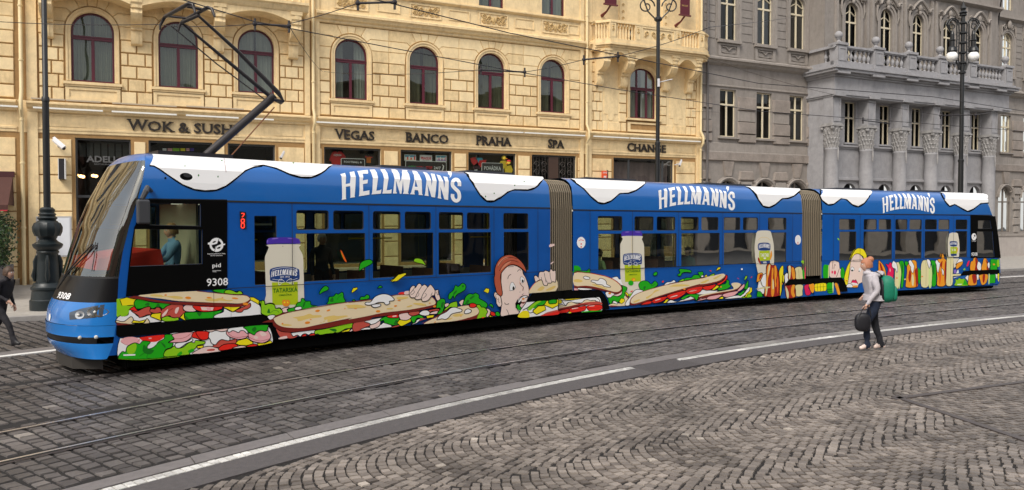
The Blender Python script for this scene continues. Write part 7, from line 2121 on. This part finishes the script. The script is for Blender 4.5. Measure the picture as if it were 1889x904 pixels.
b.box(32.2, 71, 0, .16, 1.0, 1.16, gt); b.mould(32.2, 71, [(.0, 1.0), (.1, 1.0), (.1, -1.5), (0, -1.5)], mat('pale_plinth', (.40, .36, .33), .8, bump=.2, scale=10, var=.15, grime=.3))
b.build('rough_stonework', pal)
b = MB(FB); b.sweep([(32.45, .16, 20), (32.45, .16, -1)], .07, mat('pipe_grey', (.12, .11, .105), .6), 10); b.build('drainpipe', pal)
# flag staffs
fs = mat('flagstaff_black', (.012, .011, .013), .4)
for (x0, y0, x1, y1, lab) in ((1541, 55, 1552, -20, 'slanting black flag staff in a wall socket left of the portico windows'), (1830, 100, 1850, -20, 'slanting black flag staff in a wall socket right of the portico windows')):
    p = F(x0, y0, .25); q = F(x1, y1, 1.6); b = MB(FB); b.sweep([(p[0], .25, p[1] - .5), (p[0], .35, p[1] - .1), (q[0], 1.6, q[1])], [.1, .05, .045], fs, 8); b.prism([(p[0] - .25, p[1] + .1), (p[0] - .2, p[1] - .75), (p[0], p[1] - 1.1), (p[0] + .2, p[1] - .75), (p[0] + .25, p[1] + .1)], .02, .18, fs); b.build('flag_staff', None, lab, 'flagpole', 'flag staffs on the grey palace')
# ============================================================ lamp posts, overhead line, opposite houses
iron = mat('cast_iron_green', (.008, .014, .016), .4, .1, bump=.15, scale=30, var=.2); pole_m = mat('pole_black', (.010, .011, .012), .4)
def post(x, y, h, label, sc_=1.0, lamp=False, r=.085, group='tall iron posts along the pavement'):
    root = empty('lamp_post' if lamp else 'tram_pole', (x, y, .1), label, 'lamp post' if lamp else 'pole', group)
    k = .01426 * sc_; b = MB()
    prof = [(31, 0), (31, 20), (29, 22), (28, 30), (27, 38), (29, 40), (29, 44), (26, 47), (24, 52), (20, 54), (18.5, 90), (17, 106), (18, 108), (19, 110), (17, 113), (23, 118), (25, 122), (25, 125), (17, 130), (14, 134), (17, 140), (22, 148), (23, 157), (20, 165), (14, 170), (17, 174), (13, 178), (15, 181), (12, 184), (13, 190), (9, 194)]
    b.lathe((x, y, 0), [(a * k, .08 + c * k) for a, c in prof], iron, 24)
    b.lathe((x, y, .08 + 140 * k), [(21 * k, 0), (24.3 * k, 8 * k), (25 * k, 17 * k), (21.5 * k, 25 * k)], iron, 24, .08)
    for a in range(4):
        t = a * math.pi / 2 + .5; dx, dy = math.cos(t), math.sin(t)
        b.sweep([(x + dx * 22 * k, y + dy * 22 * k, .08 + 55 * k), (x + dx * 23 * k, y + dy * 23 * k, .08 + 66 * k), (x + dx * 21 * k, y + dy * 21 * k, .08 + 80 * k), (x + dx * 20.5 * k, y + dy * 20.5 * k, .08 + 92 * k), (x + dx * 18 * k, y + dy * 18 * k, .08 + 104 * k)], [2 * k, 4.5 * k, 3 * k, 4 * k, 2 * k], iron, 6)
    b.build('base', root, smooth=35)
    b = MB(); b.lathe((x, y, 0), [(r, .08 + 192 * k), (r * .95, 5.55), (r * 1.1, 5.56), (r * 1.1, 5.66), (r * .8, 5.7), (r * .7, h)], pole_m, 16); b.build('shaft', root, smooth=35)
    return root
p1 = G(90, 578); post(p1.x, p1.y, 14, 'tall green-black iron post with bulbous ornate base beside the tram nose', .98)
x, y = ST2(21.6, 22.5); c2 = post(x, y, 14, 'plain dark tram pole rising behind the middle tram section, scroll ironwork at its top', lamp=False, r=.10)
b = MB()
for sg in (-1, 1):
    P = []
    for k in range(22): a = k / 21 * 2.8 * math.pi; rr = .34 * (1 - k / 26); P.append((x + sg * (.14 + .34 - rr * math.cos(a)), y, 11.1 + rr * math.sin(a)))
    b.sweep(P, .028, pole_m, 6); b.sweep([(x + sg * .12, y, 10.6), (x + sg * .42, y, 10.9), (x + sg * .8, y, 12.0)], .03, pole_m, 6)
b.lathe((x, y, 10.5), [(.1, 0), (.16, .05), (.16, .12), (.1, .18)], pole_m, 12); b.build('scrollwork', c2)
b = MB(); q = ray(1237, 147); zq = H + q[2] / q[1] * y; b.sweep([(x, y - .05, zq - .12), (x + .56, y - .1, zq)], .018, MATS['cctv_white'], 6); b.box(x - .04, x + .05, y - .14, y - .08, zq - .3, zq + .02, MATS['cctv_white']); b.build('side_arm', c2)
x, y = ST2(40.2, 20); c3 = post(x, y, 13.2, 'tall black lamp post with two white globes hanging from ornate arms before the grey palace', lamp=True, r=.13, group=None, sc_=1.1)
b = MB(); glb = mat('globe_opal', (.88, .88, .86), .35)
def ring3(cx_, cz_, r_, t, n=16): b.sweep([(cx_ + r_ * math.cos(2 * math.pi * k / n), y, cz_ + r_ * math.sin(2 * math.pi * k / n)) for k in range(n + 1)], t, pole_m, 5)
for sg in (-1, 1):
    for off in (0, .12):
        b.sweep([(x + sg * (.12 + off * .5), y, 10.2), (x + sg * (.22 + off), y, 10.8), (x + sg * (.18 + off), y, 11.8), (x + sg * (.2 + off), y, 12.4)] + [(x + sg * (.52 - (.34 - off) * math.cos(a)), y, 12.45 + (.36 - off * .6) * math.sin(a)) for a in (.3, .8, 1.3, 1.8, 2.4, 3.0)] + [(x + sg * .62, y, 12.1)], .032, pole_m, 6)
    for z in (10.6, 10.95, 11.3, 11.65, 12.0): ring3(x + sg * .26, z, .085, .018, 10)
    for a in range(6): ring3(x + sg * (.52 - .28 * math.cos(.3 + a * .5)), 12.45 + .3 * math.sin(.3 + a * .5), .07, .018, 8)
    ring3(x + sg * .55, 12.4, .13, .025)
    b.lathe((x + sg * .54, y, 0), [(.05, 12.2), (.07, 12.1), (.1, 12.0), (.1, 11.75), (.16, 11.7), (.12, 11.65), (.12, 11.4), (.2, 11.3), (.24, 11.15), (.2, 11.1)], pole_m, 14)
for z in (10.0, 10.5, 11.0, 11.5, 12.0, 12.5, 12.9): b.lathe((x, y, z), [(.11, 0), (.17, .04), (.17, .1), (.11, .14)], pole_m, 12)
b.lathe((x, y, 13.0), [(.1, 0), (.2, .08), (.1, .2), (.14, .3), (.05, .5), (.0, .7)], pole_m, 12)
b.build('lamp_arms', c3)
for sg in (-1, 1): b = MB(); b.ball((x + sg * .54, y, 10.88), .27, glb, 20, 12); b.build('globe', c3, smooth=60)
# ---- overhead wires
wm_ = mat('wire_dark', (.03, .026, .028), .5, .3)
def w3(px, z=6.0): return G(px[0], px[1], z)
def wire(pts, r, label, name='contact_wire', group=None):
    b = MB(); b.sweep(pts, r, wm_, 5); return b.build(name, None, label, 'wire', group, loc=pts[0])
l1 = [(380, -85), (696, 0), (940, 61), (1400, 154)]
t1 = [w3(p) for p in l1] + [Vector((*ST2(s_, (qA(s_) + qB(s_)) / 2 + .3), 6.0)) for s_ in (22, 30, 45)]
t2 = [w3(p) for p in [(-150, -165), (150, -60), (345, 2), (470, 40), (940, 130), (1140, 165), (1400, 205)]] + [Vector((*ST2(s_, qT(s_) + .7), 6.0)) for s_ in (32, 45, 60)]
wire(t1, .010, 'dark contact wire over the nearer empty track, crossing the upper facade')
wire(t2, .010, 'dark contact wire above the tram, touched by the current collector')
def hanger(pxs, z, label):
    P = [G(a, c, z + dz) for a, c, dz in pxs]; b = MB(); b.sweep([P[0], P[1]], .02, wm_, 6)
    for p in P: b.ball(p, .045, wm_, 8, 5); b.sweep([p + Vector((0, 0, -.12)), p + Vector((0, 0, .1))], .022, wm_, 5)
    b.build('wire_hanger', None, label, 'wire hanger', 'insulated wire hangers')
hanger([(470, 44, 0), (533, 48, 0)], 6.0, 'insulated hanger rod just right of the pantograph, before the third arched window')
hanger([(660, 6, .1), (728, 4, 0)], 6.0, 'insulated hanger rod touching the top edge of the picture')
hanger([(887, 129, 0), (968, 133, 0)], 6.0, 'insulated hanger rod crossing the arched window above the puppet display')
hanger([(1077, 110, .1), (1140, 104, .1)], 6.0, 'insulated hanger rod left of the corbels under the right balcony')
hanger([(1592, 222, 0), (1640, 228, 0)], 6.0, 'insulated hanger rod before the portico columns')
hanger([(1735, 213, 0), (1800, 212, 0)], 6.0, 'insulated hanger rod beside the black lamp post')
def span(pa, pb, sag, label, ra=None):
    P = [pa.lerp(pb, k / 10) - Vector((0, 0, sag * 4 * (k / 10) * (1 - k / 10))) for k in range(11)]; wire(P, .008, label, 'span_wire', None)
fb = lambda x, y, w=.1: Vector(FB((F(x, y, w)[0], w, F(x, y, w)[1])))
span(fb(595, 132), G(533, 48, 6.1), .1, 'thin span wire from a wall hook beside the drainpipe to the pantograph hanger')
span(G(470, 44, 6.1), G(285, 45, 6.6), .05, 'thin span wire from the pantograph hanger towards the first arched windows'); span(G(285, 45, 6.6), G(-60, 36, 6.6), .05, 'thin span wire running off the left edge across the first arched window')
span(fb(598, 132), G(887, 129, 6.1), .12, 'thin nearly level span wire crossing the fourth and fifth arched windows'); span(G(968, 133, 6.1), G(1077, 110, 6.1), .02, 'short thin span wire between two hanger rods left of the right balcony')
span(G(1140, 104, 6.1), G(1310, 50, 7.2), .05, 'thin span wire rising over the right balcony railing'); span(G(1310, 50, 7.2), fb(1475, 30), .03, 'thin span wire from the insulators to the upper grey palace windows')
span(fb(1276, 205), fb(1326, 207), .0, 'short span wire from the ochre wall hook to the grey palace'); span(G(1800, 212, 6.1), fb(1889, 188), .1, 'thin span wire from the hanger by the lamp post to the right edge'); span(G(533, 44, 6.1), G(660, 6, 6.2), .02, 'thin slack wire from the pantograph hanger up to the top edge')
span(fb(1290, 100), G(1735, 213, 6.1), .3, 'long thin span wire sagging before the lower grey palace windows')
# ---- houses across the square, behind the camera
opp = [('town_house', ST2(40.3, -17), ST2(75, -17), 18, (.30, .25, .20), 'brown arcaded town house across the square'), ('town_house', ST2(-62, -14), ST2(-32.3, -17), 18, (.40, .34, .22), 'sandy arcaded town house across the square'), ('town_house', ST2(-6, -17), ST2(16, -17), 15, (.34, .31, .26), 'pale grey-beige arcaded town house across the square'), ('town_house', ST2(16.3, -17), ST2(40, -17), 17, (.42, .33, .20), 'ochre arcaded town house across the square'), ('town_house', ST2(-32, -17), ST2(-6.3, -17), 14, (.36, .20, .15), 'dusty red town house across the square')]
for nm, a, c, h, colr, lab in opp:
    A_ = Vector((a[0], a[1], 0)); D_ = (Vector((c[0], c[1], 0)) - A_); L_ = D_.length; D_.normalize(); N_ = Vector((-D_.y, D_.x, 0))
    tf = lambda p, A_=A_, D_=D_, N_=N_: A_ + D_ * p[0] + N_ * p[1] + Vector((0, 0, p[2]))
    root = empty(nm, A_ + D_ * L_ / 2, lab, 'building', 'houses across the square'); m = mat('render_' + lab.split()[0].replace('-', '_'), colr, .9, var=.2, scale=10)
    b = MB(tf); H_ = []; n_ = int(L_ // 3.2)
    for k in range(n_):
        u = (k + .5) * L_ / n_; H_.append(hole_arch(u, 1.0, .2, 3.0, 1.0, 8)); H_.append(hole_arch(u, .6, 6, 8.2, .6, 8)); H_.append(rect(u - .6, u + .6, 10.4, 12.6))
    b.plate(rect(0, L_, -.1, h), H_, 0, m, .3); b.box(0, L_, -9, -8.9, -.1, h, m); b.box(0, L_, -9, .4, h, h + .4, m); b.box(0, .05, -9, 0, 0, h, m); b.box(L_ - .05, L_, -9, 0, 0, h, m); b.build('wall', root)
    for hh in H_: b = MB(tf); b.plate(hh, [], -.28, dark); b.build('window', root)
# ============================================================ people
skinm = mat('skin', (.60, .36, .26), .55, var=.08, scale=14)
def body(name_, root, J, E, zones, mats_, smooth=True, sub=2):
    """J joint -> (pos, radius); E edges; zones: list of (edge index -> material index)"""
    names = list(J); idx = {n: i for i, n in enumerate(names)}
    me = bpy.data.meshes.new('sk'); me.from_pydata([J[n][0] for n in names], [(idx[a], idx[c]) for a, c, _ in E], [])
    ob = bpy.data.objects.new('sk', me); COL.objects.link(ob)
    ob.modifiers.new('s', 'SKIN'); 
    sv = me.skin_vertices[0].data
    for n in names:
        r = J[n][1]; r = r if isinstance(r, tuple) else (r, r); sv[idx[n]].radius = r; sv[idx[n]].use_root = (n == names[0])
    sb = ob.modifiers.new('u', 'SUBSURF'); sb.levels = sub; sb.render_levels = sub
    dg = bpy.context.evaluated_depsgraph_get(); m2 = bpy.data.meshes.new_from_object(ob.evaluated_get(dg))
    bpy.data.objects.remove(ob); bpy.data.meshes.remove(me)
    segs = [(Vector(J[a][0]), Vector(J[c][0]), z, (J[a][1] if not isinstance(J[a][1], tuple) else J[a][1][0])) for a, c, z in E]
    for m in mats_: m2.materials.append(m)
    for v in m2.vertices:   # creases in the cloth
        if v.co.z > .15: v.co += v.normal * (noise.noise(v.co * 9) * .012 + noise.noise(Vector((v.co.x * 30, v.co.y * 30, v.co.z * 14))) * .006)
    for p in m2.polygons:
        c = p.center; best = None
        for a, d, z, r in segs:
            ab = d - a; t = max(0, min(1, (c - a).dot(ab) / max(ab.length_squared, 1e-9))); q = (c - (a + ab * t)).length - r * .6
            if best is None or q < best[0]: best = (q, z)
        p.material_index = best[1]; p.use_smooth = True
    o = bpy.data.objects.new(name_, m2); COL.objects.link(o); o.parent = root; ORG[o.name] = ORG[root.name]
    return o
def head(root, c, f, up=.0, k=1.0, hair=None, style='short', skin=skinm):
    """head mesh centred at c (local), facing f (unit, horizontal)"""
    f = Vector(f).normalized(); r = Vector((f.y, -f.x, 0)); U = Vector((0, 0, 1))
    def T(p): return Vector(c) + r * p[0] * k + f * p[1] * k + U * p[2] * k
    b = MB(lambda p: T(p)); n = 20; m_ = 14; V = []
    for i in range(m_ + 1):
        ph = math.pi * i / m_; z = .118 * math.cos(ph)
        for j in range(n):
            t = 2 * math.pi * j / n; x = .076 * math.sin(ph) * math.cos(t); y = .096 * math.sin(ph) * math.sin(t)
            if z < -.02: x *= 1 - .35 * (-z - .02) / .1; y = y * (1 - .18 * (-z - .02) / .1) + .012 * (-z - .02) / .1
            if y > .05 and abs(x) < .022 and -.045 < z < .03: y += .022 * (1 - abs(x) / .022) * (1 - abs(z + .02) / .05 if z < .03 else 0)
            if y > .05 and .012 < abs(x) < .045 and -.002 < z < .03: y -= .008
            V.append((x, y, z))
    f_ = [(i * n + j, i * n + (j + 1) % n, (i + 1) * n + (j + 1) % n, (i + 1) * n + j) for i in range(m_) for j in range(n)]
    b.add(V, f_, skin)
    for sg in (-1, 1): b.ball((sg * .076, -.008, -.01), .026, skin, 8, 6, (.4, .7, 1.2)); b.ball((sg * .03, .081, .012), .0125, mat('eye_white', (.7, .7, .68), .3), 8, 6); b.ball((sg * .03, .091, .012), .006, mat('iris_dark', (.03, .02, .015), .3), 6, 5); b.box(sg * .03 - .016, sg * .03 + .016, .084, .092, .033, .038, hair or dark)
    b.ball((0, .086, -.05), .02, mat('lips', (.42, .14, .12), .5), 8, 5, (1.1, .4, .35))
    hd = b.build('head', root, smooth=70)
    if hair:
        b = MB(lambda p: T(p)); V = []; 
        for i in range(m_ + 1):
            ph = math.pi * i / m_ * (.62 if style != 'long' else .75)
            for j in range(n):
                t = 2 * math.pi * j / n; s_ = 1.1 + .03 * math.sin(j * 2.3 + i); ph2 = ph * (.66 if math.sin(t) > .35 else 1)
                V.append((.080 * s_ * math.sin(ph2) * math.cos(t), -.006 + .099 * s_ * math.sin(ph2) * math.sin(t), .122 * s_ * math.cos(ph2)))
        b.add(V, [f for f in f_], hair)
        if style == 'bun': b.ball((0, -.07, .10), .062, hair, 12, 8)
        if style == 'long': b.sweep([(0, -.08, .02), (0, -.11, -.08), (0, -.10, -.2)], [.07, .075, .04], hair, 10)
        b.build('hair', root, smooth=60)
    return hd
def hand(J, E, pre, wrist, d, side, z, k=1.0, curl=.5):
    """palm and five fingers added to a skeleton as chains"""
    d = Vector(d).normalized(); s = Vector(side).normalized(); n = d.cross(s)
    w = Vector(wrist); pm = w + d * .05 * k; J[pre + 'p'] = (pm, (.030 * k, .016 * k)); E.append((pre, pre + 'p', z))
    for i, (o, L) in enumerate(((-.027, .062), (-.009, .074), (.009, .07), (.026, .055))):
        a = pm + d * .035 * k + s * o * k; m1 = a + d * L * .5 * k + n * .01 * curl; m2 = m1 + (d * (1 - curl) + n * curl * .9).normalized() * L * .5 * k
        J[pre + 'f%da' % i] = (a, .0095 * k); J[pre + 'f%db' % i] = (m1, .0085 * k); J[pre + 'f%dc' % i] = (m2, .007 * k)
        E += [(pre + 'p', pre + 'f%da' % i, z), (pre + 'f%da' % i, pre + 'f%db' % i, z), (pre + 'f%db' % i, pre + 'f%dc' % i, z)]
    a = w + d * .03 * k - s * .03 * k; c = a + (d - s * .9).normalized() * .035 * k; e = c + (d * .9 + n * .4).normalized() * .03 * k
    J[pre + 'ta'] = (a, .011 * k); J[pre + 'tb'] = (c, .010 * k); J[pre + 'tc'] = (e, .008 * k); E += [(pre, pre + 'ta', z), (pre + 'ta', pre + 'tb', z), (pre + 'tb', pre + 'tc', z)]
jeans = mat('jeans_navy', (.009, .017, .04), .85, bump=.4, scale=40, var=.3); jeansb = mat('jeans_shaded', (.010, .011, .016), .85, bump=.2, scale=30); hood_ = mat('hoodie_pale', (.50, .47, .50), .9, bump=.5, scale=30, var=.15); shoe = mat('trainer_pink', (.70, .56, .50), .6); grn = mat('backpack_green', (.004, .20, .115), .6, bump=.3, scale=20, var=.2); blk = mat('bag_black', (.010, .010, .014), .5, bump=.2, scale=20)  # far leg: same jeans, its shade put into a darker colour
def stand(root, fdir, h, pose, mats_, zone=None):
    """pose: dict joint -> (forward, left, up) in units of height/1.7; returns J,E"""
    k = h / 1.7; f = Vector((fdir[0], fdir[1], 0)).normalized(); l = Vector((-f.y, f.x, 0))
    P = lambda a: f * a[0] * k + l * a[1] * k + Vector((0, 0, a[2] * k))
    J = {}; E = []
    base = dict(pel=((0, 0, .92), (.145, .115)), wai=((.01, 0, 1.08), (.125, .10)), che=((.02, 0, 1.28), (.15, .115)), nkb=((.01, 0, 1.41), (.085, .075)), nek=((.03, 0, 1.47), .055), hed=((.04, 0, 1.56), .07),
        hl=((0, .09, .88), .092), hr=((0, -.09, .88), .092), kl=((.05, .09, .48), .062), kr=((.05, -.09, .48), .062), al=((0, .09, .09), .043), ar=((0, -.09, .09), .043), tl=((.16, .10, .03), .036), tr=((.16, -.10, .03), .036), hel=((-.05, .09, .035), .036), her=((-.05, -.09, .035), .036),
        sl=((0, .17, 1.38), .065), sr=((0, -.17, 1.38), .065), el=((-.02, .22, 1.12), .047), er=((-.02, -.22, 1.12), .047), wl=((.08, .23, .88), .032), wr=((.08, -.23, .88), .032))
    for n_, (p, r) in base.items():
        bk = pose.get('bulk', 1) if n_ in ('pel', 'wai', 'che', 'hl', 'hr', 'kl', 'kr', 'sl', 'sr', 'el', 'er') else 1; r = tuple(q * bk for q in r) if isinstance(r, tuple) else r * bk
        p = pose.get(n_, p); J[n_] = (P(p), tuple(x * k for x in r) if isinstance(r, tuple) else r * k)
    E = [('pel', 'wai', 1), ('wai', 'che', 1), ('che', 'nkb', 1), ('nkb', 'nek', 0), ('nek', 'hed', 0), ('pel', 'hl', 2), ('pel', 'hr', 3), ('hl', 'kl', 2), ('kl', 'al', 2), ('hr', 'kr', 3), ('kr', 'ar', 3), ('al', 'tl', 4), ('ar', 'tr', 4), ('al', 'hel', 4), ('ar', 'her', 4), ('che', 'sl', 1), ('che', 'sr', 1), ('sl', 'el', 1), ('sr', 'er', 1), ('el', 'wl', 1), ('er', 'wr', 1)]
    hand(J, E, 'wl', J['wl'][0], J['wl'][0] - J['el'][0] + Vector((0, 0, -.1)), f, 0, k); hand(J, E, 'wr', J['wr'][0], J['wr'][0] - J['er'][0] + Vector((0, 0, -.1)), f, 0, k)
    return J, E, k, f, l, P
def fig(x, y, fdir, h, pose, mats_, label, hair, style, group=None, z=0.0, skin=skinm):
    root = empty('person', (x, y, z), label, 'person', group)
    save = ORG[root.name]; ORG[root.name] = Vector((0, 0, 0)); J, E, k, f, l, P = stand(root, fdir, h, pose, mats_)
    ob = body('body', root, J, E, None, mats_); ob.location = (0, 0, 0)
    hp = J['hed'][0] + Vector((0, 0, .02 * k)); hd = head(root, hp, f, k=k * 1.0, hair=hair, style=style, skin=skin)
    return root, J, k, f, l, P
# walking woman with rucksack and bag
px, py = G(1612, 646).xy
fd = Vector((-1, .12, 0)); 
pose = dict(bulk=1.24, hl=(0, .10, .88), hr=(0, -.10, .88), kl=(.17, .08, .50), al=(.14, .08, .10), tl=(.29, .09, .035), hel=(.09, .08, .04), kr=(-.03, -.08, .50), ar=(-.16, -.08, .10), tr=(-.02, -.09, .03), her=(-.22, -.08, .045), wai=(.05, 0, 1.08), che=(.09, 0, 1.28), nkb=(.11, 0, 1.41), nek=(.13, 0, 1.47), hed=(.15, 0, 1.56), sl=(.08, .19, 1.36), sr=(.08, -.19, 1.36),
            el=(.03, .25, 1.12), wl=(.20, .24, .90), er=(-.06, -.24, 1.14), wr=(.10, -.22, 1.02))
root, J, k, f, l, P = fig(px, py, fd, 1.70, pose, [skinm, hood_, jeans, jeansb, shoe], 'woman walking left in pale hoodie, dark jeans and pink trainers beside the white line', mat('hair_auburn', (.42, .17, .09), .6, bump=.5, scale=40), 'bun')
b = MB(); 
pts = [P((-.02 + a, c, z)) for a, c, z in ()]
def rbox(c, hx, hy, hz, m, nm, par, e=.6):
    """rounded bag: superellipsoid in the walker's frame"""
    b = MB(); n = 20; q = 12; V = []
    sp = lambda t, e_: math.copysign(abs(t) ** e_, t)
    for i in range(q + 1):
        ph = -math.pi / 2 + math.pi * i / q
        for j in range(n):
            t = 2 * math.pi * j / n; X = hx * sp(math.cos(ph), e) * sp(math.cos(t), e); Y = hy * sp(math.cos(ph), e) * sp(math.sin(t), e); Z = hz * sp(math.sin(ph), e)
            V.append(P((c[0] + X, c[1] + Y, c[2] + Z)))
    b.add(V, [(i * n + j, i * n + (j + 1) % n, (i + 1) * n + (j + 1) % n, (i + 1) * n + j) for i in range(q) for j in range(n)], m)
    return b.build(nm, par, smooth=60)
# the hood round the neck is clothing
b = MB(); b.sweep([P((.05 + .11 * math.cos(a), .13 * math.sin(a), 1.41 + .02 * math.cos(a))) for a in [2 * math.pi * i / 14 for i in range(15)]], .045 * k, hood_, 8); b.sweep([P((-.08, -.09, 1.43)), P((-.12, 0, 1.41)), P((-.08, .09, 1.43))], [.04, .065, .04], hood_, 8); b.build('hood', root, smooth=60)
b = MB(); b.sweep([P((0, .0, .93)), P((0, 0, 1.03))], [.20 * k, .19 * k], hood_, 16); b.build('hem', root, smooth=50)
bp_root = empty('rucksack', Vector((px, py, 0)) + P((-.22, 0, .95)), 'green rucksack with black back panel on the walking woman', 'rucksack'); bo = ORG[bp_root.name]; ORG[bp_root.name] = P((-.22, 0, .95))
rbox((-.19, 0, 1.14), .13, .21, .25, grn, 'main_compartment', bp_root); rbox((-.31, 0, 1.06), .055, .17, .15, grn, 'front_pocket', bp_root); rbox((-.09, 0, 1.11), .04, .19, .24, blk, 'back_panel', bp_root)
for sg in (-1, 1):
    b = MB(); b.sweep([P((-.1, sg * .10, 1.38)), P((.02, sg * .12, 1.46)), P((.14, sg * .12, 1.36)), P((.13, sg * .13, 1.2)), P((-.02, sg * .17, 1.0)), P((-.14, sg * .12, .98))], [.018] * 6, blk, 6); b.build('strap', bp_root)
bg_root = empty('shoulder_bag', Vector((px, py, 0)) + P((.27, .2, .45)), 'black bag dangling from the left hand of the walking woman', 'bag'); ORG[bg_root.name] = P((.27, .2, .45))
rbox((.27, .20, .54), .14, .07, .17, blk, 'bag_body', bg_root, .7)
b = MB(); b.sweep([P((.14, .25, .66)), P((.17, .25, .80)), P((.22, .245, .87)), P((.28, .25, .80)), P((.35, .26, .66))], .010, blk, 6); b.sweep([P((.16, .25, .44)), P((.2, .25, .40)), P((.24, .26, .42))], .008, blk, 5); b.build('bag_strap', bg_root)
b = MB(); b.box(0, .1, 0, .004, 0, .025, wht); pm_ = b
# dark walker cut by the left edge
coat = mat('coat_dark', (.014, .013, .017), .85, bump=.3, scale=20); shgrey = mat('shoe_black', (.02, .02, .022), .5)
g0 = G(3, 640)
pose2 = dict(pel=(-.02, 0, .86), wai=(.06, 0, 1.02), che=(.10, 0, 1.20), nkb=(.13, 0, 1.33), nek=(.15, 0, 1.38), hed=(.18, 0, 1.46), sl=(.10, .17, 1.29), sr=(.10, -.17, 1.29), hl=(-.02, .09, .82), hr=(-.02, -.09, .82), kl=(-.12, .08, .46), al=(-.36, .08, .20), tl=(-.24, .09, .06), hel=(-.43, .08, .22), kr=(.22, -.08, .48), ar=(.34, -.08, .11), tr=(.48, -.09, .08), her=(.29, -.08, .04), el=(.0, .24, 1.05), wl=(.10, .22, .84), er=(.1, -.24, 1.05), wr=(.30, -.20, .96))
fig(g0.x, g0.y, Vector((1, -.1, 0)), 1.62, pose2, [skinm, coat, coat, coat, shgrey], 'dark-dressed person striding right, half out of the picture at the left edge', mat('hair_brown', (.06, .03, .015), .6), 'short', z=0)
# people in the tram
def seated(i, u, w, fwd, shirt, hair, label, style='short', h=1.7, zf=.42, stand_=False, skin=skinm, pos=None):
    o, d, n, L = MD[i]; p = o + d * u + n * w; f = -d if fwd == 1 else (d if fwd == -1 else -n)
    if stand_: fig(p.x, p.y, f, h, pos or {}, [skin, shirt, coat, coat, shgrey], label, hair, style, 'people riding in the tram', z=zf)
    else:
        ps = dict(pel=(0, 0, .53), wai=(0, 0, .68), che=(.0, 0, .88), nkb=(.0, 0, 1.01), nek=(.02, 0, 1.07), hed=(.03, 0, 1.16), hl=(.06, .09, .52), hr=(.06, -.09, .52), kl=(.42, .10, .52), kr=(.42, -.10, .52), al=(.42, .10, .10), ar=(.42, -.10, .10), tl=(.56, .1, .03), tr=(.56, -.1, .03), hel=(.37, .1, .03), her=(.37, -.1, .03), sl=(0, .17, .97), sr=(0, -.17, .97), el=(.03, .22, .74), er=(.03, -.22, .74), wl=(.24, .14, .62), wr=(.24, -.14, .62))
        ps.update(pos or {})
        fig(p.x, p.y, f, h, ps, [skin, shirt, coat, coat, shgrey], label, hair, style, 'people riding in the tram', z=zf)
grey_h = mat('hair_white', (.6, .6, .58), .7); dk_h = mat('hair_dark', (.02, .014, .01), .6)
blue_s = mat('shirt_pale_blue', (.16, .32, .55), .8, bump=.3, scale=20); dk_s = mat('jacket_navy', (.02, .03, .05), .85); gn_s = mat('top_pale_green', (.30, .42, .22), .85); ol_s = mat('jacket_olive', (.07, .06, .03), .85); tl_s = mat('jacket_teal', (.02, .12, .14), .85)
seated(1, 1.0, .62, 1, blue_s, mat('hair_sandy', (.35, .2, .1), .6), 'tram driver in pale blue short-sleeved shirt behind the side window of the cab', h=1.78, zf=.98, pos=dict(wl=(.42, .16, .78), wr=(.42, -.1, .78), el=(.2, .24, .72), er=(.2, -.2, .72)))
seated(1, ux(1, 650), 1.25, 0, dk_s, grey_h, 'white-haired passenger in dark jacket standing behind the widest tram window', zf=.48, stand_=True, h=1.68)
seated(1, ux(1, 940), .45, 1, ol_s, mat('hair_blond', (.4, .28, .1), .6), 'fair-haired passenger seated behind the last window of the front tram section')
seated(2, ux(2, 1124), .42, -1, gn_s, dk_h, 'passenger in pale green top seated beside the second mayonnaise jar')
seated(2, ux(2, 1292), .42, 1, tl_s, dk_h, 'passenger in dark teal jacket seated at the middle windows of the centre section')
seated(2, ux(2, 1362), .45, 1, ol_s, mat('hair_chestnut', (.12, .04, .02), .6), 'brown-haired passenger in olive jacket next to the squeeze bottle artwork', 'long')
seated(3, ux(3, 1560), .42, -1, tl_s, grey_h, 'grey-haired passenger behind the first window of the rear tram section')
seated(3, ux(3, 1624), .45, 1, dk_s, dk_h, 'dark-haired passenger resting chin on hand above the walking woman')
seated(3, ux(3, 1680), .45, 1, ol_s, dk_h, 'dark-haired passenger in olive jacket above the first bacon piece of the skewer')
seated(3, ux(3, 1722), .40, 1, coat, dk_h, 'long-haired passenger in black beside the rear squeeze bottle artwork', 'long')
# ============================================================ light
w = bpy.data.worlds.new('World'); sc.world = w; w.use_nodes = True; nt = w.node_tree; bg = nt.nodes['Background']
sky = nt.nodes.new('ShaderNodeTexSky'); sky.sky_type = 'NISHITA'; sky.sun_disc = False
EL, AZ = 48, 205
sky.sun_elevation = R(EL); sky.sun_rotation = R(AZ); sky.air_density = 1.2; sky.dust_density = 4.5; sky.ozone_density = .6
mx = nt.nodes.new('ShaderNodeMix'); mx.data_type = 'RGBA'; mx.inputs[0].default_value = .6; mx.inputs[7].default_value = (6.25, 6.2, 6.2, 1)  # cloud deck
nt.links.new(sky.outputs[0], mx.inputs[6]); nt.links.new(mx.outputs[2], bg.inputs[0]); bg.inputs[1].default_value = .11
sl = bpy.data.lights.new('sun', 'SUN'); so = bpy.data.objects.new('sun', sl); COL.objects.link(so)
sl.energy = 1.5; sl.angle = R(20); sl.color = (1, .96, .89)
a = R(AZ); dirv = Vector((math.sin(a) * math.cos(R(EL)), math.cos(a) * math.cos(R(EL)), math.sin(R(EL))))
so.rotation_euler = dirv.to_track_quat('Z', 'Y').to_euler()
vs_ = sc.view_settings; vs_.view_transform = 'Standard'; vs_.look = 'None'; vs_.gamma = 1; vs_.exposure = .78; vs_.use_curve_mapping = False
sc.cycles.max_bounces = 6; sc.cycles.transparent_max_bounces = 12
